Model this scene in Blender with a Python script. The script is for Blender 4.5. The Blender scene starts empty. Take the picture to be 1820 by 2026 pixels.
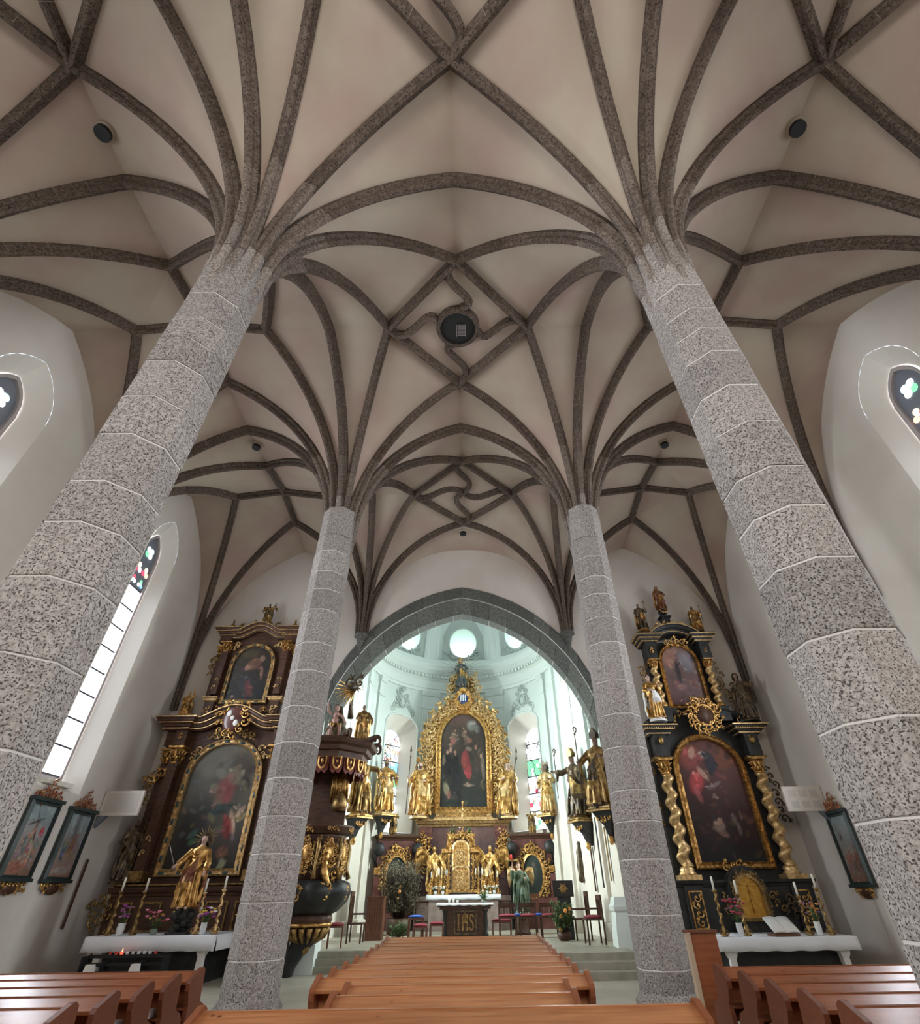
import bpy, math, random
import numpy as np
from mathutils import Vector, Matrix
from mathutils.geometry import tessellate_polygon
random.seed(7)
S = bpy.context.scene
COL = S.collection
PI = math.pi
rad = math.radians
ZF = -0.30      # nave floor
ZC = 0.20       # chancel floor

# ------------------------------------------------------------------ camera
EYE = Vector((0.352, 0.0, 1.6)); FPX = 978.2; PPX, PPY = 937.1, 1028.9
_p, _y, _r = rad(37.034), rad(0.38), rad(-0.835)
CF = Vector((math.sin(_y)*math.cos(_p), math.cos(_y)*math.cos(_p), math.sin(_p)))
CR = CF.cross(Vector((0, 0, 1))).normalized(); CU = CR.cross(CF)
CR, CU = CR*math.cos(_r)+CU*math.sin(_r), CU*math.cos(_r)-CR*math.sin(_r)
cd = bpy.data.cameras.new('camera'); cam = bpy.data.objects.new('camera', cd); COL.objects.link(cam)
cam.matrix_world = Matrix(((CR.x, CU.x, -CF.x, EYE.x), (CR.y, CU.y, -CF.y, EYE.y), (CR.z, CU.z, -CF.z, EYE.z), (0, 0, 0, 1)))
cd.sensor_fit = 'HORIZONTAL'; cd.sensor_width = 36.0; cd.lens = 36.0*FPX/1820
# image is taller than wide: blender scales shift by the larger side, horizontal fit keeps lens on width
cd.shift_x = -(PPX-910)/1820; cd.shift_y = (PPY-1013)/1820
cd.clip_start = 0.05; cd.clip_end = 300
S.camera = cam

# ------------------------------------------------------------------ world, exposure, lights
w = bpy.data.worlds.new('sky'); S.world = w; w.use_nodes = True
w.node_tree.nodes['Background'].inputs[0].default_value = (0.72, 0.82, 1.0, 1)
w.node_tree.nodes['Background'].inputs[1].default_value = 3.2
S.view_settings.view_transform = 'Standard'; S.view_settings.look = 'None'
S.view_settings.exposure = 0.22; S.view_settings.gamma = 1.0; S.view_settings.use_curve_mapping = False
cy = S.cycles
cy.max_bounces = 7; cy.diffuse_bounces = 5; cy.glossy_bounces = 2; cy.transmission_bounces = 2; cy.transparent_max_bounces = 4
cy.caustics_reflective = False; cy.caustics_refractive = False; cy.sample_clamp_indirect = 6.0
cy.use_denoising = True
def area(name, loc, tgt, sx, sy, power, col=(1, 1, 1)):
    l = bpy.data.lights.new(name, 'AREA'); l.shape = 'RECTANGLE'; l.size = sx; l.size_y = sy; l.energy = power; l.color = col
    o = bpy.data.objects.new(name, l); COL.objects.link(o); o.location = loc
    o.rotation_euler = (Vector(tgt)-Vector(loc)).to_track_quat('-Z', 'Y').to_euler(); return o
WIN_Y = [(-7.4, 1.0), (0.65, 1.0), (8.75, 1.05), (16.55, 0.95)]   # side windows: centre, half width at the wall
AXC, AYC, AR = -0.32, 28.3, 5.2     # apse centre and radius
# daylight lamps stand outside the clear glass of every window and shine in through it
def day(name, loc, tgt, sx, sy, power, col, spread=125):
    o = area(name, loc, tgt, sx, sy, power, col); o.data.spread = rad(spread); return o
for (wy, hw) in WIN_Y:
    for s in (-1, 1): day('side_window_daylight', (s*13.1, wy, 8.6), (0, wy, 8.2), 2.2, 9.6, 1450 if s < 0 else 1200, (0.90, 0.95, 1.0))
for a in (-47, 0, 47):
    p = Vector((AXC+math.sin(rad(a))*7.6, AYC+math.cos(rad(a))*7.6, 16.0)); day('dome_window_daylight', p, (AXC, AYC-1.5, 13.5), 2.2, 2.2, 120, (0.84, 1.0, 0.92), 130)
for a in (-47, 47):
    p = Vector((AXC+math.sin(rad(a))*6.9, AYC+math.cos(rad(a))*6.9, 7.4)); day('apse_window_daylight', p, (AXC, AYC-2, 6.8), 2.4, 6.8, 1000, (0.95, 1.0, 0.97))
for s in (-1, 1): day('choir_window_daylight', (AXC+s*6.3, 25.9, 7.6), (AXC, 25.9, 7.0), 2.2, 6.8, 6000, (0.88, 1.0, 0.97))
# fill lamp added behind the camera; the west wall has no window
area('west_fill', (0, -11.0, 9.5), (0, 5, 8.5), 5.0, 5.0, 900, (1.0, 0.97, 0.92))

# ------------------------------------------------------------------ mesh helpers
class MB:
    def __init__(s): s.v = []; s.f = []; s.m = []; s.M = Matrix.Identity(4); s.mi = 0; s.sm = True; s.smf = []
    def V(s, p):
        s.v.append(tuple(s.M @ Vector(p))); return len(s.v)-1
    def F(s, idx):
        s.f.append(tuple(idx)); s.m.append(s.mi); s.smf.append(s.sm)
    def box(s, c, d, rz=0, taper=1.0):
        x, y, z = d[0]/2, d[1]/2, d[2]/2; sm = s.sm; s.sm = False
        cr, sr = math.cos(rz), math.sin(rz); I = []
        for dz in (-1, 1):
            t = 1 if dz < 0 else taper
            for dx, dy in ((-1, -1), (1, -1), (1, 1), (-1, 1)):
                a, b = dx*x*t, dy*y*t
                I.append(s.V((c[0]+a*cr-b*sr, c[1]+a*sr+b*cr, c[2]+dz*z)))
        for q in ((3, 2, 1, 0), (4, 5, 6, 7), (0, 1, 5, 4), (1, 2, 6, 5), (2, 3, 7, 6), (3, 0, 4, 7)): s.F([I[k] for k in q])
        s.sm = sm; return s
    def loft(s, rings, close=True, cap=True):
        n = len(rings[0]); R = [[s.V(p) for p in r] for r in rings]
        for a, b in zip(R, R[1:]):
            for i in range(n if close else n-1):
                j = (i+1) % n; s.F((a[i], a[j], b[j], b[i]))
        if cap and close: s.F(R[0][::-1]); s.F(R[-1])
        return s
    def lathe(s, prof, c=(0, 0, 0), n=16, a0=0, a1=2*PI, sx=1, sy=1, cap=True):
        full = abs(a1-a0-2*PI) < 1e-6; k = n if full else n+1
        rings = [[(c[0]+r*math.cos(a0+(a1-a0)*i/n)*sx, c[1]+r*math.sin(a0+(a1-a0)*i/n)*sy, c[2]+z) for i in range(k)] for r, z in prof]
        return s.loft(rings, close=full, cap=full and cap)
    def tube(s, pts, rr, n=6, up=(0, 0, 1), flat=1.0):
        pts = [Vector(p) for p in pts]; rings = []
        if not hasattr(rr, '__len__'): rr = [rr]*len(pts)
        u = Vector(up)
        for i, p in enumerate(pts):
            t = (pts[min(i+1, len(pts)-1)]-pts[max(i-1, 0)])
            t = t.normalized() if t.length > 1e-9 else Vector((0, 0, 1))
            b = t.cross(u)
            if b.length < 1e-3: b = t.cross(Vector((1, 0.2, 0)))
            b.normalize(); u2 = b.cross(t)
            rings.append([p+(b*math.cos(2*PI*k/n)+u2*math.sin(2*PI*k/n)*flat)*rr[i] for k in range(n)])
        return s.loft(rings)
    def ell(s, c, r, nu=10, nv=6, rot=None):
        rings = []; Mr = rot or Matrix.Identity(3)
        for j in range(nv+1):
            a = -PI/2+PI*(j+0.0)/nv; a = max(-PI/2+.08, min(PI/2-.08, a))
            rings.append([Vector(c)+Mr @ Vector((r[0]*math.cos(a)*math.cos(2*PI*i/nu), r[1]*math.cos(a)*math.sin(2*PI*i/nu), r[2]*math.sin(a))) for i in range(nu)])
        return s.loft(rings)
    def prism(s, poly, y0, y1):      # poly in (x,z), extruded along y (thickness), y0 is the front
        sm = s.sm; s.sm = False
        ar = sum(poly[i][0]*poly[(i+1) % len(poly)][1]-poly[(i+1) % len(poly)][0]*poly[i][1] for i in range(len(poly)))
        if ar < 0: poly = poly[::-1]
        a = [s.V((x, y0, z)) for x, z in poly]; b = [s.V((x, y1, z)) for x, z in poly]; n = len(poly)
        if len(poly) > 4:
            for t in tessellate_polygon([[Vector((x, z, 0)) for x, z in poly]]):
                p = [poly[k] for k in t]
                ar = (p[1][0]-p[0][0])*(p[2][1]-p[0][1])-(p[2][0]-p[0][0])*(p[1][1]-p[0][1])
                if ar < 0: t = t[::-1]
                s.F([a[k] for k in t]); s.F([b[k] for k in t][::-1])
        else: s.F(a); s.F(b[::-1])
        for i in range(n): j = (i+1) % n; s.F((a[j], a[i], b[i], b[j]))
        s.sm = sm; return s
    def frame(s, out, inn, y0, y1, bev=0.0):      # ring between two outlines (same count) in (x,z)
        n = len(out); sm = s.sm; s.sm = False
        A = [s.V((x, y0+bev, z)) for x, z in out]; B = [s.V((x, y0, z)) for x, z in inn]
        C = [s.V((x, y1, z)) for x, z in out]; D = [s.V((x, y1, z)) for x, z in inn]
        for i in range(n):
            j = (i+1) % n
            s.F((A[i], A[j], B[j], B[i])); s.F((C[j], C[i], A[i], A[j])[::-1]); s.F((B[i], B[j], D[j], D[i]))
        s.sm = sm; return s
    def disc(s, c, r, n=24, y=None):
        s.F([s.V((c[0]+r*math.cos(2*PI*i/n), c[1], c[2]+r*math.sin(2*PI*i/n))) for i in range(n)]); return s

def build(name, mb, mats, parent=None, kind=None, label=None, cat=None, group=None, tri=False):
    me = bpy.data.meshes.new(name); me.from_pydata(mb.v, [], mb.f)
    if not isinstance(mats, (list, tuple)): mats = [mats]
    for m in mats: me.materials.append(m)
    me.polygons.foreach_set('use_smooth', mb.smf)
    if len(mats) > 1: me.polygons.foreach_set('material_index', mb.m)
    me.update()
    o = bpy.data.objects.new(name, me); COL.objects.link(o)
    if parent: o.parent = parent
    return tag(o, label, cat, group, kind)
def tag(o, label=None, cat=None, group=None, kind=None):
    if label: o['label'] = label
    if cat: o['category'] = cat
    if group: o['group'] = group
    if kind: o['kind'] = kind
    return o
def empty(name, loc=(0, 0, 0), rz=0, label=None, cat=None, group=None, kind=None, parent=None, scale=None, rot=None):
    o = bpy.data.objects.new(name, None); COL.objects.link(o); o.location = loc; o.rotation_euler = rot or (0, 0, rz)
    o.empty_display_size = 0.1
    if scale: o.scale = scale
    if parent: o.parent = parent
    return tag(o, label, cat, group, kind)
def kids(o): return [c for c in bpy.data.objects if c.parent is o]
def copy_tree(o, loc=None, rz=None, label=None, group=None, parent=None, scale=None, cmap=None):
    if cmap is None:
        cmap = {}
        for c in bpy.data.objects:
            if c.parent: cmap.setdefault(c.parent.name, []).append(c)
    c = o.copy(); COL.objects.link(c)
    if parent: c.parent = parent
    if loc is not None: c.location = loc
    if rz is not None: c.rotation_euler = (0, 0, rz)
    if scale: c.scale = scale
    if label: c['label'] = label
    if group: c['group'] = group
    for ch in cmap.get(o.name, []): copy_tree(ch, parent=c, cmap=cmap)
    return c

# ------------------------------------------------------------------ materials
def mat(name, col, rough=0.6, metal=0.0, col2=None, scale=4.0, bump=0.0, bscale=None, detail=5, emit=None, spec=0.5, lo=0.35, hi=0.65, stretch=None, kind='noise', coat=0):
    m = bpy.data.materials.new(name); m.use_nodes = True; nt = m.node_tree; N = nt.nodes; L = nt.links
    b = N['Principled BSDF']; b.inputs['Base Color'].default_value = (*col, 1); b.inputs['Roughness'].default_value = rough
    b.inputs['Metallic'].default_value = metal; b.inputs['Specular IOR Level'].default_value = spec
    if coat: b.inputs['Coat Weight'].default_value = coat; b.inputs['Coat Roughness'].default_value = 0.15
    tc = N.new('ShaderNodeTexCoord'); mp = N.new('ShaderNodeMapping'); L.new(tc.outputs['Object'], mp.inputs[0])
    if stretch: mp.inputs['Scale'].default_value = stretch
    if col2 is not None:
        if kind == 'voronoi':
            t = N.new('ShaderNodeTexVoronoi'); t.inputs['Scale'].default_value = scale; out = t.outputs['Distance']
        else:
            t = N.new('ShaderNodeTexNoise'); t.inputs['Scale'].default_value = scale; t.inputs['Detail'].default_value = detail; out = t.outputs[0]
        L.new(mp.outputs[0], t.inputs['Vector'])
        r = N.new('ShaderNodeValToRGB'); L.new(out, r.inputs[0])
        r.color_ramp.elements[0].position = lo; r.color_ramp.elements[0].color = (*col, 1)
        r.color_ramp.elements[1].position = hi; r.color_ramp.elements[1].color = (*col2, 1)
        L.new(r.outputs[0], b.inputs['Base Color'])
    if bump:
        t2 = N.new('ShaderNodeTexNoise'); t2.inputs['Scale'].default_value = bscale or scale*4; t2.inputs['Detail'].default_value = 4
        L.new(mp.outputs[0], t2.inputs['Vector'])
        bp = N.new('ShaderNodeBump'); bp.inputs['Strength'].default_value = bump; bp.inputs['Distance'].default_value = 0.02
        L.new(t2.outputs[0], bp.inputs['Height']); L.new(bp.outputs[0], b.inputs['Normal'])
    if emit:
        b.inputs['Emission Color'].default_value = (*emit[0], 1); b.inputs['Emission Strength'].default_value = emit[1]
    return m
def stone_mat(name, base, dark, light, s1=22, s2=7, bump=0.6, rough=0.9):
    m = bpy.data.materials.new(name); m.use_nodes = True; nt = m.node_tree; N = nt.nodes; L = nt.links
    b = N['Principled BSDF']; b.inputs['Roughness'].default_value = rough; b.inputs['Specular IOR Level'].default_value = 0.2
    tc = N.new('ShaderNodeTexCoord')
    def noise(sc, det, lo, hi):
        t = N.new('ShaderNodeTexNoise'); t.inputs['Scale'].default_value = sc; t.inputs['Detail'].default_value = det; L.new(tc.outputs['Object'], t.inputs['Vector'])
        r = N.new('ShaderNodeMapRange'); r.inputs[1].default_value = lo; r.inputs[2].default_value = hi; L.new(t.outputs[0], r.inputs[0]); return r.outputs[0]
    def mix(f, a, c2):
        x = N.new('ShaderNodeMix'); x.data_type = 'RGBA'; L.new(f, x.inputs[0])
        for k, c in ((6, a), (7, c2)):
            if isinstance(c, tuple): x.inputs[k].default_value = (*c, 1)
            else: L.new(c, x.inputs[k])
        return x.outputs[2]
    big = noise(s2*0.25, 3, 0.4, 0.6); mid = noise(s1*0.8, 4, 0.38, 0.62); pore = noise(s1*1.7, 2, 0.55, 0.64)
    oi = N.new('ShaderNodeObjectInfo'); rr = N.new('ShaderNodeMapRange'); rr.inputs[3].default_value = 0.82; rr.inputs[4].default_value = 1.12; L.new(oi.outputs['Random'], rr.inputs[0])
    c = mix(mid, base, light)
    c = mix(pore, c, dark)
    vm = N.new('ShaderNodeVectorMath'); vm.operation = 'SCALE'; L.new(c, vm.inputs[0]); L.new(rr.outputs[0], vm.inputs['Scale'])
    L.new(vm.outputs[0], b.inputs['Base Color'])
    bp = N.new('ShaderNodeBump'); bp.inputs['Strength'].default_value = bump; bp.inputs['Distance'].default_value = 0.03; bp.invert = True
    L.new(pore, bp.inputs['Height']); L.new(bp.outputs[0], b.inputs['Normal'])
    return m
M = {}
M['plaster'] = mat('vault plaster', (0.40, 0.295, 0.25), 0.95, col2=(0.45, 0.385, 0.305), scale=0.45, bump=0.05, bscale=14, spec=0.1)
M['wallpl'] = mat('wall plaster', (0.56, 0.50, 0.445), 0.95, col2=(0.64, 0.59, 0.535), scale=0.4, bump=0.05, bscale=14, spec=0.1)
M['stone'] = stone_mat('conglomerate stone', (0.275, 0.243, 0.222), (0.07, 0.062, 0.058), (0.42, 0.385, 0.36), 32, 6)
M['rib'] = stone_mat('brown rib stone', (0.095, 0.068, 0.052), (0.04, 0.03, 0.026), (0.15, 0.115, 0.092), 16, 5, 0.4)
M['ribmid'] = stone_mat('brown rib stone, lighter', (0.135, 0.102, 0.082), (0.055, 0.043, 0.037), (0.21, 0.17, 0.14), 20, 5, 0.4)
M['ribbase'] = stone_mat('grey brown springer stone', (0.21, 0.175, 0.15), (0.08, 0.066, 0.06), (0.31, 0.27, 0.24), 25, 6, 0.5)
M['archst'] = stone_mat('grey arch stone', (0.105, 0.108, 0.098), (0.04, 0.042, 0.04), (0.17, 0.172, 0.157), 20, 5, 0.4)
M['archmortar'] = mat('arch mortar', (0.36, 0.36, 0.33), 0.95)
M['mortar'] = mat('pale mortar', (0.62, 0.59, 0.56), 0.95)
M['ribmortar'] = mat('rib mortar', (0.27, 0.23, 0.19), 0.95)
M['choir'] = mat('pale mint choir plaster', (0.60, 0.67, 0.62), 0.85, col2=(0.66, 0.72, 0.67), scale=0.5, spec=0.2)
def two_tone(name, low, high, z):
    m = mat(name, low, .88, spec=.2); nt = m.node_tree; N = nt.nodes; L = nt.links; g = N.new('ShaderNodeNewGeometry'); sx = N.new('ShaderNodeSeparateXYZ'); L.new(g.outputs['Position'], sx.inputs[0])
    r = N.new('ShaderNodeMapRange'); r.inputs[1].default_value = z-.12; r.inputs[2].default_value = z+.12; L.new(sx.outputs[2], r.inputs[0]); x = N.new('ShaderNodeMix'); x.data_type = 'RGBA'
    x.inputs[6].default_value = (*low, 1); x.inputs[7].default_value = (*high, 1); L.new(r.outputs[0], x.inputs[0]); L.new(x.outputs[2], N['Principled BSDF'].inputs['Base Color']); return m
M['choirwall'] = two_tone('choir wall, cream below and mint above', (0.74, 0.69, 0.60), (0.63, 0.70, 0.65), 5.2)
M['choir2'] = mat('choir moulding plaster', (0.70, 0.76, 0.71), 0.8, spec=0.2)
M['choirgrey'] = mat('grey green panel plaster', (0.42, 0.47, 0.43), 0.9, spec=0.2)
M['choirlow'] = mat('warm white choir wall', (0.74, 0.70, 0.62), 0.85, spec=0.2)
M['stucco'] = mat('stucco ornament', (0.50, 0.56, 0.52), 0.8, spec=0.2)
M['black'] = mat('black', (0.008, 0.008, 0.009), 0.6)
M['grille'] = mat('grille metal', (0.34, 0.29, 0.30), 0.5, 0.5)
M['gold'] = mat('gilding', (0.74, 0.45, 0.16), 0.33, 0.85, col2=(0.30, 0.145, 0.035), scale=9, bump=0.35, bscale=34, lo=.42, hi=.62)  # darker blotches paint in both wear and the dark shadows of carved gold
M['paleg'] = mat('pale gilding', (0.78, 0.55, 0.27), 0.40, 0.7, col2=(0.42, 0.25, 0.09), scale=10, bump=0.35, bscale=30, lo=.42, hi=.65)
M['oldg'] = mat('dull old gilding', (0.42, 0.27, 0.10), 0.42, 0.75, col2=(0.16, 0.09, 0.03), scale=9, bump=0.3, bscale=30)
M['bronze'] = mat('dark bronzed wood', (0.045, 0.032, 0.02), 0.42, 0.3, col2=(0.15, 0.10, 0.045), scale=8, bump=0.25, lo=.42, hi=.66)
M['altwood'] = mat('dark brown altar wood', (0.050, 0.022, 0.013), 0.5, col2=(0.09, 0.04, 0.022), scale=3, stretch=(1, 1, 4), spec=.35)
M['altblack'] = mat('black altar paint', (0.014, 0.015, 0.015), 0.45, col2=(0.03, 0.03, 0.028), scale=4, spec=.35)
M['redmarble'] = mat('dark red marble', (0.085, 0.028, 0.024), 0.28, col2=(0.15, 0.06, 0.05), scale=3.5, detail=8)
M['pinkmarble'] = mat('dull pink marble', (0.23, 0.17, 0.15), 0.35, col2=(0.32, 0.25, 0.22), scale=4, detail=8)
M['cloth'] = mat('white altar cloth', (0.80, 0.82, 0.86), 0.85)
M['wax'] = mat('candle wax', (0.86, 0.84, 0.76), 0.5)
M['skin'] = mat('painted skin', (0.52, 0.34, 0.27), 0.5)
M['darkskin'] = mat('dark painted face', (0.22, 0.13, 0.09), 0.5)
M['hair'] = mat('dark hair', (0.05, 0.03, 0.02), 0.6)
M['leaf'] = mat('green leaf', (0.04, 0.09, 0.025), 0.6, col2=(0.10, 0.16, 0.05), scale=8)
M['white'] = mat('white paint', (0.78, 0.77, 0.74), 0.6)
M['paper'] = mat('white paper', (0.80, 0.79, 0.75), 0.8)
M['wood'] = None
def wood_mat(name, c1, c2, knot, rough=0.33):
    m = bpy.data.materials.new(name); m.use_nodes = True; nt = m.node_tree; N = nt.nodes; L = nt.links
    b = N['Principled BSDF']; b.inputs['Roughness'].default_value = rough
    tc = N.new('ShaderNodeTexCoord'); mp = N.new('ShaderNodeMapping'); mp.inputs['Scale'].default_value = (0.35, 5, 5); L.new(tc.outputs['Object'], mp.inputs[0])
    t = N.new('ShaderNodeTexNoise'); t.inputs['Scale'].default_value = 4; t.inputs['Detail'].default_value = 6; L.new(mp.outputs[0], t.inputs['Vector'])
    r = N.new('ShaderNodeValToRGB'); r.color_ramp.elements[0].position = .3; r.color_ramp.elements[1].position = .7
    r.color_ramp.elements[0].color = (*c1, 1); r.color_ramp.elements[1].color = (*c2, 1); L.new(t.outputs[0], r.inputs[0])
    v = N.new('ShaderNodeTexVoronoi'); v.inputs['Scale'].default_value = 2.6; L.new(tc.outputs['Object'], v.inputs['Vector'])
    k = N.new('ShaderNodeMapRange'); k.inputs[1].default_value = 0.05; k.inputs[2].default_value = 0.10; k.inputs[3].default_value = 1; k.inputs[4].default_value = 0; L.new(v.outputs['Distance'], k.inputs[0])
    x = N.new('ShaderNodeMix'); x.data_type = 'RGBA'; L.new(k.outputs[0], x.inputs[0]); L.new(r.outputs[0], x.inputs[6]); x.inputs[7].default_value = (*knot, 1)
    L.new(x.outputs[2], b.inputs['Base Color']); return m
M['pew'] = wood_mat('honey pine', (0.34, 0.115, 0.038), (0.52, 0.22, 0.085), (0.12, 0.03, 0.01))
M['pewred'] = wood_mat('darker reddish pine', (0.22, 0.065, 0.026), (0.33, 0.115, 0.05), (0.09, 0.025, 0.01), .24)
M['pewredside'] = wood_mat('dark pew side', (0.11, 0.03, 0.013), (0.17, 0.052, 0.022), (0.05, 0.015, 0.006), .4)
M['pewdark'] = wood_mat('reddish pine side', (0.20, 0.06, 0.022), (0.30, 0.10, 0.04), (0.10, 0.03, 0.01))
M['chair'] = wood_mat('brown chair wood', (0.10, 0.035, 0.02), (0.16, 0.06, 0.03), (0.06, 0.02, 0.01))
def glow(name, col, st):
    m = bpy.data.materials.new(name); m.use_nodes = True; N = m.node_tree.nodes; L = m.node_tree.links
    N.remove(N['Principled BSDF']); e = N.new('ShaderNodeEmission'); e.inputs[0].default_value = (*col, 1); e.inputs[1].default_value = st
    L.new(e.outputs[0], N['Material Output'].inputs[0]); return m
def clear_glass(name, col, t_=.88):
    m = bpy.data.materials.new(name); m.use_nodes = True; nt = m.node_tree; N = nt.nodes; L = nt.links; N.remove(N['Principled BSDF'])
    tr_ = N.new('ShaderNodeBsdfTransparent'); tr_.inputs[0].default_value = (*col, 1); tl = N.new('ShaderNodeBsdfTranslucent'); tl.inputs[0].default_value = (*col, 1)
    mx = N.new('ShaderNodeMixShader'); mx.inputs[0].default_value = 1-t_; L.new(tr_.outputs[0], mx.inputs[1]); L.new(tl.outputs[0], mx.inputs[2]); L.new(mx.outputs[0], N['Material Output'].inputs[0]); return m
M['daywhite'] = clear_glass('clear window glass', (0.97, 0.98, 1.0)); M['choirday'] = M['daywhite']
M['daygreen'] = clear_glass('clear dome glass', (0.90, 1.0, 0.95))
for n, c, s_ in (('gred', (1.0, 0.12, 0.2), 1.1), ('gpink', (1.0, 0.6, 0.7), 1.5), ('gblue', (0.30, 0.62, 1.0), 1.4), ('gcyan', (0.62, 0.92, 1.0), 1.4),
                 ('ggreen', (0.30, 0.85, 0.50), 1.1), ('gyel', (1.0, 0.92, 0.6), 1.5), ('gor', (1.0, 0.66, 0.5), 1.4), ('gwht', (0.92, 0.97, 1.0), 1.3)):
    M[n] = glow('stained glass '+n[1:], c, s_)
M['lead'] = mat('lead bars', (0.05, 0.045, 0.05), 0.6)
M['winframe'] = mat('grey pink window stone', (0.34, 0.30, 0.29), 0.9)
M['tracery'] = mat('dark tracery stone', (0.16, 0.17, 0.20), 0.9)
M['splay'] = mat('window splay plaster', (0.66, 0.62, 0.56), 0.9, spec=0.1)
# ================================================================== STRUCTURE
YR = [-11.53, -3.43, 4.67, 12.77, 20.84]      # pier rows (west wall, behind camera, near, far, east wall)
HW = 15.78                                     # height of the vault web at the crown
def s0_of(P): return 0.28 if abs(P.x) < 5 and P.y < 20 else 0.06
def web_z(d, D, zs, zq, s0=0.0):
    D -= s0; d = max(0, d-s0); rise = zq-zs; R_ = (rise*rise+D*D)/(2*D); return zs+math.sqrt(max(0.0, 2*R_*d-d*d))
def anchor(ix, iy):      # ix: 0..3 -> x=-12,-4,4,12
    x = (-12.0, -4.0, 4.0, 12.0)[ix]; zs = 10.9
    if iy == 3 and ix in (1, 2): x = -3.84 if ix == 1 else 3.92
    if ix in (0, 3): zs = 9.7
    if iy == 4:
        if ix in (1, 2): x = -4.62 if ix == 1 else 4.62; zs = 11.05
        else: zs = 9.2
    if iy == 0: zs = 9.5
    return Vector((x, YR[iy], zs))
web = MB(); RIBS = {}
def add_rib(P, Q, arc=True, w=0.15, dp=0.27):
    key = tuple(round(c, 2) for c in (*P, *Q)); RIBS.setdefault(key, (P, Q, arc, w, dp))
def fan(P, nodes, nt=13, nq=4):
    bnd = []
    for a, b in zip(nodes, nodes[1:]):
        for i in range(nq): bnd.append(a.lerp(b, i/nq))
    bnd.append(nodes[-1]); rings = []
    for Q in bnd:
        D = math.hypot(Q.x-P.x, Q.y-P.y); r = []; s0 = s0_of(P)
        for k in range(nt+1):
            d = s0+(D-s0)*(k/nt)**1.8; t = d/D
            r.append((P.x+(Q.x-P.x)*t, P.y+(Q.y-P.y)*t, web_z(d, D, P.z, Q.z, s0)))
        rings.append(r)
    web.loft(rings, close=False)
def tri_patch(a, b, c, n=6, bulge=0.0):
    idx = {}
    for i in range(n+1):
        for j in range(n+1-i):
            k = n-i-j; p = (a*i+b*j+c*k)/n; p = Vector((p.x, p.y, p.z+bulge*27*i*j*k/n**3)); idx[i, j] = web.V(p)
    for i in range(n):
        for j in range(n-i):
            web.F((idx[i, j], idx[i+1, j], idx[i, j+1]))
            if i+j < n-1: web.F((idx[i+1, j], idx[i+1, j+1], idx[i, j+1]))
STARS = []
for by in range(4):
    y0, y1 = YR[by], YR[by+1]; ym = (y0+y1)/2
    for bx, (xa, xb) in enumerate(((0, 1), (1, 2), (2, 3))):
        xm = (-8.0, 0.0, 8.0)[bx]; nave = bx == 1
        dl, dh = 2.1, 2.1
        if nave: dl, dh = {1: (2.1, 2.18), 2: (2.0, 1.95), 3: (1.92, 1.93)}.get(by, (2.1, 2.1))
        T = {0: Vector((xm, y0, HW-.1)), 1: Vector((xm, y1, HW-.1 if by < 3 else HW-.35))}
        D = {0: Vector((xm, y0+dl, HW+.02)), 1: Vector((xm, y1-dh, HW+.02))}
        xe = 2.17 if nave else 2.0
        E_ = {0: Vector((xm-xe, ym, HW)), 1: Vector((xm+xe, ym, HW))}
        C = Vector((xm, ym, HW+(0.10 if nave else 0.30)))
        for i in (0, 1):
            for j in (0, 1):
                P = anchor(xa if i == 0 else xb, by+j)
                L_ = Vector((P.x if (xa, xb)[i] in (0, 3) else (-4.0 if (xa, xb)[i] == 1 else 4.0), ym, HW-.05))
                fan(P, [T[j], D[j], E_[i], L_])
                tri_patch(D[j], E_[i], C)
                if by == 0: continue
                add_rib(P, D[j]); add_rib(P, E_[i])
                if not (by == 3 and j == 1): add_rib(P, T[j], w=.17, dp=.3)
                if (xa, xb)[i] in (1, 2): add_rib(P, L_, w=.17, dp=.3)
                if nave or by == 1: add_rib(D[j], E_[i], arc=False)
        if not nave and by > 0:
            for q in (D[0], D[1], E_[0], E_[1]): add_rib(q, C, arc=False)
        if nave and by > 0: STARS.append((by, D[0], D[1], E_[0], E_[1], C))
ceiling = build('ceiling', web, M['plaster'], kind='structure', label='pale net vault of nave and aisles')
PROF = lambda w, dp: [(-w*.9, -.03), (-w*.9, dp*.30), (-w*.52, dp*.50), (-w*.46, dp*.80), (-w*.24, dp), (w*.24, dp), (w*.46, dp*.80), (w*.52, dp*.50), (w*.9, dp*.30), (w*.9, -.03)]
def rib_path(P, Q, arc):
    pts = []
    if arc:
        D = math.hypot(Q.x-P.x, Q.y-P.y); n = 30
        h = Vector(((Q.x-P.x)/D, (Q.y-P.y)/D, 0))
        s0 = s0_of(P); pts += [P+h*(s0*.45)-Vector((0, 0, 1.5)), P+h*s0*.8-Vector((0, 0, .6))] if not (P.y > 20 and abs(P.x) < 6) else [P-Vector((0, 0, .25))]
        for k in range(n+1):
            d = s0+(D-s0)*(k/n)**1.8; pts.append(P+h*d+Vector((0, 0, web_z(d, D, P.z, Q.z, s0)-P.z)))
    else:
        for k in range(7): pts.append(P.lerp(Q, k/6))
    return [Vector(p) for p in pts]
def resample(pts, step):
    L = [0]
    for a, b in zip(pts, pts[1:]): L.append(L[-1]+(b-a).length)
    n = max(1, round(L[-1]/step)); out = []; j = 0
    def at(l):
        for i in range(len(L)-1):
            if l <= L[i+1] or i == len(L)-2: return pts[i].lerp(pts[i+1], (l-L[i])/(L[i+1]-L[i]) if L[i+1] > L[i] else 0)
    return at, L[-1], n
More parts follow.
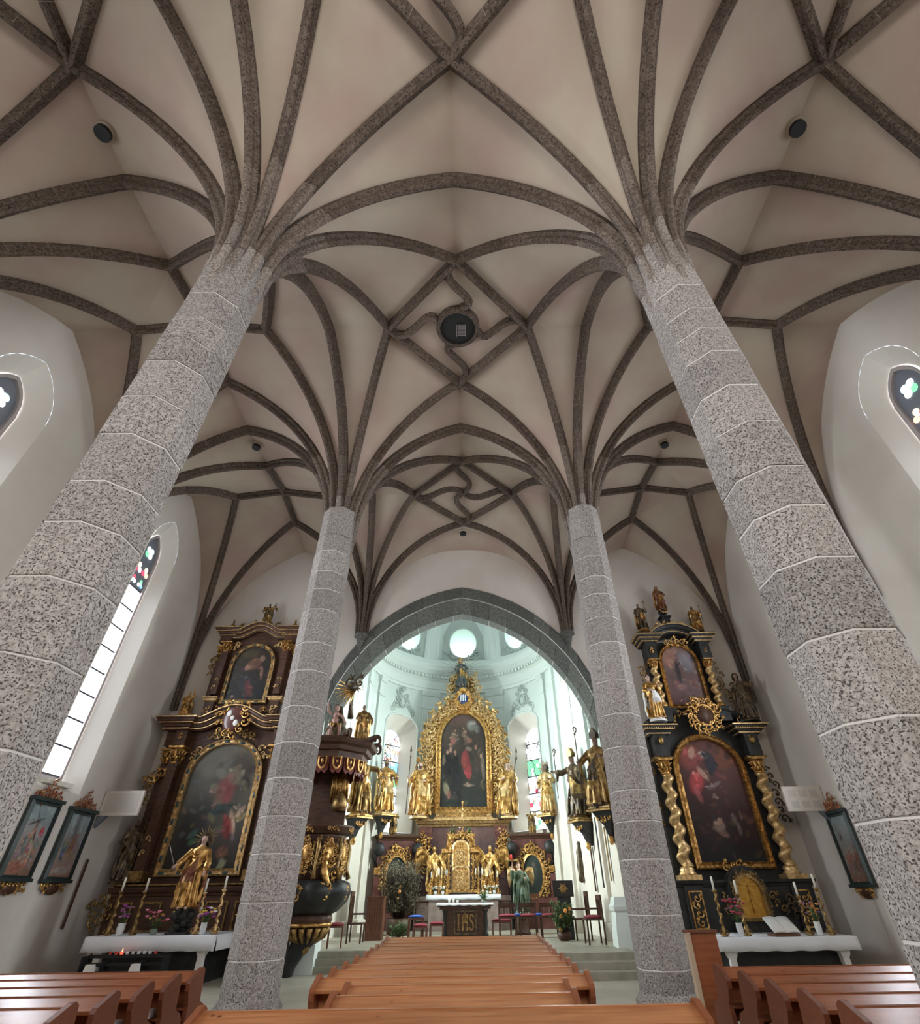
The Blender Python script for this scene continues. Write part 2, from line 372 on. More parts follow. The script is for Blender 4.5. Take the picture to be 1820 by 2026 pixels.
def sweep(mb, pts, prof, hdir=None, up=None):
    rings = []
    for i, p in enumerate(pts):
        t = (pts[min(i+1, len(pts)-1)]-pts[max(i-1, 0)]).normalized()
        if up is not None: side = t.cross(up).normalized(); dn = t.cross(side).normalized() if t.cross(side).dot(up) < 0 else -t.cross(side).normalized()
        else:
            side = Vector((-hdir.y, hdir.x, 0)); dn = side.cross(t).normalized()
            if dn.z > 1e-6 or (abs(dn.z) <= 1e-6 and dn.dot(hdir) < 0): dn = -dn
        rings.append([p+side*a+dn*b for a, b in prof])
    mb.loft(rings)
for key, (P, Q, arc, w_, dp) in RIBS.items():
    pts = rib_path(P, Q, arc); h = Vector((Q.x-P.x, Q.y-P.y, 0)).normalized()
    at, LL, n = resample(pts, 0.85)
    core = MB(); core.sm = False
    cp = [at(LL*k/24) for k in range(25)]
    # shade the core a touch inside the stones so that the joints show recessed
    sweep(core, cp, PROF(w_-.012, dp-.012), h)
    vis = P.y > -3.0 or Q.y > 0
    rb = build('rib', core, M['ribmortar'], ceiling)
    offs = [0]+[LL*(k+random.uniform(-.12, .12))/n for k in range(1, n)]+[LL]
    for a, b in zip(offs, offs[1:]):
        st = MB(); st.sm = False; g = 0.009
        m = max(2, int((b-a)/0.3)+1)
        q = [at(a+g+(b-a-2*g)*k/m) for k in range(m+1)]
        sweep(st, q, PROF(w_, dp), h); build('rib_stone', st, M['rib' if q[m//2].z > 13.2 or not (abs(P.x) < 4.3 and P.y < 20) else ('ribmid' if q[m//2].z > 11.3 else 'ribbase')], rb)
# curved ribs of the star in every nave bay
def bez(p0, p1, p2, p3, n=14):
    return [p0*(1-t)**3+p1*3*t*(1-t)**2+p2*3*t*t*(1-t)+p3*t**3 for t in [k/n for k in range(n+1)]]
for by, D0, D1, E0, E1, C in STARS:
    ring = by != 3; Rr = 0.62 if ring else 0.0
    cz = Vector((0, 0, 0))
    for k, q in enumerate((D0, E1, D1, E0)):
        v = (C-q); d = Vector((v.x, v.y, 0)).normalized(); s_ = Vector((d.y, -d.x, 0)); ln = math.hypot(v.x, v.y)
        e = C-d*(Rr)+s_*(0.12 if ring else 0); e.z = C.z
        p1 = q+d*ln*.30-s_*.9; p2 = q+d*ln*.60+s_*1.0; p1.z = q.z; p2.z = C.z
        st = MB(); st.sm = False; cc = bez(q, p1, p2, e)
        sweep(st, cc, [(a*.85, b*.95) for a, b in PROF(.15, .26)], up=Vector((0, 0, 1)))
        build('curved_rib', st, M['rib'], ceiling)
    if ring:
        st = MB(); st.lathe([(.55, -.28), (.55, .05), (.68, .05), (.68, -.18), (.62, -.28), (.55, -.28)], c=tuple(C), n=28, cap=False)
        build('ring_rib', st, M['rib'], ceiling)
        hole = MB(); hole.sm = False; hole.lathe([(.56, -.20), (.01, -.19)], c=tuple(C), n=28); hole.lathe([(.56, -.24), (.56, -.05)], c=tuple(C), n=28, cap=False)
        ob = build('opening_disc', hole, M['black'], ceiling)
        if by == 2:
            g = MB()
            for i in range(9): g.box((C.x+.12, C.y-.10+.045*i-.05, C.z-.25), (.26, .02, .02))
            g.box((C.x-.04, C.y+.05, C.z-.235), (.02, .42, .02)); g.box((C.x+.24, C.y+.05, C.z-.235), (.02, .42, .02))
            build('speaker_grille', g, M['grille'], ob)
for i, (x, y, r) in enumerate(((-7.95, 3.67, .17), (7.95, 3.67, .17), (-7.97, 13.62, .15), (7.97, 13.72, .15), (-0.04, 19.55, .15))):
    v = MB(); v.sm = False; v.lathe([(.005, -.1), (r, -.1), (r, .15), (.005, .15)], c=(x, y, HW-.20), n=20); v2 = MB(); v2.lathe([(r, -.09), (r+.03, -.11), (r+.03, .1)], c=(x, y, HW-.10), n=20)
    o = build('ceiling_hole', v, M['black'], ceiling); build('hole_rim', v2, M['plaster'], o)

# ------------------------------------------------------------------ pillars
def pillar(x, y, joints, label, top=11.75, ap=0.48):
    t = empty('pillar', (x, y, ZF), label=label, cat='pillar', group=None)
    def octa(a, z, k=1.0): return [(a/math.cos(PI/8)*math.cos(PI/8+PI/4*i), a/math.cos(PI/8)*math.sin(PI/8+PI/4*i), z) for i in range(8)]
    c = MB(); c.sm = False; c.loft([octa(ap-.012, 0), octa(ap-.012, 9.9-ZF), octa(ap*.92-.02, 10.0-ZF), octa(ap*.92-.02, 11.3-ZF)]); build('mortar_core', c, M['mortar'], t)
    top = 11.35; zs = [ZF]+sorted(z for z in joints if z < 11)+[top]
    for a, b in zip(zs, zs[1:]):
        s = MB(); s.sm = False; g = 0.011; e = .008; A = ap+random.uniform(-.006, .006)
        z0, z1 = a-ZF+g, b-ZF-g
        if a == ZF: z0 = 0.0
        kt = 1.0 if a < 10 else (.97 if a < 10.6 else .93); s.loft([octa((A-e)*kt, z0), octa(A*kt, z0+e), octa(A*kt, z1-e), octa((A-e)*kt, z1)]); build('stone_block', s, M['stone'], t)
    pl = MB(); pl.sm = False; pl.loft([octa(ap+.09, 0), octa(ap+.09, .28), octa(ap+.005, .40)]); build('plinth', pl, M['stone'], t)
    return t
jn = [8.78, 8.22, 7.65, 6.88, 6.16, 5.39, 4.81, 4.14, 3.36, 2.6, 1.9, 1.15, .45, 9.5, 10.2, 10.9]
jf = [9.0, 8.42, 7.8, 6.85, 6.11, 5.24, 4.43, 3.69, 2.96, 2.29, 1.5, .64, 9.7, 10.3, 11.0]
jr = [8.73, 8.17, 7.48, 6.76, 5.76, 4.97, 4.24, 3.36, 2.78, 2.11, 1.22, .42, 9.4, 10.1, 10.9]
pillar(-4.0, 4.67, jn, 'large near octagonal stone pillar on the left, cut by the photo edge')
pillar(4.02, 4.67, [z+.12 for z in jn], 'large near octagonal stone pillar on the right, rising over the right pews')
pillar(-3.84, 12.6, jf, 'farther octagonal stone pillar left of the middle pews, beside the pulpit')
pillar(3.92, 12.6, jr, 'farther octagonal stone pillar right of the middle pews, beside the choir steps')

# ------------------------------------------------------------------ walls with openings
def wall(name, mapf, us, v0, v1, ops, m, vstep=None, parent=None, kind='structure', smooth=False, label=None):
    """ops: (uc, hw, vlow(u), vhigh(u)). Column by column, leaving the gaps out."""
    eps = 1e-4; xs = set(us)
    for uc, hw, lo, hi in ops:
        for k in range(25): xs.add(uc-hw*math.cos(PI*k/24))
    xs = sorted(xs); q = [xs[0]]
    for x in xs[1:]:
        if x-q[-1] > eps: q.append(x)
    mb = MB(); mb.sm = smooth
    def seg(a, b, la, lb, ha, hb):
        if max(ha-la, hb-lb) < 1e-4: return
        n = 1 if not vstep else max(1, int(math.ceil(max(ha-la, hb-lb)/vstep)))
        for k in range(n):
            t, t2 = k/n, (k+1)/n
            mb.F([mb.V(mapf(a, la+(ha-la)*t)), mb.V(mapf(b, lb+(hb-lb)*t)), mb.V(mapf(b, lb+(hb-lb)*t2)), mb.V(mapf(a, la+(ha-la)*t2))])
    for a, b in zip(q, q[1:]):
        m_ = (a+b)/2; inside = sorted([o for o in ops if abs(m_-o[0]) < o[1]], key=lambda o: o[2](m_))
        la = lb = v0
        for uc, hw, lo, hi in inside:
            seg(a, b, la, lb, lo(a), lo(b)); la, lb = hi(a), hi(b)
        seg(a, b, la, lb, v1(a) if callable(v1) else v1, v1(b) if callable(v1) else v1)
    o = build(name, mb, m, parent, kind if parent is None else None, label)
    return o
def parch(uc, hw, zs, rise):       # pointed arch head height as function of u
    Rr = (rise*rise+hw*hw)/(2*hw)
    return lambda u: zs+math.sqrt(max(0, Rr*Rr-(Rr-(hw-min(hw, abs(u-uc))))**2))
def rarch(uc, hw, zs, rise): return lambda u: zs+rise*math.sqrt(max(0, 1-((u-uc)/hw)**2))
def outline(uc, hw, z0, head, n=12):
    return [(uc-hw, z0)]+[(uc-hw*math.cos(PI*k/n), head(uc-hw*math.cos(PI*k/n))) for k in range(n+1)]+[(uc+hw, z0)]
nwin = 0
def side_window(s, wy, hw):
    global nwin; nwin += 1
    W = empty('window_%d' % nwin, (s*12.0, wy, 4.2), kind='structure')
    X0, X1 = 0.0, s*0.5
    h1 = parch(0, hw, 12.55-4.2, 1.55); gw = hw*.56; h2 = parch(0, gw, 12.45-4.2, 1.0)
    o1 = outline(0, hw, 0, h1); o2 = outline(0, gw, .28, h2)
    sp = MB(); sp.sm = False
    A = [sp.V((X0, y, z)) for y, z in o1]; B = [sp.V((X1, y, z)) for y, z in o2]
    for i in range(len(A)): j = (i+1) % len(A); sp.F((A[i], A[j], B[j], B[i]) if s > 0 else (A[j], A[i], B[i], B[j]))
    build('window_splay', sp, M['splay'], W)
    # stone frame round the glass
    fr = MB(); fr.sm = False
    ou = outline(0, gw+.02, .26, lambda u: h2(u)+.02); inn = outline(0, gw-.09, .38, parch(0, gw-.09, 12.45-4.2, .88))
    a = [fr.V((X1-s*.06, y, z)) for y, z in ou]; b = [fr.V((X1-s*.06, y, z)) for y, z in inn]; c = [fr.V((X1+s*.10, y, z)) for y, z in inn]
    for i in range(len(a)): j = (i+1) % len(a); fr.F((a[i], a[j], b[j], b[i])); fr.F((b[i], b[j], c[j], c[i]))
    build('window_frame', fr, M['winframe'], W)
    # tracery plate in the head
    zt = 11.05-4.2; gi = gw-.08; hh = parch(0, gi, 12.45-4.2, .9)
    tr = MB(); tr.sm = False; pl = outline(0, gi, zt, hh)
    a = [tr.V((X1+s*.03, y, z)) for y, z in pl]; tr.F(a if s > 0 else a[::-1])
    build('tracery', tr, M['tracery'], W)
    # sheltered panes of stained glass set into the tracery
    def foil(cy, cz, r, n, cols, rr=.62):
        for k in range(n):
            an = PI/2+2*PI*k/n+(PI/n if n == 4 else 0); p = MB(); p.sm = False
            cyy, czz = cy+math.cos(an)*r*rr, cz+math.sin(an)*r*rr
            p.F([p.V((X1+s*.0, cyy+r*.55*math.cos(2*PI*i/10), czz+r*.55*math.sin(2*PI*i/10))) for i in range(10)])
            build('pane', p, M[cols[k % len(cols)]], W)
        p = MB(); p.sm = False; p.F([p.V((X1-s*.01, cy+r*.3*math.cos(2*PI*i/8), cz+r*.3*math.sin(2*PI*i/8))) for i in range(8)]); build('pane', p, M['gyel'], W)
    foil(0, zt+1.55, .24, 4, ['gwht', 'ggreen', 'gwht', 'gcyan'])
    foil(-gi*.5, zt+.75, .2, 3, ['gyel', 'gred', 'gpink']); foil(gi*.5, zt+.75, .2, 3, ['gyel', 'gred', 'gor'])
    foil(-gi*.5, zt+.25, .16, 3, ['gred', 'gcyan', 'gwht']); foil(gi*.5, zt+.25, .16, 3, ['ggreen', 'gwht', 'gblue'])
    # clear panes below: two columns, with horizontal bars
    nr = 8; z0 = .42; dz = (zt-z0)/nr
    for r in range(nr):
        for k in (0, 1):
            p = MB(); p.sm = False; y0_, y1_ = (-gi, -.012) if k == 0 else (.012, gi)
            p.F([p.V((X1+s*.04, y, z)) for y, z in ((y0_, z0+r*dz), (y1_, z0+r*dz), (y1_, z0+(r+1)*dz), (y0_, z0+(r+1)*dz))]); build('pane', p, M['daywhite'], W)
    br = MB()
    for r in range(nr+1): br.box((X1+s*.01, 0, z0+r*dz), (.025, gi*2, .055))
    build('glazing_bar', br, M['lead'], W)
    si = MB(); si.box((X1-s*.22, 0, .17), (.5, gw*2.1, .12)); build('window_sill', si, M['choirlow'], W)
    return W
for s, nm in ((-1, 'wall_left'), (1, 'wall_right')):
    ops = [(wy, hw, (lambda u: 4.2), parch(wy, hw, 12.55, 1.55)) for wy, hw in WIN_Y]
    wall(nm, (lambda u, v, s=s: (s*12.0, u, v)), [-11.6, 21.0], ZF, 16.6, ops, M['wallpl'])
for wy, hw in WIN_Y:
    for s in (-1, 1): side_window(s, wy, hw)
# east wall with the chancel arch opening
AXA = -0.12
def a_in(u):      # inner arch curve
    d = abs(u-AXA); hw = 5.35
    if d >= hw: return 3.0
    Rr = 7.6; k = hw; z0 = 5.6
    return z0+math.sqrt(max(0, Rr*Rr-(Rr-(k-d))**2))
def arcpts(R_, hw, z0, n, t0=0.0):     # left springer -> apex (left half of a pointed arch)
    cx = -hw+R_; a_end = math.acos((cx)/R_) if cx < R_ else 0; P_ = []
    for k in range(n+1):
        a = PI-(PI-(PI-a_end))*0; 
        th = t0+(a_end-t0)*k/n
        P_.append((cx-R_*math.cos(th), z0+R_*math.sin(th)))
    return P_
Rin, hin, z0in = 6.87, 5.67, 5.37
Rout, hout, z0out = 7.04, 6.04, 6.30
inn = arcpts(Rin, hin, z0in, 14); out = arcpts(Rout, hout, z0out, 14)
def out_z(u):
    d = abs(u-AXA)
    if d >= hout-.03: return z0out
    return z0out+math.sqrt(max(0, Rout**2-(Rout-(hout-.03-d))**2))-.03
wall('wall_east', lambda u, v: (u, YR[4], v), [-12, 12], ZF, 16.6, [(AXA, hout-.03, (lambda u: ZF), out_z)], M['wallpl'])
wall('wall_choir_west', lambda u, v: (u, 21.92, v), [-6.6, 6.4], ZF, 21, [(-.05, 5.6, (lambda u: ZC-.3), (lambda u: 14.2+6.5*math.sqrt(max(0, 1-((u+.05)/5.6)**2))))], M['choirlow'])
wall('wall_west', lambda u, v: (u, -11.6, v), [-12, 12], ZF, 16.6, [], M['wallpl'])
tr = empty('trim_1', (AXA, YR[4], 0), kind='structure', label='pointed grey stone chancel arch')
core = MB(); core.sm = False
def arch_sec(po, pi_, sgn, e=0.0):       # cross-section: face at y=-0.03, inner edge splayed to y=+.55
    ox, oz = po; ix, iz = pi_; mx, mz = ix+(ox-ix)*.52, iz+(oz-iz)*.52
    return [(sgn*ox, -.03+e, oz), (sgn*mx, -.05+e, mz), (sgn*mx, .06+e, mz), (sgn*ix, .50+e, iz), (sgn*ix, 1.1, iz), (sgn*ox, 1.1, oz)]
for sgn in (1, -1):
    rings = [arch_sec(o, i_, sgn, .02) for o, i_ in zip([(out[0][0], ZF)]+out, [(inn[0][0], ZF)]+inn)]
    core.loft(rings)
build('mortar_core', core, M['archmortar'], tr)
for sgn in (1, -1):
    n = 11; zz = [(ZF+.6*k) for k in range(9)]
    for k in range(n):
        a0, a1 = k/n+.0016, (k+1)/n-.0016
        def at2(P_, t): f = t*(len(P_)-1); i = min(int(f), len(P_)-2); f -= i; return (P_[i][0]+(P_[i+1][0]-P_[i][0])*f, P_[i][1]+(P_[i+1][1]-P_[i][1])*f)
        for band in (0, 1):
            st = MB(); st.sm = False; R3 = []
            off = 0.5/n if band else 0
            for t in (a0, (a0+a1)/2, a1):
                t2 = min(1, max(0, t+off)); o, i_ = at2(out, t2), at2(inn, t2)
                ox, oz = o; ix, iz = i_; mx, mz = ix+(ox-ix)*.52, iz+(oz-iz)*.52
                if band == 0: R3.append([(sgn*ox, -.045, oz), (sgn*(mx+(ox-mx)*.04), -.065, mz+(oz-mz)*.04), (sgn*(mx+(ox-mx)*.04), .08, mz+(oz-mz)*.04), (sgn*ox, .5, oz)])
                else: R3.append([(sgn*mx, .04, mz), (sgn*(ix), .48, iz-.0), (sgn*ix, 1.05, iz-.012), (sgn*mx, 1.0, mz)])
            st.loft(R3); build('stone_block', st, M['archst'], tr)
    for k in range(8):
        st = MB(); o, i_ = out[0], inn[0]; mx = i_[0]+(o[0]-i_[0])*.52; z0, z1 = ZF+.63*k+.01, ZF+.63*(k+1)-.01
        st.sm = False
        st.loft([[(sgn*o[0], -.045, z), (sgn*mx, -.065, z), (sgn*mx, .06, z), (sgn*i_[0], .48, z), (sgn*i_[0], 1.08, z), (sgn*o[0], 1.08, z)] for z in (z0, z1)]); build('jamb_block', st, M['choirlow'], tr)
# corbels under the vault springers on the east wall
for s in (-1, 1):
    c = MB(); c.lathe([(.02, -.95), (.06, -.9), (.09, -.6), (.16, -.3), (.2, -.12), (.30, -.06), (.33, .02), (.30, .1), (.2, .12)], c=(s*4.62, YR[4]-.02, 10.85), n=8)
    build('corbel', c, M['archst'], bpy.data.objects['wall_east'])

for s in (-1, 1):
    for y in YR[1:4]:
        c = MB(); c.lathe([(.02, -.75), (.10, -.55), (.17, -.25), (.26, -.05), (.28, .06), (.2, .12)], c=(s*11.93, y, 8.28), n=8); build('corbel', c, M['rib'], bpy.data.objects['wall_left' if s < 0 else 'wall_right'])
# ------------------------------------------------------------------ floor and choir steps
f = MB(); f.sm = False; f.box((0, 4.6, ZF-.15), (24.4, 32.6, .3))
M['floor'] = mat('pale stone floor', (0.36, 0.33, 0.26), 0.45, col2=(0.46, 0.43, 0.35), scale=1.2)
M['step'] = mat('greenish step stone', (0.25, 0.235, 0.18), 0.5, col2=(0.34, 0.32, 0.25), scale=2.5)
floor = build('floor', f, M['floor'], kind='structure')
f = MB(); f.box((AXC, 27.9, ZC-.25), (11.6, 14.2, .5)); build('floor_choir', f, M['floor'], kind='structure')
stp = empty('trim_2', (0, 19, ZF), kind='structure', label='stone steps up to the choir')
for k, (yl, yr, z) in enumerate(((20.05, 17.85, -.13), (20.25, 18.3, .035), (20.45, 18.75, .20))):
    for s, yy in ((-1, yl), (1, yr)):
        m = MB(); m.sm = False; x0, x1 = (-4.9, -2.4) if s < 0 else (2.4, 5.0); m.box(((x0+x1)/2, (yy+20.95)/2, (z+ZF)/2-ZF), (x1-x0, 20.95-yy, z-ZF)); 
        for i in range(len(m.v)): m.v[i] = (m.v[i][0], m.v[i][1]-19, m.v[i][2])
        build('step', m, M['step'], stp)
m = MB(); m.sm = False; m.box((0, 1.6, (ZC-ZF)/2), (4.8, .7, ZC-ZF)); build('step', m, M['step'], stp)

# ------------------------------------------------------------------ choir walls, apse, dome
L0 = AYC-21.0; LA = AR*PI; UT = 2*L0+LA
def path(u):     # returns plan point, inward normal
    if u < L0: return Vector((AXC-AR-.2*(1-u/L0), 21.0+u)), Vector((1, 0))
    if u > L0+LA: return Vector((AXC+AR+.72*(u-L0-LA)/L0, AYC-(u-L0-LA))), Vector((-1, 0))
    a = -PI/2+(u-L0)/AR; d = Vector((math.sin(a), math.cos(a))); return Vector((AXC, AYC))+d*AR, -d
def UA(deg): return L0+AR*(PI/2+rad(deg))
def cmap(u, v, o=0.0): p, n = path(u); return (p.x+n.x*o, p.y+n.y*o, v)
US = [L0*k/4 for k in range(5)]+[L0+LA*k/40 for k in range(41)]+[L0+LA+L0*k/4 for k in range(1, 5)]
cwin = [(UA(-47), 1.22, 4.3, 9.75, .75), (UA(47), 1.22, 4.3, 9.75, .75), (25.9-21.0, .85, 4.0, 10.0, .8), (UT-(25.9-21.0), .85, 4.0, 10.0, .8)]
wall('wall_choir', cmap, US, ZC, 14.3, [(u, hw, (lambda x, z0=z0: z0), rarch(u, hw, zs, rz)) for u, hw, z0, zs, rz in cwin], M['choirwall'], smooth=True)
def czr(z): t = min(1, max(0, (z-14.2)/6.6)); return AR*math.sqrt(max(0.0001, 1-t*t))
def dmap(u, v, o=0.0):
    p, n = path(u); r = czr(v)-o
    if u < L0: return (AXC-r*(AXC-p.x)/AR, p.y, v)
    if u > L0+LA: return (AXC+r*(p.x-AXC)/AR, p.y, v)
    return (AXC-n.x*r, AYC-n.y*r, v)
ocu = [UA(-47), UA(0), UA(47)]; OZ, OR_ = 15.75, .98
wall('ceiling_choir', dmap, US, 14.2, 20.75, [(u, OR_, (lambda x, u=u: OZ-math.sqrt(max(0, OR_**2-(x-u)**2))), (lambda x, u=u: OZ+math.sqrt(max(0, OR_**2-(x-u)**2)))) for u in ocu], M['choir'], vstep=.35, smooth=True)
capm = MB(); capm.lathe([(.9, 20.66), (.01, 20.72)], c=(AXC, AYC, 0), n=20); capm.box((AXC, (21.0+AYC)/2, 20.75), (1.4, AYC-21.0, .05)); build('ceiling_choir_cap', capm, M['choir'], kind='structure')
CH = bpy.data.objects['wall_choir']; CD = bpy.data.objects['ceiling_choir']
for k, u in enumerate(ocu):
    nwin += 1; W = empty('window_%d' % nwin, kind='structure')
    p, n = path(u); t = Vector((-n.y, n.x)); tb = MB(); rings = []
    for dep, rr, dz in ((0.0, OR_, 0), (-.5, OR_*.93, -.08), (-1.3, OR_*.72, -.35)):
        ring = []
        for i in range(32):
            a = 2*PI*i/32; z = OZ+dz+rr*math.sin(a); 
            if dep == 0: x, y, zz = dmap(u+OR_*math.cos(a), z); ring.append((x, y, zz))
            else: q = p+t*(-rr*math.cos(a))*-1-n*dep*-1*-1; q = Vector((p.x+n.x*dep, p.y+n.y*dep))+t*(-rr*math.cos(a))*(1); ring.append((q.x, q.y, z))
        rings.append(ring)
    # orientation of the tangent must match increasing u
    if (Vector(rings[0][0][:2])-Vector(rings[1][0][:2])).length > 1.2:
        rings[1:] = [[r[(16-i) % 32] for i in range(32)] for r in rings[1:]]
    tb.loft(rings, cap=False); build('oculus_recess', tb, M['choir2'], W)
    g = MB(); g.sm = False; g.F([g.V(q) for q in rings[-1]]); build('pane', g, M['daygreen'], W)
    rim = MB(); pts = [Vector(dmap(u+(OR_+.03)*math.cos(2*PI*i/32), OZ+(OR_+.03)*math.sin(2*PI*i/32), .03)) for i in range(33)]; rim.tube(pts, .05, 6); build('oculus_rim', rim, M['choir2'], W)
# ribs (flat bands) of the dome between the oculi and grey panels round the oculi
for a0, a1 in ((-31, -17.5), (17.5, 31), (-76, -63), (63, 76)):
    b = MB(); b.sm = True
    for o, q0, q1 in ((.16, 0, 1), (.19, .12, .3), (.19, .7, .88)):
        A0, A1 = UA(a0+(a1-a0)*q0), UA(a0+(a1-a0)*q1)
        rings = []
        for k in range(15):
            z = 14.25+6.2*math.sin(k/14*PI/2)**1.0
            rings.append([dmap(A0, z, 0), dmap(A0, z, o), dmap((A0+A1)/2, z, o), dmap(A1, z, o), dmap(A1, z, 0)])
        b.loft(rings, close=False)
    build('dome_band', b, M['choir2'], CD)
for u in ocu:
    def hi(x, u=u): return OZ+1.9*max(0.0, 1-(abs(x-u)/1.55)**2)**.8+.2
    wall('oculus_panel', lambda a, v: dmap(a, v, .012), [u-1.5+3.0*k/14 for k in range(15)], 14.5, hi,
         [(u, OR_, (lambda x, u=u: OZ-math.sqrt(max(0, OR_**2-(x-u)**2))), (lambda x, u=u: OZ+math.sqrt(max(0, OR_**2-(x-u)**2))))], M['choirgrey'], vstep=.35, parent=CD, smooth=True)
def sweep_wall(mb, u0, u1, prof, n):       # prof: (inward offset, z)
    rings = []
    for k in range(n+1):
        u = u0+(u1-u0)*k/n; rings.append([cmap(u, z, o) for o, z in prof])
    mb.loft(rings, close=True)
ent = MB(); ent.sm = False
U_ = [0, L0]+[L0+LA*k/44 for k in range(1, 45)]+[UT]
prof = [(-.05, 12.25), (.10, 12.25), (.10, 12.42), (.15, 12.47), (.13, 12.52), (.13, 12.95), (.20, 13.05), (.20, 13.12), (.24, 13.12), (.24, 13.32), (.34, 13.38), (.52, 13.62), (.52, 13.78), (.58, 13.9), (.58, 13.98), (.40, 14.05), (.30, 14.3), (.22, 14.45), (-.05, 14.5)]
ent.loft([[cmap(u, z, o) for o, z in prof] for u in U_]); build('cornice', ent, M['choir2'], CH)
den = MB()
for k in range(int(UT/.30)):
    u = .15+k*.30; p, n = path(u); q = p+n*.29; den.box((q.x, q.y, 13.23), (.16, .16, .16), rz=math.atan2(n.y, n.x))
build('dentil_row', den, M['choir2'], CH, kind='stuff')
def pilaster(u, w_, z0, z1, o=.14, fl=True):
    b = MB(); b.sm = False
    def ring(z, oo, ww): return [cmap(u-ww/2, z, -.03), cmap(u-ww/2, z, oo), cmap(u, z, oo), cmap(u+ww/2, z, oo), cmap(u+ww/2, z, -.03)]
    b.loft([ring(z0, o+.10, w_+.16), ring(z0+.45, o+.10, w_+.16), ring(z0+.5, o, w_), ring(z1-1.15, o, w_), ring(z1-1.12, o+.05, w_+.06), ring(z1-1.05, o+.05, w_+.06), ring(z1-1.02, o, w_),
            ring(z1-.35, o+.02, w_), ring(z1-.3, o+.09, w_+.12), ring(z1-.1, o+.12, w_+.16), ring(z1, o+.12, w_+.16)])
    if fl:
        nf = max(3, int(w_/.16))
        for k in range(nf):
            uu = u-w_/2+w_*(k+.5)/nf; h = w_/nf*.30
            b.loft([[cmap(uu-h, z, o), cmap(uu, z, o+.03), cmap(uu+h, z, o)] for z in (z0+.7, z1-1.2)], close=False)
    build('pilaster', b, M['choirwall'], CH)
for a in (-24.5, 24.5): pilaster(UA(a), 1.15, 2.0, 12.25)
for a in (-71, 71): pilaster(UA(a), .62, ZC, 12.25, fl=False)
for u in (L0-.35, UT-L0+.35, 2.3, UT-2.3, .5, UT-.5): pilaster(u, .62, ZC, 12.25, fl=False)
# window recesses, glass
GC = ['gwht', 'gwht', 'gblue', 'gcyan', 'ggreen', 'gyel', 'gred', 'gor', 'gpink', 'gwht']
for k, (u, hw, z0, zs, rz) in enumerate(cwin):
    nwin += 1; W = empty('window_%d' % nwin, kind='structure')
    p, n = path(u); t = Vector((n.y, -n.x))
    if (Vector(cmap(u+.5, 0)[:2])-p).dot(t) < 0: t = -t
    o1 = outline(0, hw, z0, rarch(0, hw, zs, rz), 16); g = hw*(.58 if k < 2 else .7); o2 = outline(0, g, z0+.1, rarch(0, g, zs-.7, g), 16)
    def W3(a, z, dep): return (p.x+t.x*a-n.x*dep, p.y+t.y*a-n.y*dep, z)
    sp = MB(); sp.sm = False; A = [sp.V(cmap(u+a, z, 0)) for a, z in o1]; Dp = .85 if k < 2 else .55
    B = [sp.V(W3(a, z, Dp)) for a, z in o2]
    for i in range(len(A)): j = (i+1) % len(A); sp.F((A[i], A[j], B[j], B[i]))
    build('window_splay', sp, M['choirlow'], W)
    md = MB(); oo = [Vector(cmap(u+a*1.06, z+.04, .03)) for a, z in o1[:]]; md.tube(oo, .07, 6); build('window_moulding', md, M['choir2'], W)
    # panes: irregular colored pieces in rows
    rows = 6; zt = zs-.7; dz = (zt+g-z0-.1)/rows; rnd = random.Random(k+3); lim = lambda a: rarch(0, g, zt, g)(a); cols = 6
    for r in range(rows*4):
        q0, q1 = z0+.1+r*dz/4, z0+.1+(r+1)*dz/4; R4 = r/4
        for c in range(cols):
            a0, a1 = -g+2*g*c/cols, -g+2*g*(c+1)/cols
            poly = [(a0, min(q0, lim(a0))), (a1, min(q0, lim(a1))), (a1, min(q1, lim(a1))), (a0, min(q1, lim(a0)))]
            if abs(poly[2][1]-poly[1][1])+abs(poly[3][1]-poly[0][1]) < .02: continue
            mm = 'choirday' if rnd.random() < .35 else 'gwht'; v = rnd.random(); u_ = (c+.5)/cols
            if k == 0:
                if 5.3 < R4 < 6 and v < .6: mm = 'gcyan'
                elif 2.4 < R4 < 3.9 and u_ > .45 and v < .85: mm = 'gblue' if R4 > 2.8 else 'ggreen'
                elif R4 < 1.6 and v < .35: mm = rnd.choice(['ggreen', 'gcyan', 'gyel'])
                elif v < .30: mm = rnd.choice(['gor', 'gcyan', 'gyel', 'gpink', 'gcyan'])
            if k == 1:
                if 2.8 < R4 < 3.8 and v < .72: mm = 'ggreen'
                elif .8 < R4 < 2.8 and v < .45: mm = rnd.choice(['gred', 'gor', 'gpink', 'gor', 'gcyan'])
                elif R4 < .9 and v < .4: mm = rnd.choice(['ggreen', 'gyel', 'gred'])
            pm = MB(); pm.sm = False; pm.F([pm.V(W3(a, z, Dp)) for a, z in poly]); build('pane', pm, M[mm], W)
    br = MB()
    for r in range(1, rows): 
        a = W3(-g, z0+.1+r*dz, Dp-.03); b = W3(g, z0+.1+r*dz, Dp-.03); br.tube([a, b], .028, 4)
    rr = random.Random(k)
    for c in range(44 if k < 2 else 0):
        x0 = rr.uniform(-g, g); z_ = rr.uniform(z0+.2, zt+.3*g); pts = [W3(max(-g, min(g, x0+rr.uniform(-.2, .2)*i)), z_+.22*i, Dp-.02) for i in range(3)]; br.tube(pts, .017, 3)
    build('glazing_bar', br, M['lead'], W)
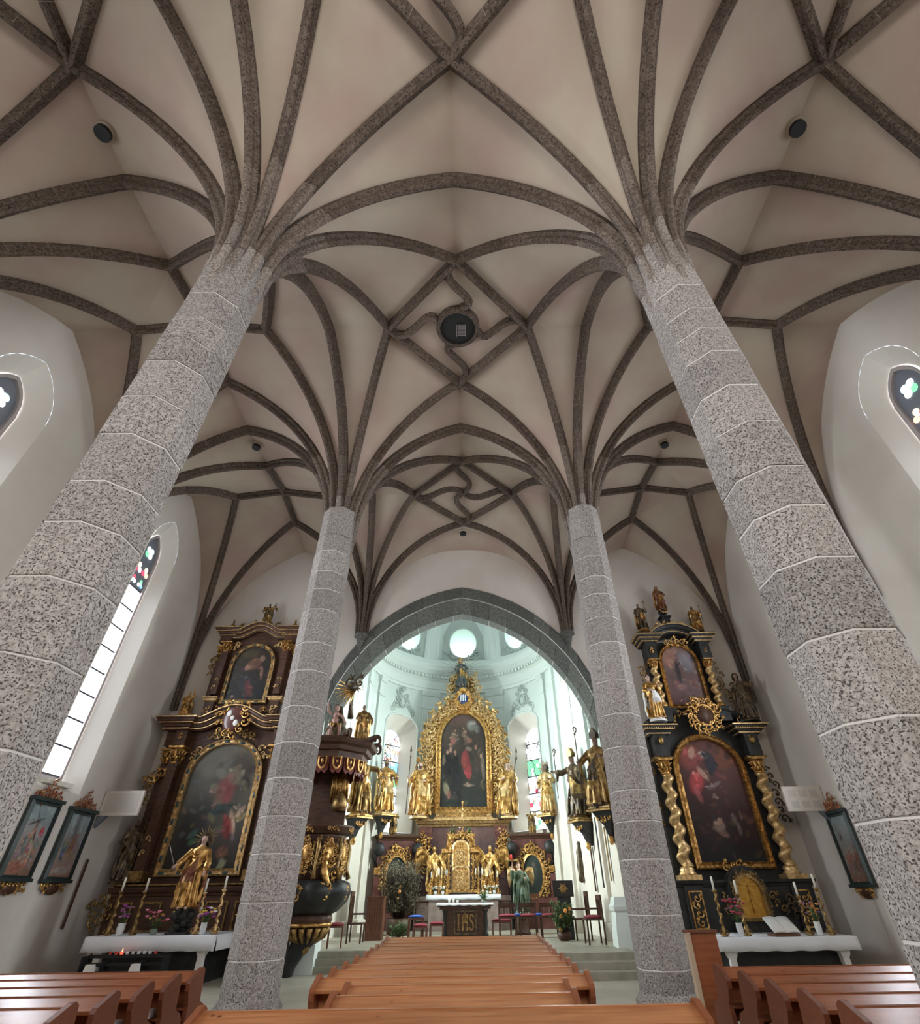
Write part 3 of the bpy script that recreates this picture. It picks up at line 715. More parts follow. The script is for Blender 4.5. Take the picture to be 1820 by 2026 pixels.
# ================================================================== GENERATORS
def T(x=0, y=0, z=0, rz=0, s=1.0, rx=0, ry=0):
    return Matrix.Translation((x, y, z)) @ Matrix.Rotation(rz, 4, 'Z') @ Matrix.Rotation(rx, 4, 'X') @ Matrix.Rotation(ry, 4, 'Y') @ Matrix.Scale(s, 4)
def scroll(mb, x, y, z, s, a=0.0, flip=1, th=.11, leaf=True):
    pts, rr = [], []
    for k in range(9):
        t = k/8; an = a+flip*t*1.55*PI; r = s*.5*(1-.72*t)
        cx, cz = x+math.cos(a+PI)*0, z
        pts.append((x+r*math.cos(an), y-s*.10*t, z+r*math.sin(an))); rr.append(s*th*(1.15-.55*t))
    mb.tube(pts, rr, 5, up=(0, 1, 0)); mb.ell((x, y-s*.12, z), (s*.14,)*3, 6, 4)
    if leaf:
        x0, z0 = x+.5*s*math.cos(a), z+.5*s*math.sin(a)
        for q in (-.7, .0, .7):
            b = a-flip*(PI/2)+q; L_ = s*(.55-.12*abs(q))
            mb.tube([(x0, y, z0), (x0+math.cos(b)*L_*.5, y-s*.10, z0+math.sin(b)*L_*.5), (x0+math.cos(b+flip*.4)*L_, y-s*.02, z0+math.sin(b+flip*.4)*L_)], [s*.05, s*.10, s*.01], 5, up=(0, 1, 0), flat=.6)
def carve(mb, pts, s, y, rnd, jit=.25, both=False, every=1.0):
    L = 0
    for a, b in zip(pts, pts[1:]):
        d = math.hypot(b[0]-a[0], b[1]-a[1]); n = max(1, int(d/(s*.75*every)+.5)); an = math.atan2(b[1]-a[1], b[0]-a[0])
        for k in range(n):
            t = (k+.5)/n; q = s*rnd.uniform(1-jit, 1+jit); L += 1
            scroll(mb, a[0]+(b[0]-a[0])*t+rnd.uniform(-.08, .08)*s, y, a[1]+(b[1]-a[1])*t+rnd.uniform(-.08, .08)*s, q, an+(PI/2 if L % 2 else -PI/2)+rnd.uniform(-.4, .4), 1 if L % 2 else -1)
def archline(hw, z0, zs, rise, n=12, cx=0.0, top=False):
    p = [(cx-hw, z0), (cx-hw, zs)] if not top else [(cx-hw, zs)]
    p += [(cx-hw*math.cos(PI*k/n), zs+rise*math.sin(PI*k/n)) for k in range(1, n)]
    return p+([(cx+hw, zs), (cx+hw, z0)] if not top else [(cx+hw, zs)])
M['paint'] = bpy.data.materials.new('oil painting'); M['paint'].use_nodes = True
_nt = M['paint'].node_tree; _b = _nt.nodes['Principled BSDF']; _a = _nt.nodes.new('ShaderNodeVertexColor'); _a.layer_name = 'col'
_nt.links.new(_a.outputs[0], _b.inputs['Base Color']); _b.inputs['Roughness'].default_value = 0.45; _b.inputs['Specular IOR Level'].default_value = 0.25
def painting(parent, cx, hw, z0, head, y, c0, c1, blobs, seed=0, nx=72, nz=120, name='canvas', label=None, noise=.25):
    """flat painted canvas: dark ground, soft strokes of colour; blobs = (u, v, ru, rv, rot, colour, strength) in 0..1"""
    rs = np.random.RandomState(seed); U, V = np.meshgrid(np.linspace(0, 1, nx+1), np.linspace(0, 1, nz+1), indexing='ij')
    X = cx-hw+2*hw*U; H = np.array([head(cx-hw+2*hw*u) for u in np.linspace(0, 1, nx+1)])[:, None]; Zt = z0+(H-z0)*V; zmax = H.max()
    W = (Zt-z0)/(zmax-z0); Uc = U
    g = np.zeros_like(U)
    for k in range(1, 5):
        for _ in range(7):
            a = rs.uniform(0, 2*PI); f = 2.2**k; g += np.sin((Uc*math.cos(a)+W*math.sin(a)*1.7)*f+rs.uniform(0, 6.3))/(2.0**k)/2.6
    C_ = np.array(c0)[None, None, :]*(1-W[..., None])+np.array(c1)[None, None, :]*W[..., None]
    C_ = C_*(1+noise*2*g[..., None])
    rb = random.Random(seed+100); more = []
    for (u, v, ru, rv, ro, col, st) in blobs:      # broken brushwork round every stroke
        more.append((u, v, ru, rv, ro, col, st))
        if st < .75 and max(ru, rv) > .2: continue
        for _ in range(7):
            a = rb.uniform(0, 6.3); q = rb.uniform(.2, 1.1); k_ = rb.choice((.35, .55, .8, 1.4, 1.9))
            more.append((u+ru*q*math.cos(a), v+rv*q*math.sin(a), max(.008, ru*rb.uniform(.12, .4)), max(.006, rv*rb.uniform(.12, .35)), ro+rb.uniform(-.9, .9), tuple(min(.6, x*k_+.004) for x in col), rb.uniform(.5, .9)))
    for _ in range(40): more.append((rb.uniform(0, 1), rb.uniform(0, 1), rb.uniform(.02, .10), rb.uniform(.008, .03), rb.uniform(-1.5, 1.5), tuple(q_*rb.uniform(.5, 2.2)+.004 for q_ in c1), .35))
    for (u, v, ru, rv, ro, col, st) in more:
        du, dv = Uc-u+.02*g, (W-v)+.02*g; c, s_ = math.cos(ro), math.sin(ro); asp = (zmax-z0)/(2*hw)
        p, q = (du*c+dv*asp*s_)/ru, (-du*s_+dv*asp*c)/(rv*asp)
        m = np.clip(1.5-1.5*(p*p+q*q), 0, 1)*st*(0.75+.5*np.clip(g+.5, 0, 1))
        m = np.clip(m, 0, 1)[..., None]; C_ = C_*(1-m)+np.array(col)[None, None, :]*m*(1+.5*g[..., None])
    C_ = np.clip(C_, 0.002, 1)
    mb = MB(); mb.sm = False
    mb.v = [(float(X[i, j]), y, float(Zt[i, j])) for i in range(nx+1) for j in range(nz+1)]
    for i in range(nx):
        for j in range(nz):
            a = i*(nz+1)+j; mb.F((a, a+nz+1, a+nz+2, a+1))
    o = build(name, mb, M['paint'], parent, label=label)
    at = o.data.color_attributes.new('col', 'FLOAT_COLOR', 'POINT')
    flat = np.ones((len(mb.v), 4), dtype=np.float32); flat[:, :3] = C_.reshape(-1, 3); at.data.foreach_set('color', flat.ravel())
    return o
SK = (.42, .25, .18)
def people(seed, n, u0, u1, v0, v1, pal, s=.05):
    r = random.Random(seed); B = []
    for k in range(n):
        u, v = r.uniform(u0, u1), r.uniform(v0, v1); c = r.choice(pal); ro = r.uniform(-.6, .6)
        B += [(u, v, s*r.uniform(.9, 1.6), s*r.uniform(1.0, 1.8), ro, c, r.uniform(.6, .95)), (u+s*.5*math.sin(ro), v+s*1.5, s*.38, s*.28, 0, tuple(q*r.uniform(.7, 1.1) for q in SK), .9),
              (u+s*r.uniform(-1.2, 1.2), v+s*.4, s*.9, s*.16, r.uniform(-1, 1), tuple(q*.8 for q in SK), .7)]
    return B

TMP = []
def remesh(mb, vox):
    me = bpy.data.meshes.new('tmp'); me.from_pydata(mb.v, [], mb.f); o = bpy.data.objects.new('tmp', me); COL.objects.link(o)
    md = o.modifiers.new('r', 'REMESH'); md.mode = 'VOXEL'; md.voxel_size = vox; md.adaptivity = 0
    dg = bpy.context.evaluated_depsgraph_get(); e = o.evaluated_get(dg); m2 = e.to_mesh()
    nv = len(m2.vertices); co = np.empty(nv*3, np.float32); m2.vertices.foreach_get('co', co); co = co.reshape(-1, 3)
    fs = [tuple(p.vertices) for p in m2.polygons]; e.to_mesh_clear()
    bpy.data.objects.remove(o); bpy.data.meshes.remove(me)
    return co, fs
def seg_d(P, a, b):
    a, b = np.array(a), np.array(b); ab = b-a; t = np.clip(((P-a) @ ab)/max(1e-9, ab @ ab), 0, 1)
    return np.linalg.norm(P-(a+t[:, None]*ab), axis=1)
def hand(mb, p, d, s):
    """open, slightly curled hand: palm, four unequal fingers and a thumb from its side"""
    p, d = Vector(p), Vector(d).normalized(); sd = d.cross(Vector((0, 1, 0.2)));
    if sd.length < .1: sd = Vector((1, 0, 0))
    sd.normalize(); n = d.cross(sd).normalized()
    mb.ell(p+d*s*.30, (s*.24, s*.24, s*.24), 7, 5)
    for k, L_ in enumerate((.62, .72, .68, .52)):
        b = p+d*s*.42+sd*s*(-.21+.14*k); mb.tube([b, b+d*s*L_*.5+n*s*.04, b+d*s*L_*.85+n*s*.20], [s*.085, s*.075, s*.05], 5)
    b = p+d*s*.18-sd*s*.2; mb.tube([b, b-sd*s*.25+d*s*.18, b-sd*s*.28+d*s*.42], [s*.09, s*.08, s*.05], 5)
PROT = {}
def figure(name, loc, h, rz=0.0, mats=None, armR=((.19, -.02, .62), (.13, -.16, .66)), armL=((-.19, -.02, .62), (-.13, -.16, .60)), sway=.03, kf=9, seed=1, hat=None, beard=False, wide=1.0,
           hair='short', nude=False, seated=False, label='', cat='statue', group=None, base='plinth', basem=None, lean=0.0, head_tilt=(0, 0), vox=None, extras=None):
    """draped carved figure, one continuous surface (robe, arms and head fused), facing -Y; x grows to the viewer's right"""
    mats = mats or (M['gold'], M['gold'], M['skin'], M['hair'])
    t = empty(name, loc, rz, label=label, cat=cat, group=group, scale=(h, h, h))
    mb = MB(); r = random.Random(seed); ph = r.uniform(0, 6)
    cx = lambda z: sway*math.sin(z*PI*1.25+.3)-sway*.3
    if not nude:
        prof = [(0.015, .150, .115), (.04, .158, .120), (.12, .140, .105), (.22, .128, .098), (.34, .122, .095), (.44, .120, .095), (.50, .108, .086), (.56, .098, .080), (.62, .104, .083), (.69, .118, .086), (.745, .126, .082), (.785, .118, .070), (.815, .070, .052), (.835, .038, .038), (.87, .034, .036)]
        rings = []
        for z, rx, ry in prof:
            A = .26*max(0, min(1, (.54-z)/.3))+.08*(1 if z < .78 else 0)
            ring = []
            for i in range(40):
                th = 2*PI*i/40; f = 1+A*math.sin(kf*th+ph+z*5*math.sin(th+ph))+A*.5*math.sin((kf*1.7)*th-z*9)
                ring.append((cx(z)+rx*wide*f*math.cos(th), ry*wide*f*math.sin(th)+lean*z*z, z))
            rings.append(ring)
        mb.loft(rings)
        # one knee pushing forward under the cloth, thick diagonal folds and a swag round the hips
        kx = .05 if sway > 0 else -.05
        mb.tube([(kx, -.05, .52), (kx*1.3, -.125, .33), (kx, -.08, .06)], [.06, .062, .05], 8)
        s_ = 1 if sway > 0 else -1
        for q in range(4):
            mb.tube([(cx(.7)-s_*.11, -.03-.015*q, .74-.05*q), (cx(.6), -.105, .60-.05*q), (cx(.5)+s_*.09, -.085, .49-.055*q), (s_*.135, -.02, .42-.06*q), (s_*.14, .03, .25-.05*q)], [.020, .026, .028, .024, .016], 6)
        for q in range(4):
            zz_ = .75-.045*q; mb.tube([(-.10, -.035, zz_), (-.03, -.098, zz_-.035), (.03, -.10, zz_-.035), (.10, -.035, zz_)], .013, 5)
        for q in range(5):
            x = -.11+.055*q+r.uniform(-.01, .01); mb.tube([(x*.8, -.088, .44-.03*(q % 2)), (x*1.05, -.115, .22), (x*1.2, -.125, .03)], [.012, .018, .02], 5)
        # cloak hanging behind
        mb.tube([(-.10, .05, .77), (-.16, .06, .5), (-.18, .05, .2), (-.17, .03, .05)], [.04, .05, .05, .04], 7)
        mb.tube([(.10, .05, .77), (.16, .06, .5), (.17, .05, .22), (.16, .03, .08)], [.04, .05, .05, .04], 7)
    else:
        mb.tube([(0, 0, .44), (0, -.01, .52), (0, 0, .62), (0, 0, .72), (0, 0, .79), (0, 0, .82)], [.10, .115, .10, .115, .09, .04], 12, flat=.75)
        mb.tube([(0, 0, .8), (0, 0, .88)], [.045, .04], 8)
        if seated:
            for s_ in (-1, 1): mb.tube([(s_*.06, 0, .46), (s_*.10, -.17, .45), (s_*.12, -.22, .30), (s_*.11, -.16, .12)], [.075, .065, .045, .03], 9); mb.ell((s_*.11, -.2, .09), (.03, .06, .025), 8, 5)
        else:
            mb.tube([(-.05, 0, .46), (-.07, -.03, .27), (-.06, 0, .04)], [.075, .055, .03], 9); mb.tube([(.05, 0, .46), (.09, -.10, .30), (.10, 0, .10)], [.075, .055, .03], 9)
    hx, hy = cx(.9)+head_tilt[0] if not nude else head_tilt[0], -.012+lean*.8
    hr = .060 if not nude else .085; hc = (hx, hy, .915)
    mb.tube([(cx(.8) if not nude else 0, 0, .79), (hx, hy+.01, .88)], [.04, .034], 8)
    mb.ell(hc, (hr*.80, hr*.92, hr*1.12), 14, 10); mb.ell((hx, hy-hr*.35, .915-hr*.62), (hr*.5, hr*.5, hr*.45), 8, 6)
    mb.tube([(hx, hy-hr*.88, .925), (hx, hy-hr*1.12, .905)], [hr*.10, hr*.16], 5)
    for s_ in (-1, 1): mb.ell((hx+s_*hr*.8, hy, .915), (hr*.12, hr*.2, hr*.28), 5, 4)
    arms = []
    for s_, (el, ha) in ((1, armR), (-1, armL)):
        sh = Vector((cx(.75)+s_*(.115 if not nude else .11), .0+lean*.5, .765)); el, ha = Vector(el), Vector(ha)
        if nude: mb.tube([sh, el, ha], [.045, .034, .024], 8)
        else:
            w_ = el.lerp(ha, .62); mb.tube([sh, sh.lerp(el, .5), el, w_], [.052, .050, .054, .050], 9); mb.tube([el, ha], [.03, .020], 7)
            mb.tube([w_, w_+Vector((0, .01, -.07)), w_+Vector((s_*.01, .02, -.15))], [.045, .035, .012], 7)
        mb.ell(ha, (.022, .022, .022), 6, 4)
        arms.append((el, ha))
    co, fs = remesh(mb, vox or .0115)
    P = np.array([co[list(f)].mean(0) for f in fs]); mi = np.zeros(len(fs), int)
    sl = 1 if sway > 0 else -1
    cl = (P[:, 2] < .80) & ((P[:, 1] > .02) | (P[:, 2]-.62 < P[:, 0]*sl*-.9+.02*np.sin(P[:, 0]*40)) & (P[:, 2] > .34) & (P[:, 0]*sl > -.05)); mi[cl] = 1
    if nude: mi[:] = 2; mi[(P[:, 2] < .52) & (P[:, 2] > .42)] = 1
    mi[P[:, 2] > .823] = 2
    hd = np.linalg.norm((P-np.array(hc))/np.array([1, 1, 1.15]), axis=1)
    hm = (hd < hr*1.5) & ((P[:, 1] > hy+.010) | (P[:, 2] > .915+hr*.72)); mi[hm & (P[:, 2] > (.86 if hair == 'short' else .80))] = 3
    if beard: mi[(hd < hr*1.5) & (P[:, 2] < .895) & (P[:, 1] < hy-hr*.25) & (P[:, 2] > .84)] = 3
    for el, ha in arms:
        L_ = el.lerp(ha, .70) if not nude else el; mi[seg_d(P, L_, ha) < .026] = 2
    bod = MB(); bod.v = [tuple(map(float, c)) for c in co]; bod.f = fs; bod.m = [int(x) for x in mi]; bod.smf = [True]*len(fs)
    bod.mi = 2
    for el, ha in arms: hand(bod, ha, ha-el, .055)
    bod.mi = 3
    for s_ in (-1, 1): bod.ell((hx+s_*hr*.33, hy-hr*.80, .925), (hr*.12, hr*.08, hr*.07), 5, 4)
    bod.mi = 2 if False else 3
    bod.ell((hx, hy-hr*.86, .915-hr*.48), (hr*.25, hr*.06, hr*.05), 5, 4)
    if not nude:
        bod.mi = 2
        for s_ in (-1, 1): bod.ell((s_*.055, -.14, .02), (.028, .05, .02), 6, 4)
    build('body', bod, list(mats), t)
    if hair == 'long' or hair == 'veil':
        hm_ = MB(); mm = mats[3] if hair == 'long' else mats[1]
        for k in range(11):
            a = PI*(.02+.96*k/10); x, y = math.cos(a), math.sin(a)
            hm_.tube([(hx+x*hr*.4, hy+y*hr*.4, .915+hr*.98), (hx+x*hr*.92, hy+y*hr*.95, .915+hr*.3), (hx+x*hr*1.1, hy+y*hr+.01, .87), (hx+x*hr*1.3, hy+y*hr*1.1+.02, .80)], [hr*.3, hr*.34, hr*.32, hr*.12], 6)
        build('hair' if hair == 'long' else 'veil', hm_, mm, t)
    if hair == 'curls':
        hm_ = MB()
        for k in range(26):
            a, b = r.uniform(0, 2*PI), r.uniform(.1, 1.45); x, y = math.cos(a)*math.cos(b), math.sin(a)*math.cos(b)
            if y < -.35 and b < .95: continue
            hm_.ell((hx+x*hr*.85, hy+y*hr*.95, .915+math.sin(b)*hr*1.05), (hr*.26,)*3, 6, 4)
        build('hair', hm_, mats[3], t)
    if hat == 'mitre':
        m_ = MB(); m_.sm = False; z0 = .915+hr*.55
        for s_ in (-1, 1): m_.loft([[(hx+dx*hr*.95, hy+s_*hr*(.15+.75*e), z0+z*1.0) for dx, z in ((-1, 0), (1, 0), (1.05, .07), (0, .155), (-1.05, .07))] for e in (1, .0)])
        build('mitre', m_, mats[1], t)
    if hat == 'cowl':
        m_ = MB(); m_.lathe([(hr*1.15, -.02), (hr*1.2, .05), (hr*.9, .1), (hr*.2, .13)], c=(hx, hy+.02, .87), n=12, a0=-PI*.2, a1=PI*1.2); build('hood', m_, mats[0], t)
    if hat == 'crown':
        m_ = MB(); m_.lathe([(hr*.85, 0), (hr*.9, .02), (hr*1.05, .05)], c=(hx, hy, .955), n=12)
        for k in range(8): a = 2*PI*k/8; m_.tube([(hx+hr*math.cos(a), hy+hr*math.sin(a), 1.0), (hx+hr*1.15*math.cos(a), hy+hr*1.15*math.sin(a), 1.035)], [.01, .003], 5)
        build('crown', m_, M['gold'], t)
    if base == 'plinth':
        p = MB(); p.sm = False; p.lathe([(.19, -.05), (.20, -.04), (.19, -.015), (.17, .0), (.16, .02), (.01, .021)], n=8); build('plinth', p, basem or mats[1], t)
    elif base == 'cloud':
        p = MB()
        for k in range(16): a = r.uniform(0, 6.3); q = r.uniform(.02, .14); p.ell((q*math.cos(a), q*math.sin(a)*.8, r.uniform(-.09, .0)), (r.uniform(.04, .07),)*3, 8, 6)
        build('cloud', p, basem or mats[1], t)
    if extras:
        for e in extras: e(t, mats, arms, (hx, hy, hr))
    return t
def staff(kind, m=None, top=1.08, bot=.02, off=(0, 0), side=1, rad_=.009, tilt=0.0):
    def f(t, mats, arms, hd):
        ha = arms[0 if side > 0 else 1][1]; p = MB(); x, y = ha.x+off[0], ha.y+off[1]; mm = m or mats[1]
        bx, tx = x-tilt*(ha.z-bot), x+tilt*(top-ha.z)
        p.tube([(bx, y, bot), (tx, y, top)], rad_, 6)
        if kind == 'crosier':
            pts = [(tx+.045*math.sin(a)*(1-a/9), y, top+.05-.05*math.cos(a)*(1-a/9)*1.0) for a in [k*.5 for k in range(12)]]
            p.tube([(tx, y, top)]+[(q[0]-.0, q[1], q[2]) for q in pts], [.012]*(len(pts)+1), 6); p.ell((tx, y, top-.02), (.02, .02, .02), 6, 4)
        if kind == 'spear':
            p.loft([[(tx+dx*w_, y+dy*w_, top+z) for dx, dy in ((-1, 0), (0, -.4), (1, 0), (0, .4))] for z, w_ in ((-.01, .006), (.03, .022), (.13, .002))]); p.tube([(tx, y, top-.12), (tx, y, top-.07)], [.012, .018], 6)
        if kind == 'cross': p.tube([(tx-.05, y, top-.07), (tx+.05, y, top-.07)], rad_, 6)
        build({'crosier': 'crosier', 'spear': 'spear', 'cross': 'cross', 'sword': 'sword'}.get(kind, 'staff'), p, mm, t)
    return f
def halo(n=18, r0=.09, r1=.17, m=None):
    def f(t, mats, arms, hd):
        p = MB(); x, y, hr = hd
        for k in range(n):
            a = 2*PI*k/n; q = r1*(1 if k % 2 else .8); p.tube([(x+r0*.5*math.cos(a), y+.05, .925+r0*.5*math.sin(a)), (x+q*math.cos(a), y+.05, .925+q*math.sin(a))], [.010, .003], 4)
        build('halo', p, m or M['gold'], t)
    return f
def wing_mb(mb, s_, base, span, droop=1.0):
    """raised wing: covert arc on top and a fan of long feathers hanging from it"""
    bx, by, bz = base; n = 13; top = []
    for k in range(n):
        t = k/(n-1); x = bx+s_*span*(.10+.92*t**.85); z = bz+span*.62*math.sin(min(1, t*1.25)*PI*.62)-span*.10*t; top.append((x, by+.02+.03*t, z))
    mb.tube(top, [span*.075*(1-.55*k/n) for k in range(n)], 7)
    for k, p in enumerate(top):
        t = k/(n-1); L_ = span*(.35+1.0*t**.8)*droop; dx = s_*span*(.02+.10*t)
        mb.tube([p, (p[0]+dx*.4, p[1]+.01*(k % 2), p[2]-L_*.5), (p[0]+dx*(1 if t < .9 else .4)-s_*span*.12*t, p[1]-.01*(k % 2), p[2]-L_)], [span*.062, span*.066, span*.018], 6, up=(0, 1, 0), flat=.35)
        if k % 1 == 0: mb.tube([p, (p[0]+dx*.3, p[1]-.025, p[2]-L_*.42)], [span*.055, span*.035], 6, up=(0, 1, 0), flat=.4)
def wings(span=.30, droop=1.0, m=None):
    def f(t, mats, arms, hd):
        for s_ in (-1, 1):
            w_ = MB(); wing_mb(w_, s_, (s_*.05, .075, .74), span, droop); build('wing', w_, m or mats[0], t)
    return f
def baluster_candle(t_label, loc, h, m, group=None, wax=.32, r=.03, twist=True, base=None):
    t = empty('candlestick', loc, label=t_label, cat='candlestick', group=group); b = MB()
    hs = h-wax; b.lathe([(.10, 0), (.105, .03), (.07, .06), (.04, .10), (.06, .15), (.055, .20), (.03, .24)], n=8)
    rings = []; n = 26
    for k in range(n+1):
        z = .22+(hs-.30)*k/n; a = k*.75; o = .022 if twist else 0; rr = .028+.018*abs(math.sin(k*.55)); rings.append([(o*math.cos(a)+rr*math.cos(q*PI/3), o*math.sin(a)+rr*math.sin(q*PI/3), z) for q in range(6)])
    b.loft(rings); b.lathe([(.02, hs-.1), (.035, hs-.07), (.07, hs-.02), (.075, hs), (.02, hs+.005)], n=10)
    for s_ in (-1, 1): scroll(b, s_*.06, 0, .09, .12, 0 if s_ > 0 else PI, s_)
    build('stick', b, m, t)
    c = MB(); c.lathe([(r, hs), (r, h-.01), (r*.8, h), (.004, h)], n=10); c.tube([(0, 0, h), (0, 0, h+.02)], .004, 4); build('candle', c, M['wax'], t)
    return t
def tagm(name, mb, m, label, cat, group=None): return build(name, mb, m, label=label, cat=cat, group=group)
for n_, c_ in (('fl_pink', (.85, .25, .42)), ('fl_red', (.45, .04, .08)), ('fl_purple', (.42, .08, .40)), ('fl_mauve', (.30, .14, .22)), ('fl_yellow', (.85, .65, .08)), ('fl_white', (.85, .85, .8)), ('fl_orange', (.7, .3, .08))):
    M[n_] = mat('petals '+n_[3:], c_, .6)
M['vase'] = mat('white vase', (.72, .74, .74), .3); M['vaseg'] = mat('grey green pot', (.20, .24, .2), .4)
def bouquet(loc, label, vase_r, vase_h, fl, spread=.25, h=.35, n=16, vm=None, group=None, leafn=26, cat='flowers', seed=3, taper=.75):
    t = empty('flower_vase', loc, label=label, cat=cat, group=group); r = random.Random(seed); v = MB()
    v.lathe([(vase_r*.7*taper, 0), (vase_r*taper, .01), (vase_r, vase_h*.6), (vase_r*.85, vase_h*.85), (vase_r, vase_h), (vase_r*.8, vase_h-.01), (vase_r*.6, vase_h*.6)], n=12); build('vase', v, vm or M['vase'], t)
    L_ = MB()
    for k in range(leafn):
        a = r.uniform(0, 6.3); q = r.uniform(.2, 1)*spread; z = vase_h+r.uniform(.02, h*.8); L_.tube([(0, 0, vase_h*.9), (q*.5*math.cos(a), q*.5*math.sin(a), z*.8+vase_h*.2), (q*math.cos(a), q*math.sin(a), z)], [.004, .022, .003], 4, flat=.3)
    build('foliage', L_, M['leaf'], t)
    for k in range(n):
        a = r.uniform(0, 6.3); q = r.uniform(0, 1)**.6*spread; x, y, z = q*math.cos(a), q*math.sin(a), vase_h+h*r.uniform(.35, 1)
        f_ = MB(); f_.ell((x, y, z), (.035, .035, .028), 7, 4)
        for p in range(5): b = 2*PI*p/5; f_.ell((x+.035*math.cos(b), y+.035*math.sin(b), z+.005), (.025, .025, .014), 5, 4)
        build('flower', f_, M[fl[k % len(fl)]], t)
    return t
def twisted(mb, x, y, z0, z1, r, turns=5, n=60):
    rings = []
    for k in range(n+1):
        t = k/n; a = t*turns*2*PI; rr = r*(1-.10*t); o = r*.33
        rings.append([(x+o*math.cos(a)+rr*math.cos(2*PI*q/14), y+o*math.sin(a)+rr*math.sin(2*PI*q/14), z0+(z1-z0)*t) for q in range(14)])
    mb.loft(rings)
def capital(mb, x, y, z, r, h):
    mb.lathe([(r*.9, 0), (r, h*.1), (r*.85, h*.15), (r*.95, h*.5), (r*1.35, h*.9)], c=(x, y, z), n=12)
    for k in range(8):
        a = 2*PI*k/8
        for z_, q in ((.1, 1.0), (.45, 1.15)):
            b = a+(.39 if z_ > .3 else 0); mb.tube([(x+r*q*.8*math.cos(b), y+r*q*.8*math.sin(b), z+h*z_), (x+r*q*1.1*math.cos(b), y+r*q*1.1*math.sin(b), z+h*(z_+.3)), (x+r*q*1.5*math.cos(b), y+r*q*1.5*math.sin(b), z+h*(z_+.28))], [r*.22, r*.26, r*.12], 5)
    mb.box((x, y, z+h*.95), (r*3.0, r*3.0, h*.12))
def corn_prof(mb, x0, x1, yb, yf, z, steps, y_is=None):
    """straight moulded cornice: steps = (dz, projection)"""
    rings = []
    for xe, sx in ((x0, -1), (x1, 1)):
        rings.append([(xe+sx*p, yf-p, z+dz) for dz, p in steps]+[(xe+sx*steps[-1][1], yb, z+steps[-1][0]), (xe+sx*steps[0][1], yb, z+steps[0][0])])
    s_ = mb.sm; mb.sm = False; mb.loft(rings); mb.sm = s_
STEPS = [(0, 0), (.04, .04), (.10, .05), (.12, .10), (.20, .13), (.24, .20), (.30, .26), (.36, .28), (.38, .32), (.44, .33)]
def curved_cornice(mb, pts, yb, yf, steps):
    rings = []
    for i, (x, z) in enumerate(pts):
        a, b = pts[max(0, i-1)], pts[min(len(pts)-1, i+1)]; d = Vector((b[0]-a[0], b[1]-a[1])).normalized(); n = Vector((-d.y, d.x))
        rings.append([(x+n.x*dz, yf-p, z+n.y*dz) for dz, p in steps]+[(x+n.x*steps[-1][0], yb, z+n.y*steps[-1][0]), (x+n.x*steps[0][0], yb, z+n.y*steps[0][0])])
    s_ = mb.sm; mb.sm = False; mb.loft(rings); mb.sm = s_
def off(pts, d):      # offset an arch outline outward in (x,z)
    cx = sum(p[0] for p in pts)/len(pts); cz = sum(p[1] for p in pts)/len(pts); out_ = []
    n = len(pts)
    for i in range(n):
        a, b = pts[i-1], pts[(i+1) % n]; dx, dz = b[0]-a[0], b[1]-a[1]; L_ = math.hypot(dx, dz) or 1; nx, nz = -dz/L_, dx/L_
        if (pts[i][0]-cx)*nx+(pts[i][1]-cz)*nz < 0: nx, nz = -nx, -nz
        out_.append((pts[i][0]+nx*d*1.0, pts[i][1]+nz*d*1.0))
    return out_
def frame_arch(parent, cx, hw, z0, zs, rise, y, m, w_=.16, d=.14, name='picture_frame', beads=None, bm=None, rnd=None):
    inn = archline(hw, z0, zs, rise, 14, cx); full = inn
    o1 = archline(hw+w_*.35, z0-w_*.35, zs, rise+w_*.35, 14, cx); o2 = archline(hw+w_*.75, z0-w_*.75, zs, rise+w_*.75, 14, cx); o3 = archline(hw+w_, z0-w_, zs, rise+w_, 14, cx)
    mb = MB(); mb.frame(o1, inn, y-d, y, .05); mb.frame(o2, o1, y-d*.55, y, .0); mb.frame(o3, o2, y-d, y, 0.03)
    fr = build(name, mb, m, parent)
    if beads:      # alternating blocks of ornament in the hollow of the frame
        mid = archline(hw+w_*.55, z0-w_*.55, zs, rise+w_*.55, 14, cx); mid.append(mid[0]); L = []
        for a, b in zip(mid, mid[1:]):
            dd = math.hypot(b[0]-a[0], b[1]-a[1]); k = max(1, round(dd/beads))
            for i in range(k): L.append((a[0]+(b[0]-a[0])*(i+.5)/k, a[1]+(b[1]-a[1])*(i+.5)/k, math.atan2(b[1]-a[1], b[0]-a[0]), dd/k))
        for j, (x, z, an, ll) in enumerate(L):
            q = MB()
            if bm and j % 2: q.M = Matrix.Translation((x, y-d*.58, z)) @ Matrix.Rotation(-an, 4, 'Y'); q.ell((0, 0, 0), (ll*.42, .03, w_*.22), 8, 4); build('inlay', q, bm, fr)
            else: q.M = Matrix.Identity(4); scroll(q, x, y-d*.6, z, w_*.55, an, 1 if j % 4 else -1); build('boss', q, m, fr)
    return fr
# ================================================================== SIDE ALTARS
GD, PG, OG, AW, AB = M['gold'], M['paleg'], M['oldg'], M['altwood'], M['altblack']
M['bluestone'] = mat('blue green inlay', (0.02, 0.07, 0.09), .3)
RN = random.Random(11)
def carving(parent, pts, s, y, m=GD, name='carving', **k):
    mb = MB(); carve(mb, pts, s, y, RN, **k); return build(name, mb, m, parent)
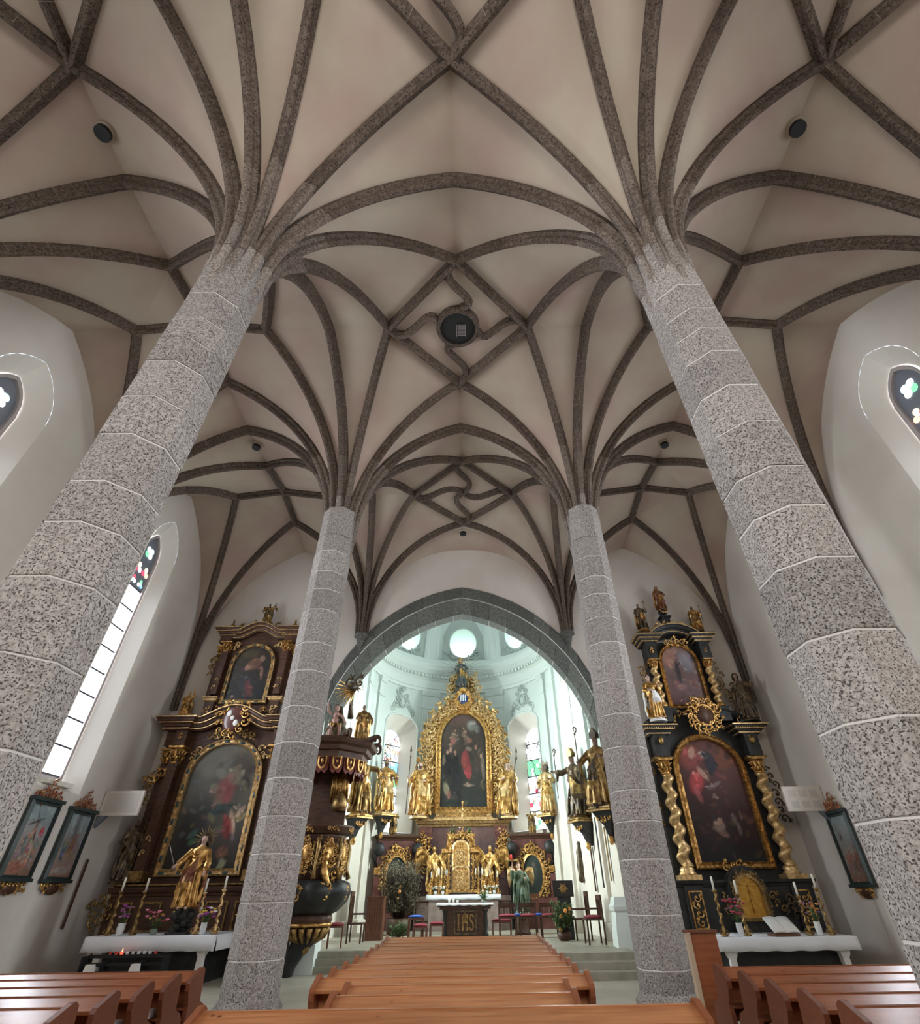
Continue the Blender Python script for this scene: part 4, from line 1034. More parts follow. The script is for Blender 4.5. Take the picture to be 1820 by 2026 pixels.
# ---- left altar
AX = -8.92; Y0 = 20.3
A = empty('side_altar', (0, 0, 0), label='brown and gold altar with curved cornices left of the pulpit', cat='altar')
b = MB(); b.sm = False
b.prism([(AX-2.45, ZF), (AX+2.45, ZF), (AX+2.45, 1.95), (AX-2.45, 1.95)], Y0-.35, 20.82); build('predella', b, AW, A)
b = MB(); corn_prof(b, AX-2.4, AX+2.4, 20.8, Y0-.35, 1.62, [(0, 0), (.03, .03), (.08, .04), (.12, .10), (.2, .13), (.26, .14)]); build('predella_cornice', b, AW, A)
b = MB(); corn_prof(b, AX-2.4, AX+2.4, 20.8, Y0-.37, 1.90, [(0, .10), (.02, .12), (.05, .12)]); build('gilt_line', b, OG, A)
b = MB(); b.sm = False
b.prism([(AX-1.95, 1.9), (AX+1.95, 1.9), (AX+1.95, 6.9), (AX-1.95, 6.9)], Y0+.05, 20.82); build('back_panel', b, AW, A)
b = MB(); b.sm = False; b.prism([(AX-1.35, 6.9), (AX+1.35, 6.9), (AX+1.30, 10.95), (AX-1.30, 10.95)], Y0+.10, 20.82); build('upper_panel', b, AW, A)
zs_, rz_ = 5.2, 1.12
frame_arch(A, AX, 1.22, 2.36, zs_, 1.05, Y0+.02, PG, .21, .16, beads=.26, bm=M['bluestone'])
pal = [(.40, .12, .12), (.12, .16, .16), (.25, .16, .08), (.30, .24, .16)]
painting(A, AX, 1.22, 2.36, rarch(AX, 1.22, zs_, 1.05), Y0-.02, (.018, .015, .014), (.20, .18, .14), [
    (.30, .80, .30, .14, 0, (.26, .24, .19), .8), (.75, .75, .2, .2, .3, (.06, .035, .03), .8), (.66, .70, .13, .10, .3, (.42, .36, .24), .7), (.58, .58, .14, .13, .4, (.45, .09, .10), .95), (.50, .53, .08, .10, -.2, (.34, .17, .13), .8), (.64, .68, .06, .045, 0, (.36, .2, .15), .95),
    (.55, .43, .30, .05, .2, (.03, .06, .06), .8), (.40, .60, .07, .05, 0, (.40, .26, .2), .7), (.80, .34, .05, .12, .4, (.45, .30, .22), .95), (.88, .42, .12, .025, .9, (.42, .28, .2), .9), (.74, .30, .09, .10, .2, (.22, .03, .03), .9), (.92, .38, .10, .03, .5, (.3, .24, .12), .8), (.76, .12, .10, .05, .3, (.18, .08, .05), .7),
    (.25, .30, .25, .3, 0, (.012, .012, .016), .7)], seed=4, name='canvas', label='dark altar painting with a figure in a red robe')
frame_arch(A, AX-.02, .80, 7.93, 9.40, .80, Y0+.05, PG, .14, .12, beads=.22, bm=M['bluestone'])
painting(A, AX-.02, .80, 7.93, rarch(AX-.02, .80, 9.40, .80), Y0+.02, (.012, .014, .016), (.05, .04, .03), [
    (.55, .66, .22, .13, .4, (.24, .12, .08), .85), (.72, .75, .09, .06, 0, (.36, .22, .15), .9), (.40, .60, .10, .06, .5, (.33, .18, .13), .8), (.78, .5, .05, .12, .2, (.28, .15, .11), .8), (.45, .3, .2, .15, 0, (.03, .035, .04), .8), (.4, .85, .3, .1, 0, (.08, .06, .03), .7), (.2, .08, .05, .03, 0, (.2, .13, .1), .8), (.55, .22, .10, .2, .5, (.10, .03, .03), .7)], seed=9, nx=60, nz=90)
# columns / pilasters with carved wings
for s in (-1, 1):
    x = AX+s*1.86
    b = MB(); b.sm = False; b.box((x, Y0-.12, 4.1), (.34, .36, 4.1)); b.box((x+s*.42, Y0+.10, 4.1), (.30, .3, 4.1)); build('pilaster', b, AW, A)
    b = MB(); b.box((x, Y0-.16, 2.16), (.46, .46, .30)); b.box((x+s*.45, Y0+.08, 2.16), (.4, .34, .30)); build('column_base', b, OG, A)
    b = MB(); capital(b, x, Y0-.14, 5.55, .20, .6); build('capital', b, GD, A); b = MB(); capital(b, x+s*.45, Y0+.06, 5.6, .17, .5); build('capital', b, GD, A)
    b = MB(); b.sm = False; b.box((x, Y0-.14, 6.45), (.44, .44, .5)); b.box((x+s*.45, Y0+.05, 6.45), (.4, .4, .5)); build('entablature_block', b, AW, A)
    b = MB(); carve(b, [(x-.1, 6.45), (x+.12, 6.45)], .22, Y0-.38, RN); build('carving', b, GD, A)
    b = MB(); corn_prof(b, min(x, x+s*.5)-.18, max(x, x+s*.5)+.18, 20.8, Y0-.36, 6.72, STEPS); build('cornice_block', b, AW, A)
    for k, dz in enumerate((6.76, 6.95, 7.13)):
        p = (.06, .20, .34)[k]; b = MB(); corn_prof(b, min(x, x+s*.5)-.18, max(x, x+s*.5)+.18, 20.78, Y0-.36, dz, [(0, p), (.0, p+.02), (.035, p+.02)]); build('gilt_line', b, PG, A)
    carving(A, [(x+s*.1, 5.4), (x+s*.45, 5.2), (x+s*.75, 4.9)], .34, Y0-.2); carving(A, [(x+s*.55, 5.6), (x+s*.8, 5.0), (x+s*.72, 4.2)], .26, Y0+.02, OG)
    carving(A, [(x+s*.65, 3.6), (x+s*.55, 3.2)], .24, Y0, OG); carving(A, [(x, 3.4), (x, 2.6)], .24, Y0-.36, PG, every=2.2)
    b = MB(); carve(b, [(x+s*.55, 2.2), (x+s*.62, 2.6), (x+s*.5, 3.0)], .3, Y0-.05, RN); build('carving', b, OG, A)
    # spandrels of the big frame
    carving(A, [(AX+s*1.15, 6.15), (AX+s*1.45, 5.7)], .24, Y0-.02, PG); carving(A, [(AX+s*.2, 6.66), (AX+s*.75, 6.52)], .2, Y0-.04, PG)
    # upper storey
    x2 = AX+s*1.28
    b = MB(); b.sm = False; b.box((x2, Y0+.02, 9.2), (.26, .26, 2.1)); b.box((x2+s*.24, Y0+.18, 9.1), (.22, .22, 2.1)); build('pilaster', b, AW, A)
    b = MB(); capital(b, x2, Y0, 9.95, .15, .42); build('capital', b, GD, A); b = MB(); capital(b, x2+s*.28, Y0+.14, 9.9, .12, .36); build('capital', b, GD, A)
    b = MB(); b.sm = False; b.box((x2+s*.1, Y0+.02, 10.5), (.5, .34, .36)); build('entablature_block', b, AW, A)
    b = MB(); corn_prof(b, x2-.3+s*.08, x2+.3+s*.08, 20.8, Y0-.12, 10.62, [(a*.85, c*.75) for a, c in STEPS]); build('cornice_block', b, AW, A)
    for k, dz in enumerate((10.66, 10.82, 10.96)):
        p = (.045, .16, .26)[k]; b = MB(); corn_prof(b, x2-.3+s*.08, x2+.3+s*.08, 20.78, Y0-.12, dz, [(0, p), (.0, p+.02), (.03, p+.02)]); build('gilt_line', b, PG, A)
    carving(A, [(x2+s*.3, 9.9), (x2+s*.55, 9.5), (x2+s*.42, 9.0)], .24, Y0+.08, OG); carving(A, [(AX+s*.95, 10.35), (AX+s*.8, 10.15)], .22, Y0, PG); carving(A, [(x2, 8.9), (x2, 8.3)], .16, Y0-.14, PG, every=2)
    b = MB(); b.lathe([(.10, 0), (.11, .04), (.05, .08), (.08, .16), (.10, .22), (.05, .30), (.03, .36), (.045, .42), (.005, .52)], c=(x2+s*.1, Y0+.1, 11.0), n=10); build('finial', b, OG, A)
    # attic between storeys
    b = MB(); b.sm = False; b.box((AX+s*1.30, Y0+.05, 7.55), (.36, .30, .75)); build('pedestal', b, AW, A)
    b = MB(); corn_prof(b, AX+s*1.30-.2, AX+s*1.30+.2, 20.8, Y0-.10, 7.86, [(0, 0), (.04, .05), (.1, .08), (.12, .12), (.16, .12)]); build('pedestal_cornice', b, PG, A)
    carving(A, [(AX+s*1.30, 7.35), (AX+s*1.30, 7.7)], .2, Y0-.12, PG); carving(A, [(AX+s*.75, 7.5), (AX+s*1.05, 7.6)], .24, Y0+.0, GD)
# sweeping central cornices (curving up over the frames)
def swan(w1, z1, w2, z2, n=20):
    P_ = []
    for k in range(n+1):
        t = -1+2*k/n; x = t*w1; a = abs(t); P_.append((AX+x, z1+(z2-z1)*(math.cos(min(1, a/.78)*PI)*.5+.5)))
    return P_
b = MB(); curved_cornice(b, swan(1.72, 6.72, 0, 7.18), 20.8, Y0-.20, STEPS); build('curved_cornice', b, AW, A)
for dz, p in ((.05, .06), (.22, .20), (.40, .345)):
    b = MB(); curved_cornice(b, swan(1.72, 6.72, 0, 7.18), 20.78, Y0-.20, [(dz, p), (dz+.001, p+.02), (dz+.035, p+.02)]); build('gilt_line', b, PG, A)
b = MB(); curved_cornice(b, swan(1.15, 10.52, 0, 10.88), 20.8, Y0-.04, [(a*.85, c*.7) for a, c in STEPS]); build('curved_cornice', b, AW, A)
for dz, p in ((.05, .055), (.20, .16), (.33, .25)):
    b = MB(); curved_cornice(b, swan(1.15, 10.52, 0, 10.88), 20.78, Y0-.04, [(dz, p), (dz+.001, p+.02), (dz+.03, p+.02)]); build('gilt_line', b, PG, A)
carving(A, [(AX-1.1, 11.0), (AX-.5, 11.2), (AX, 11.32), (AX+.5, 11.2), (AX+1.1, 11.0)], .24, Y0, OG, every=1.6)
# coat of arms
b = MB(); b.ell((AX-.02, Y0-.42, 7.10), (.42, .10, .48), 16, 8); build('shield', b, M['redmarble'], A)
b = MB(); carve(b, [(AX-.02+.55*math.cos(2*PI*k/12), 7.10+.60*math.sin(2*PI*k/12)) for k in range(13)], .30, Y0-.46, RN); build('shield_scrollwork', b, GD, A)
b = MB()
for dx, dz in ((-.16, .18), (.16, -.18)): b.ell((AX+dx, Y0-.52, 7.10+dz), (.10, .03, .12), 8, 5)
b.ell((AX, Y0-.53, 7.1), (.09, .03, .09), 8, 5); build('shield_charge', b, M['white'], A)
carving(A, [(AX-.9, 6.5), (AX-.3, 6.72), (AX+.3, 6.72), (AX+.9, 6.5)], .18, Y0-.1, OG)
# predella panels
for x, w_ in ((AX-1.9, .55), (AX-1.05, .7), (AX+1.05, .7), (AX+1.9, .55)):
    b = MB(); zz = [(x-w_/2, .75), (x+w_/2, .75), (x+w_/2, 1.5), (x-w_/2, 1.5)]; b.frame(zz, [(x-w_/2+.05, .80), (x+w_/2-.05, .80), (x+w_/2-.05, 1.45), (x-w_/2+.05, 1.45)], Y0-.40, Y0-.34); build('panel_frame', b, OG, A)
b = MB(); carve(b, [(AX-2.6+.3*math.cos(2*PI*k/8), 1.3+.35*math.sin(2*PI*k/8)) for k in range(9)], .26, Y0-.4, RN); build('medallion_scrolls', b, OG, A)
carving(A, [(AX+1.9, 1.5), (AX+1.9, .8)], .28, Y0-.42, GD)
# mensa with cloth
def cloth_top(name, label, x0, x1, y0, y1, z, drop, group=None, thick=.03):
    n = 40; cl = MB(); rings = []
    for k in range(n+1):
        x = x0+(x1-x0)*k/n; w_ = .012*math.sin(k*1.7)+.010*math.sin(k*.83+1)
        rings.append([(x, y1, z+thick), (x, y0-.01, z+thick), (x, y0-.03, z+thick-.02), (x+.0, y0-.035-abs(w_)*.6, z-drop*.5), (x+w_, y0-.04+w_*.9, z-drop+.008*math.sin(k*.9))])
    cl.loft(rings, close=False)
    e = [(x1, y0, z+thick), (x1, y1, z+thick), (x1+.03, y1, z-drop), (x1+.03, y0, z-drop)]; cl.F([cl.V(p) for p in e]); e = [(x0, y1, z+thick), (x0, y0, z+thick), (x0-.03, y0, z-drop), (x0-.03, y1, z-drop)]; cl.F([cl.V(p) for p in e])
    o = build(name, cl, M['cloth'], label=label, cat='cloth', group=group); sol = o.modifiers.new('t', 'SOLIDIFY'); sol.thickness = .012; return o
def mensa(label, x0, x1, y0, y1, z, m, inset=.35):
    t = empty('altar_table', ((x0+x1)/2, (y0+y1)/2, ZF), label=label, cat='altar table'); cx, cy_ = (x0+x1)/2, (y0+y1)/2; H = z-ZF
    b = MB(); b.sm = False; b.box((0, 0, H-.05), (x1-x0, y1-y0, .10)); build('tabletop', b, m, t)
    b = MB(); b.sm = False; b.box((0, .15, H/2-.05), (x1-x0-inset*2.2, y1-y0-.5, H-.1)); build('body', b, AB, t)
    for s in (-1, 1):
        b = MB(); b.sm = False; b.loft([[(s*((x1-x0)/2-inset)+dx*w_, y0-cy_+.18+dy*w_*.8, zz) for dx, dy in ((-1, -1), (1, -1), (1, 1), (-1, 1))] for zz, w_ in ((0, .13), (.12, .13), (.16, .09), (H-.42, .08), (H-.34, .12), (H-.2, .15), (H-.1, .2))]); build('leg', b, m, t)
    return t
mensa('dark left altar table with candle rack below, under a white cloth', -10.30, -6.78, 17.75, 20.0, .72, M['white'])
cloth_top('altar_cloth', 'white cloth hanging over the left altar table', -10.34, -6.74, 17.72, 19.9, .73, .30)
mensa('right altar table with pale corner legs under a white cloth', 6.98, 10.75, 17.75, 20.0, .50, M['white'])
cloth_top('altar_cloth', 'white cloth hanging over the right altar table', 6.94, 10.79, 17.72, 19.9, .51, .26)
def add_small(o): return o
# candle rack with small lights under left cloth
rk = empty('candle_rack', (-8.8, 17.35, ZF), label='black votive candle rack with a few small lights in front of the left altar table', cat='candle rack')
b = MB(); b.sm = False
for z, y in ((.35, -.25), (.5, -.1), (.65, .05)): b.box((0, y, z), (2.1, .14, .02)); b.box((0, y-.07, z+.04), (2.1, .012, .05))
for s in (-1, 1): b.box((s*1.05, -.1, .35), (.03, .4, .7)); b.box((s*.5, -.1, .3), (.03, .4, .6))
build('rack', b, M['black'], rk)
M['flame'] = glow('votive flame', (1.0, .35, .12), 6); M['redglass'] = mat('red votive glass', (.5, .04, .03), .2); M['clearcup'] = mat('pale votive cup', (.62, .6, .58), .2); M['litred'] = glow('lit red votive glass', (1.0, .10, .05), 1.6)
for k in range(9):
    lit = k == 2; m = M['litred'] if lit else (M['redglass'] if k in (0, 1, 8) else M['clearcup'])
    c = empty('votive_candle', (-9.35+.15*k, 17.40, ZF+.66), label='lit red votive candle with a flame on the candle rack' if lit else ['leftmost unlit red votive candle on the rack', 'unlit red votive candle just left of the burning one', '', 'unlit pale votive cup just right of the burning one', 'second unlit pale votive cup right of the burning one', 'third unlit pale votive cup right of the burning one', 'fourth unlit pale votive cup right of the burning one', 'last unlit pale votive cup before the red one at the right end', 'unlit red votive candle at the right end of the rack'][k], cat='candle', group='votive candles on the rack')
    b = MB(); b.lathe([(.03, 0), (.038, .01), (.042, .11), (.036, .11), (.03, .02)], n=10); build('cup', b, m, c)
    if lit: b = MB(); b.lathe([(.004, .02), (.016, .07), (.012, .12), (.002, .18)], n=8); build('flame', b, M['flame'], c)
# candlesticks
for k, (x, z) in enumerate(((-10.0, 1.32), (-9.3, 1.30), (-7.55, 1.26), (-7.0, 1.32))):
    baluster_candle(['leftmost twisted candlestick on the left altar table', 'second twisted candlestick from the left on the left altar table', 'twisted candlestick right of the gilded saint on the left altar', 'rightmost twisted candlestick on the left altar table'][k], (x, 18.1, .77), z, OG if k < 2 else PG)
for k, (x, z) in enumerate(((7.35, 1.36), (8.0, 1.26), (9.75, 1.2), (10.35, 1.38))):
    baluster_candle(['leftmost dark candlestick on the right altar table', 'candlestick just left of the gold tabernacle door, right altar', 'candlestick right of the open book on the right altar', 'rightmost candlestick on the right altar table'][k], (x, 18.1, .55), z, OG)
bouquet((-9.62, 18.0, .77), 'white vase of mauve flowers at the left end of the left altar', .11, .27, ['fl_mauve', 'fl_purple'], .2, .40, 18, seed=4)
bouquet((-8.65, 17.95, .77), 'glass bowl of pink flowers below the gilded saint', .10, .14, ['fl_pink', 'fl_red', 'fl_pink', 'fl_yellow'], .42, .42, 17, vm=M['vaseg'], seed=8)
bouquet((-7.28, 17.95, .77), 'white vase of yellow and purple flowers on the left altar', .09, .26, ['fl_yellow', 'fl_purple', 'fl_purple', 'fl_white'], .22, .34, 18, seed=5)
bouquet((7.75, 17.95, .55), 'white vase of dark red flowers left on the right altar', .09, .30, ['fl_red', 'fl_mauve', 'fl_red'], .30, .55, 26, seed=6)
bouquet((9.95, 17.95, .55), 'white vase of dried brown flowers right on the right altar', .09, .30, ['fl_mauve', 'fl_orange'], .28, .45, 16, seed=7)
bk = empty('open_book', (8.95, 18.0, .55), label='large open white book on a slanted stand, right altar', cat='book')
b = MB(); b.sm = False; b.prism([(-.34, 0), (.34, 0), (.34, .05), (-.34, .05)], -.25, .25); st = build('book_stand', b, M['chair'], bk)
for s in (-1, 1):
    b = MB(); rings = [[(s*.36*t, -.26+.5*q, .07+.30*q+.02*math.sin(t*PI)+dz) for q, dz in ((0, 0), (1, 0), (1, .03), (0, .03))] for t in [k/6 for k in range(7)]]; b.loft(rings); build('page_block', b, M['paper'], bk)
# gilded standing saint on the left altar table
CH_ = (M['gold'], M['bronze'], M['skin'], M['hair'])
M['redrobe'] = mat('dark red gilded robe', (.13, .03, .022), .4, .35, col2=(.30, .14, .05), scale=6)
def sword(t, mats, arms, hd):
    p = MB(); a = arms[1][1]; p.tube([a+Vector((.02, 0, -.05)), a+Vector((-.16, -.02, .28))], [.008, .004], 5); p.tube([a+Vector((-.02, 0, .0)), a+Vector((.04, 0, .03))], .008, 5); build('sword', p, M['grille'], t)
figure('saint_statue', (-8.05, 18.15, 1.32), 1.86, 0.15, (M['gold'], M['redrobe'], M['skin'], M['hair']), armR=((.19, -.05, .60), (.19, -.12, .46)), armL=((-.20, -.08, .62), (-.27, -.15, .545)), sway=-.04, hair='long', seed=5, wide=1.05,
       label='life-size gilded female saint with sword standing on the left altar table', extras=[sword, halo(20, .10, .2, M['oldg'])], base='cloud', basem=M['altblack'], vox=.010)
d = empty('statue_base', (-8.05, 18.2, .76), label='dark carved rock base under the life-size gilded saint', cat='pedestal')
b = MB()
for k in range(22): a = RN.uniform(0, 6.3); q = RN.uniform(.02, .22); b.ell((q*math.cos(a), q*math.sin(a)*.7, RN.uniform(.06, .44)), (RN.uniform(.08, .14),)*3, 8, 6)
build('rock', b, AB, d); b = MB(); b.box((0, 0, .03), (.6, .45, .06)); build('slab', b, AB, d)
figure('angel_statue', (AX+.05, Y0+.15, 11.38), .95, .2, (OG, M['bronze'], M['bronze'], M['bronze']), armR=((.2, -.02, .78), (.24, -.05, .98)), armL=((-.2, 0, .66), (-.28, -.03, .6)), label='dark winged angel crowning the left side altar', extras=[wings(.24, .5)], seed=2)
figure('figure_statue', (AX-2.15, Y0-.1, 7.22), 1.05, .4, (GD, OG, GD, M['bronze']), armR=((.18, -.05, .8), (.10, -.06, 1.0)), armL=((-.18, -.05, .62), (-.1, -.12, .55)), label='small gilded figure on the left end of the lower cornice, left altar', extras=[staff('cross', GD, 1.15, .5)], seed=3)
figure('figure_statue', (AX+2.15, Y0-.1, 7.22), 1.0, -.4, (GD, OG, GD, M['bronze']), armL=((-.18, -.05, .8), (-.10, -.06, 1.0)), label='small gilded figure on the right end of the lower cornice, left altar', seed=4, extras=[halo(12, .08, .16)])
figure('saint_statue', (AX-2.45, Y0-.1, 2.05), 1.75, .45, (M['bronze'], M['bronze'], M['darkskin'], M['bronze']), beard=True, label='dark bronzed saint at the left edge of the left side altar', seed=6, extras=[staff('staff', M['bronze'], 1.1)])

# ---- right altar
BX = 9.08
B = empty('side_altar', (0, 0, 0), label='black and gold altar with twisted columns at the right', cat='altar')
b = MB(); b.sm = False; b.prism([(BX-2.2, ZF), (BX+2.2, ZF), (BX+2.2, 1.72), (BX-2.2, 1.72)], Y0-.35, 20.82); build('predella', b, AB, B)
b = MB(); corn_prof(b, BX-2.2, BX+2.2, 20.8, Y0-.35, 1.66, [(0, 0), (.03, .03), (.08, .04), (.1, .10), (.15, .12), (.19, .12)]); build('predella_cornice', b, AB, B)
b = MB(); corn_prof(b, BX-2.2, BX+2.2, 20.8, Y0-.35, .42, [(0, .08), (.03, .08), (.08, .02), (.1, 0)]); build('predella_base', b, AB, B)
b = MB(); b.sm = False; b.prism([(BX-2.0, 1.8), (BX+2.0, 1.8), (BX+2.0, 6.5), (BX-2.0, 6.5)], Y0+.08, 20.82); build('back_panel', b, AB, B)
b = MB(); b.sm = False; b.prism([(BX-1.35, 6.4), (BX+1.35, 6.4), (BX+1.30, 10.2), (BX-1.30, 10.2)], Y0+.12, 20.82); build('upper_panel', b, AB, B)
frame_arch(B, BX+.03, 1.14, 2.34, 5.15, 1.06, Y0+.05, GD, .20, .18, beads=.17)
painting(B, BX+.03, 1.14, 2.34, rarch(BX+.03, 1.14, 5.15, 1.06), Y0+.01, (.010, .010, .012), (.10, .035, .025), [
    (.22, .85, .22, .14, -.3, (.26, .06, .05), .9), (.24, .62, .13, .13, -.5, (.36, .05, .05), .95), (.28, .88, .06, .07, -.4, (.45, .25, .18), .95), (.22, .52, .05, .10, .2, (.40, .10, .10), .9), (.38, .70, .14, .03, -.9, (.38, .22, .17), .9), (.47, .86, .10, .035, -.5, (.30, .26, .22), .8), (.75, .85, .25, .12, .3, (.13, .04, .02), .8), (.55, .80, .12, .12, 0, (.015, .02, .03), .8),
    (.48, .50, .06, .02, -.8, (.25, .16, .12), .6), (.52, .60, .16, .02, .5, (.20, .15, .14), .5), (.42, .26, .11, .055, .3, (.30, .20, .15), .9), (.45, .30, .04, .03, 0, (.38, .22, .16), .9), (.46, .20, .10, .03, -.3, (.22, .12, .09), .7), (.68, .32, .05, .05, 0, (.17, .13, .11), .8), (.72, .24, .04, .06, 0, (.15, .12, .10), .8), (.80, .35, .02, .05, 0, (.13, .10, .08), .8)], seed=12)
frame_arch(B, BX-.02, .72, 7.52, 9.25, .72, Y0+.06, GD, .14, .13, beads=.14)
painting(B, BX-.02, .72, 7.52, rarch(BX-.02, .72, 9.25, .72), Y0+.03, (.07, .03, .03), (.26, .17, .15), [
    (.25, .80, .22, .22, 0, (.36, .17, .12), .85), (.70, .72, .22, .22, .2, (.22, .22, .24), .85), (.40, .55, .085, .24, 0, (.025, .025, .03), .97), (.37, .80, .05, .05, 0, (.36, .2, .15), .95), (.38, .9, .18, .04, .3, (.36, .18, .13), .8), (.40, .30, .2, .06, 0, (.26, .14, .12), .6), (.7, .25, .3, .14, .2, (.14, .08, .08), .8), (.85, .35, .1, .1, 0, (.22, .1, .07), .7)], seed=15, nx=60, nz=90)
for s in (-1, 1):
    x = BX+.03+s*1.72
    b = MB(); twisted(b, x, Y0-.22, 2.22, 5.0, .195, 5.2, 90); build('twisted_column', b, PG, B)
    b = MB(); b.lathe([(.27, 0), (.28, .05), (.22, .10), (.24, .16), (.19, .24)], c=(x, Y0-.22, 1.98), n=16); b.box((x, Y0-.22, 1.92), (.66, .6, .14)); build('column_base', b, PG, B)
    b = MB(); capital(b, x, Y0-.22, 4.98, .17, .5); build('capital', b, GD, B)
    b = MB(); b.sm = False; b.box((x, Y0-.2, 5.98), (.5, .5, .84)); build('entablature_block', b, AB, B)
    b = MB(); carve(b, [(x-.1, 6.0), (x+.14, 6.1)], .30, Y0-.46, RN); b.ell((x, Y0-.5, 6.08), (.1, .1, .13), 10, 7); build('cherub_head', b, OG, B)
    b = MB(); corn_prof(b, x-.3, x+.3, 20.8, Y0-.4, 5.46, [(0, 0), (.02, .04), (.07, .05), (.09, .08)]); build('gilt_line', b, OG, B)
    b = MB(); corn_prof(b, x-.35, x+.35, 20.8, Y0-.42, 6.28, [(a*.8, c) for a, c in STEPS]); build('cornice_block', b, AB, B)
    for dz, p in ((6.33, .06), (6.46, .20), (6.58, .32)): b = MB(); corn_prof(b, x-.35, x+.35, 20.78, Y0-.42, dz, [(0, p), (0, p+.02), (.04, p+.02)]); build('gilt_line', b, PG, B)
    b = MB()
    for k in range(14): b.ell((x-.55+k*.085, Y0-.66, 6.52), (.028, .028, .028), 6, 4)
    build('bead_row', b, PG, B, kind='stuff')
    carving(B, [(x+s*.35, 5.3), (x+s*.6, 4.8), (x+s*.45, 4.2), (x+s*.5, 3.4)], .28, Y0+.05, M['bronze'] if s > 0 else OG, every=1.2)
    b = MB(); b.sm = False; b.box((x, Y0-.2, 1.1), (.62, .5, 1.2)); build('pedestal', b, AB, B)
    b = MB(); b.frame([(x-.22, .62), (x+.22, .62), (x+.22, 1.58), (x-.22, 1.58)], [(x-.18, .66), (x+.18, .66), (x+.18, 1.54), (x-.18, 1.54)], Y0-.48, Y0-.44); carve(b, [(x, .7), (x, 1.5)], .24, Y0-.47, RN, jit=.1); build('panel_relief', b, M['gold'], B)
    # upper storey
    x2 = BX-.02+s*1.14
    b = MB(); twisted(b, x2, Y0-.12, 7.52, 9.0, .145, 3.8, 60); build('twisted_column', b, PG, B)
    b = MB(); capital(b, x2, Y0-.12, 8.98, .13, .36); build('capital', b, GD, B); b = MB(); b.lathe([(.2, 0), (.2, .05), (.15, .14)], c=(x2, Y0-.12, 7.40), n=12); build('column_base', b, GD, B)
    b = MB(); b.sm = False; b.box((x2, Y0-.1, 9.72), (.42, .4, .74)); build('entablature_block', b, AB, B)
    carving(B, [(x2-.1, 9.6), (x2+.1, 9.7)], .2, Y0-.32, GD)
    b = MB(); corn_prof(b, x2-.28, x2+.28, 20.8, Y0-.26, 10.06, [(a*.8, c*.85) for a, c in STEPS]); build('cornice_block', b, AB, B)
    for dz, p in ((10.10, .05), (10.22, .16), (10.34, .27)): b = MB(); corn_prof(b, x2-.28, x2+.28, 20.78, Y0-.26, dz, [(0, p), (0, p+.02), (.04, p+.02)]); build('gilt_line', b, PG, B)
    carving(B, [(x2+s*.25, 9.3), (x2+s*.5, 8.9), (x2+s*.35, 8.3), (x2+s*.6, 7.6)], .26, Y0+.05, OG)
    b = MB(); b.sm = False; b.box((x2, Y0-.1, 7.1), (.44, .42, .55)); build('pedestal', b, AB, B)
    carving(B, [(BX+s*.55, 7.25), (BX+s*1.0, 7.05)], .26, Y0-.1, GD); carving(B, [(BX+s*1.5, 6.78), (BX+s*1.9, 6.78)], .2, Y0-.4, GD)
    b = MB(); b.sm = False; b.box((x+s*.05, Y0-.25, 6.72), (.55, .45, .16)); build('statue_stand', b, AB, B)
def segm(hw, z, rise, n=14): return [(BX-.02-hw*math.cos(PI*(.18+.64*k/n))/math.cos(PI*.18), z+rise*(math.sin(PI*(.18+.64*k/n))-math.sin(PI*.18))) for k in range(n+1)]
b = MB(); curved_cornice(b, segm(.85, 10.15, .8), 20.8, Y0-.12, [(a*.8, c*.85) for a, c in STEPS]); build('curved_cornice', b, AB, B)
for dz, p in ((.06, .06), (.33, .28)): b = MB(); curved_cornice(b, segm(.85, 10.15, .8), 20.78, Y0-.12, [(dz, p), (dz, p+.02), (dz+.04, p+.02)]); build('gilt_line', b, PG, B)
carving(B, [(BX-.95, 10.55), (BX-.5, 10.85), (BX, 10.98), (BX+.5, 10.85), (BX+.95, 10.55)], .26, Y0-.15, PG, every=.8)
carving(B, [(BX-.5, 10.02), (BX, 10.15), (BX+.5, 10.02)], .26, Y0-.2, GD)
b = MB(); b.sm = False; b.box((BX-.12, Y0+.05, 11.16), (.34, .34, .34)); b.box((BX-.12, Y0+.05, 11.34), (.5, .45, .06)); build('statue_stand', b, AB, B)
b = MB(); b.lathe([(.01, 0), (.36, 0), (.36, .05)], n=28); o = build('dark_oval', b, M['altwood'], B); o.matrix_local = Matrix.Translation((BX+.22, Y0-.42, 7.0)) @ Matrix.Rotation(PI/2, 4, 'X')
b = MB(); b.tube([(BX+.22+.38*math.cos(2*PI*k/24), Y0-.46, 7.0+.38*math.sin(2*PI*k/24)) for k in range(25)], .045, 6)
carve(b, [(BX+.22+.56*math.cos(2*PI*k/12), 7.0+.56*math.sin(2*PI*k/12)) for k in range(13)], .32, Y0-.44, RN, every=.8); build('oval_frame', b, GD, B)
for s in (-1, 1):
    b = MB(); curved_cornice(b, [(BX+s*(1.9-.13*k), 6.7+.09*k-.005*k*k) for k in (range(10) if s < 0 else range(9, -1, -1))], 20.8, Y0-.2, [(0, 0), (.1, .1), (.2, .16)]); build('broken_pediment', b, AB, B)
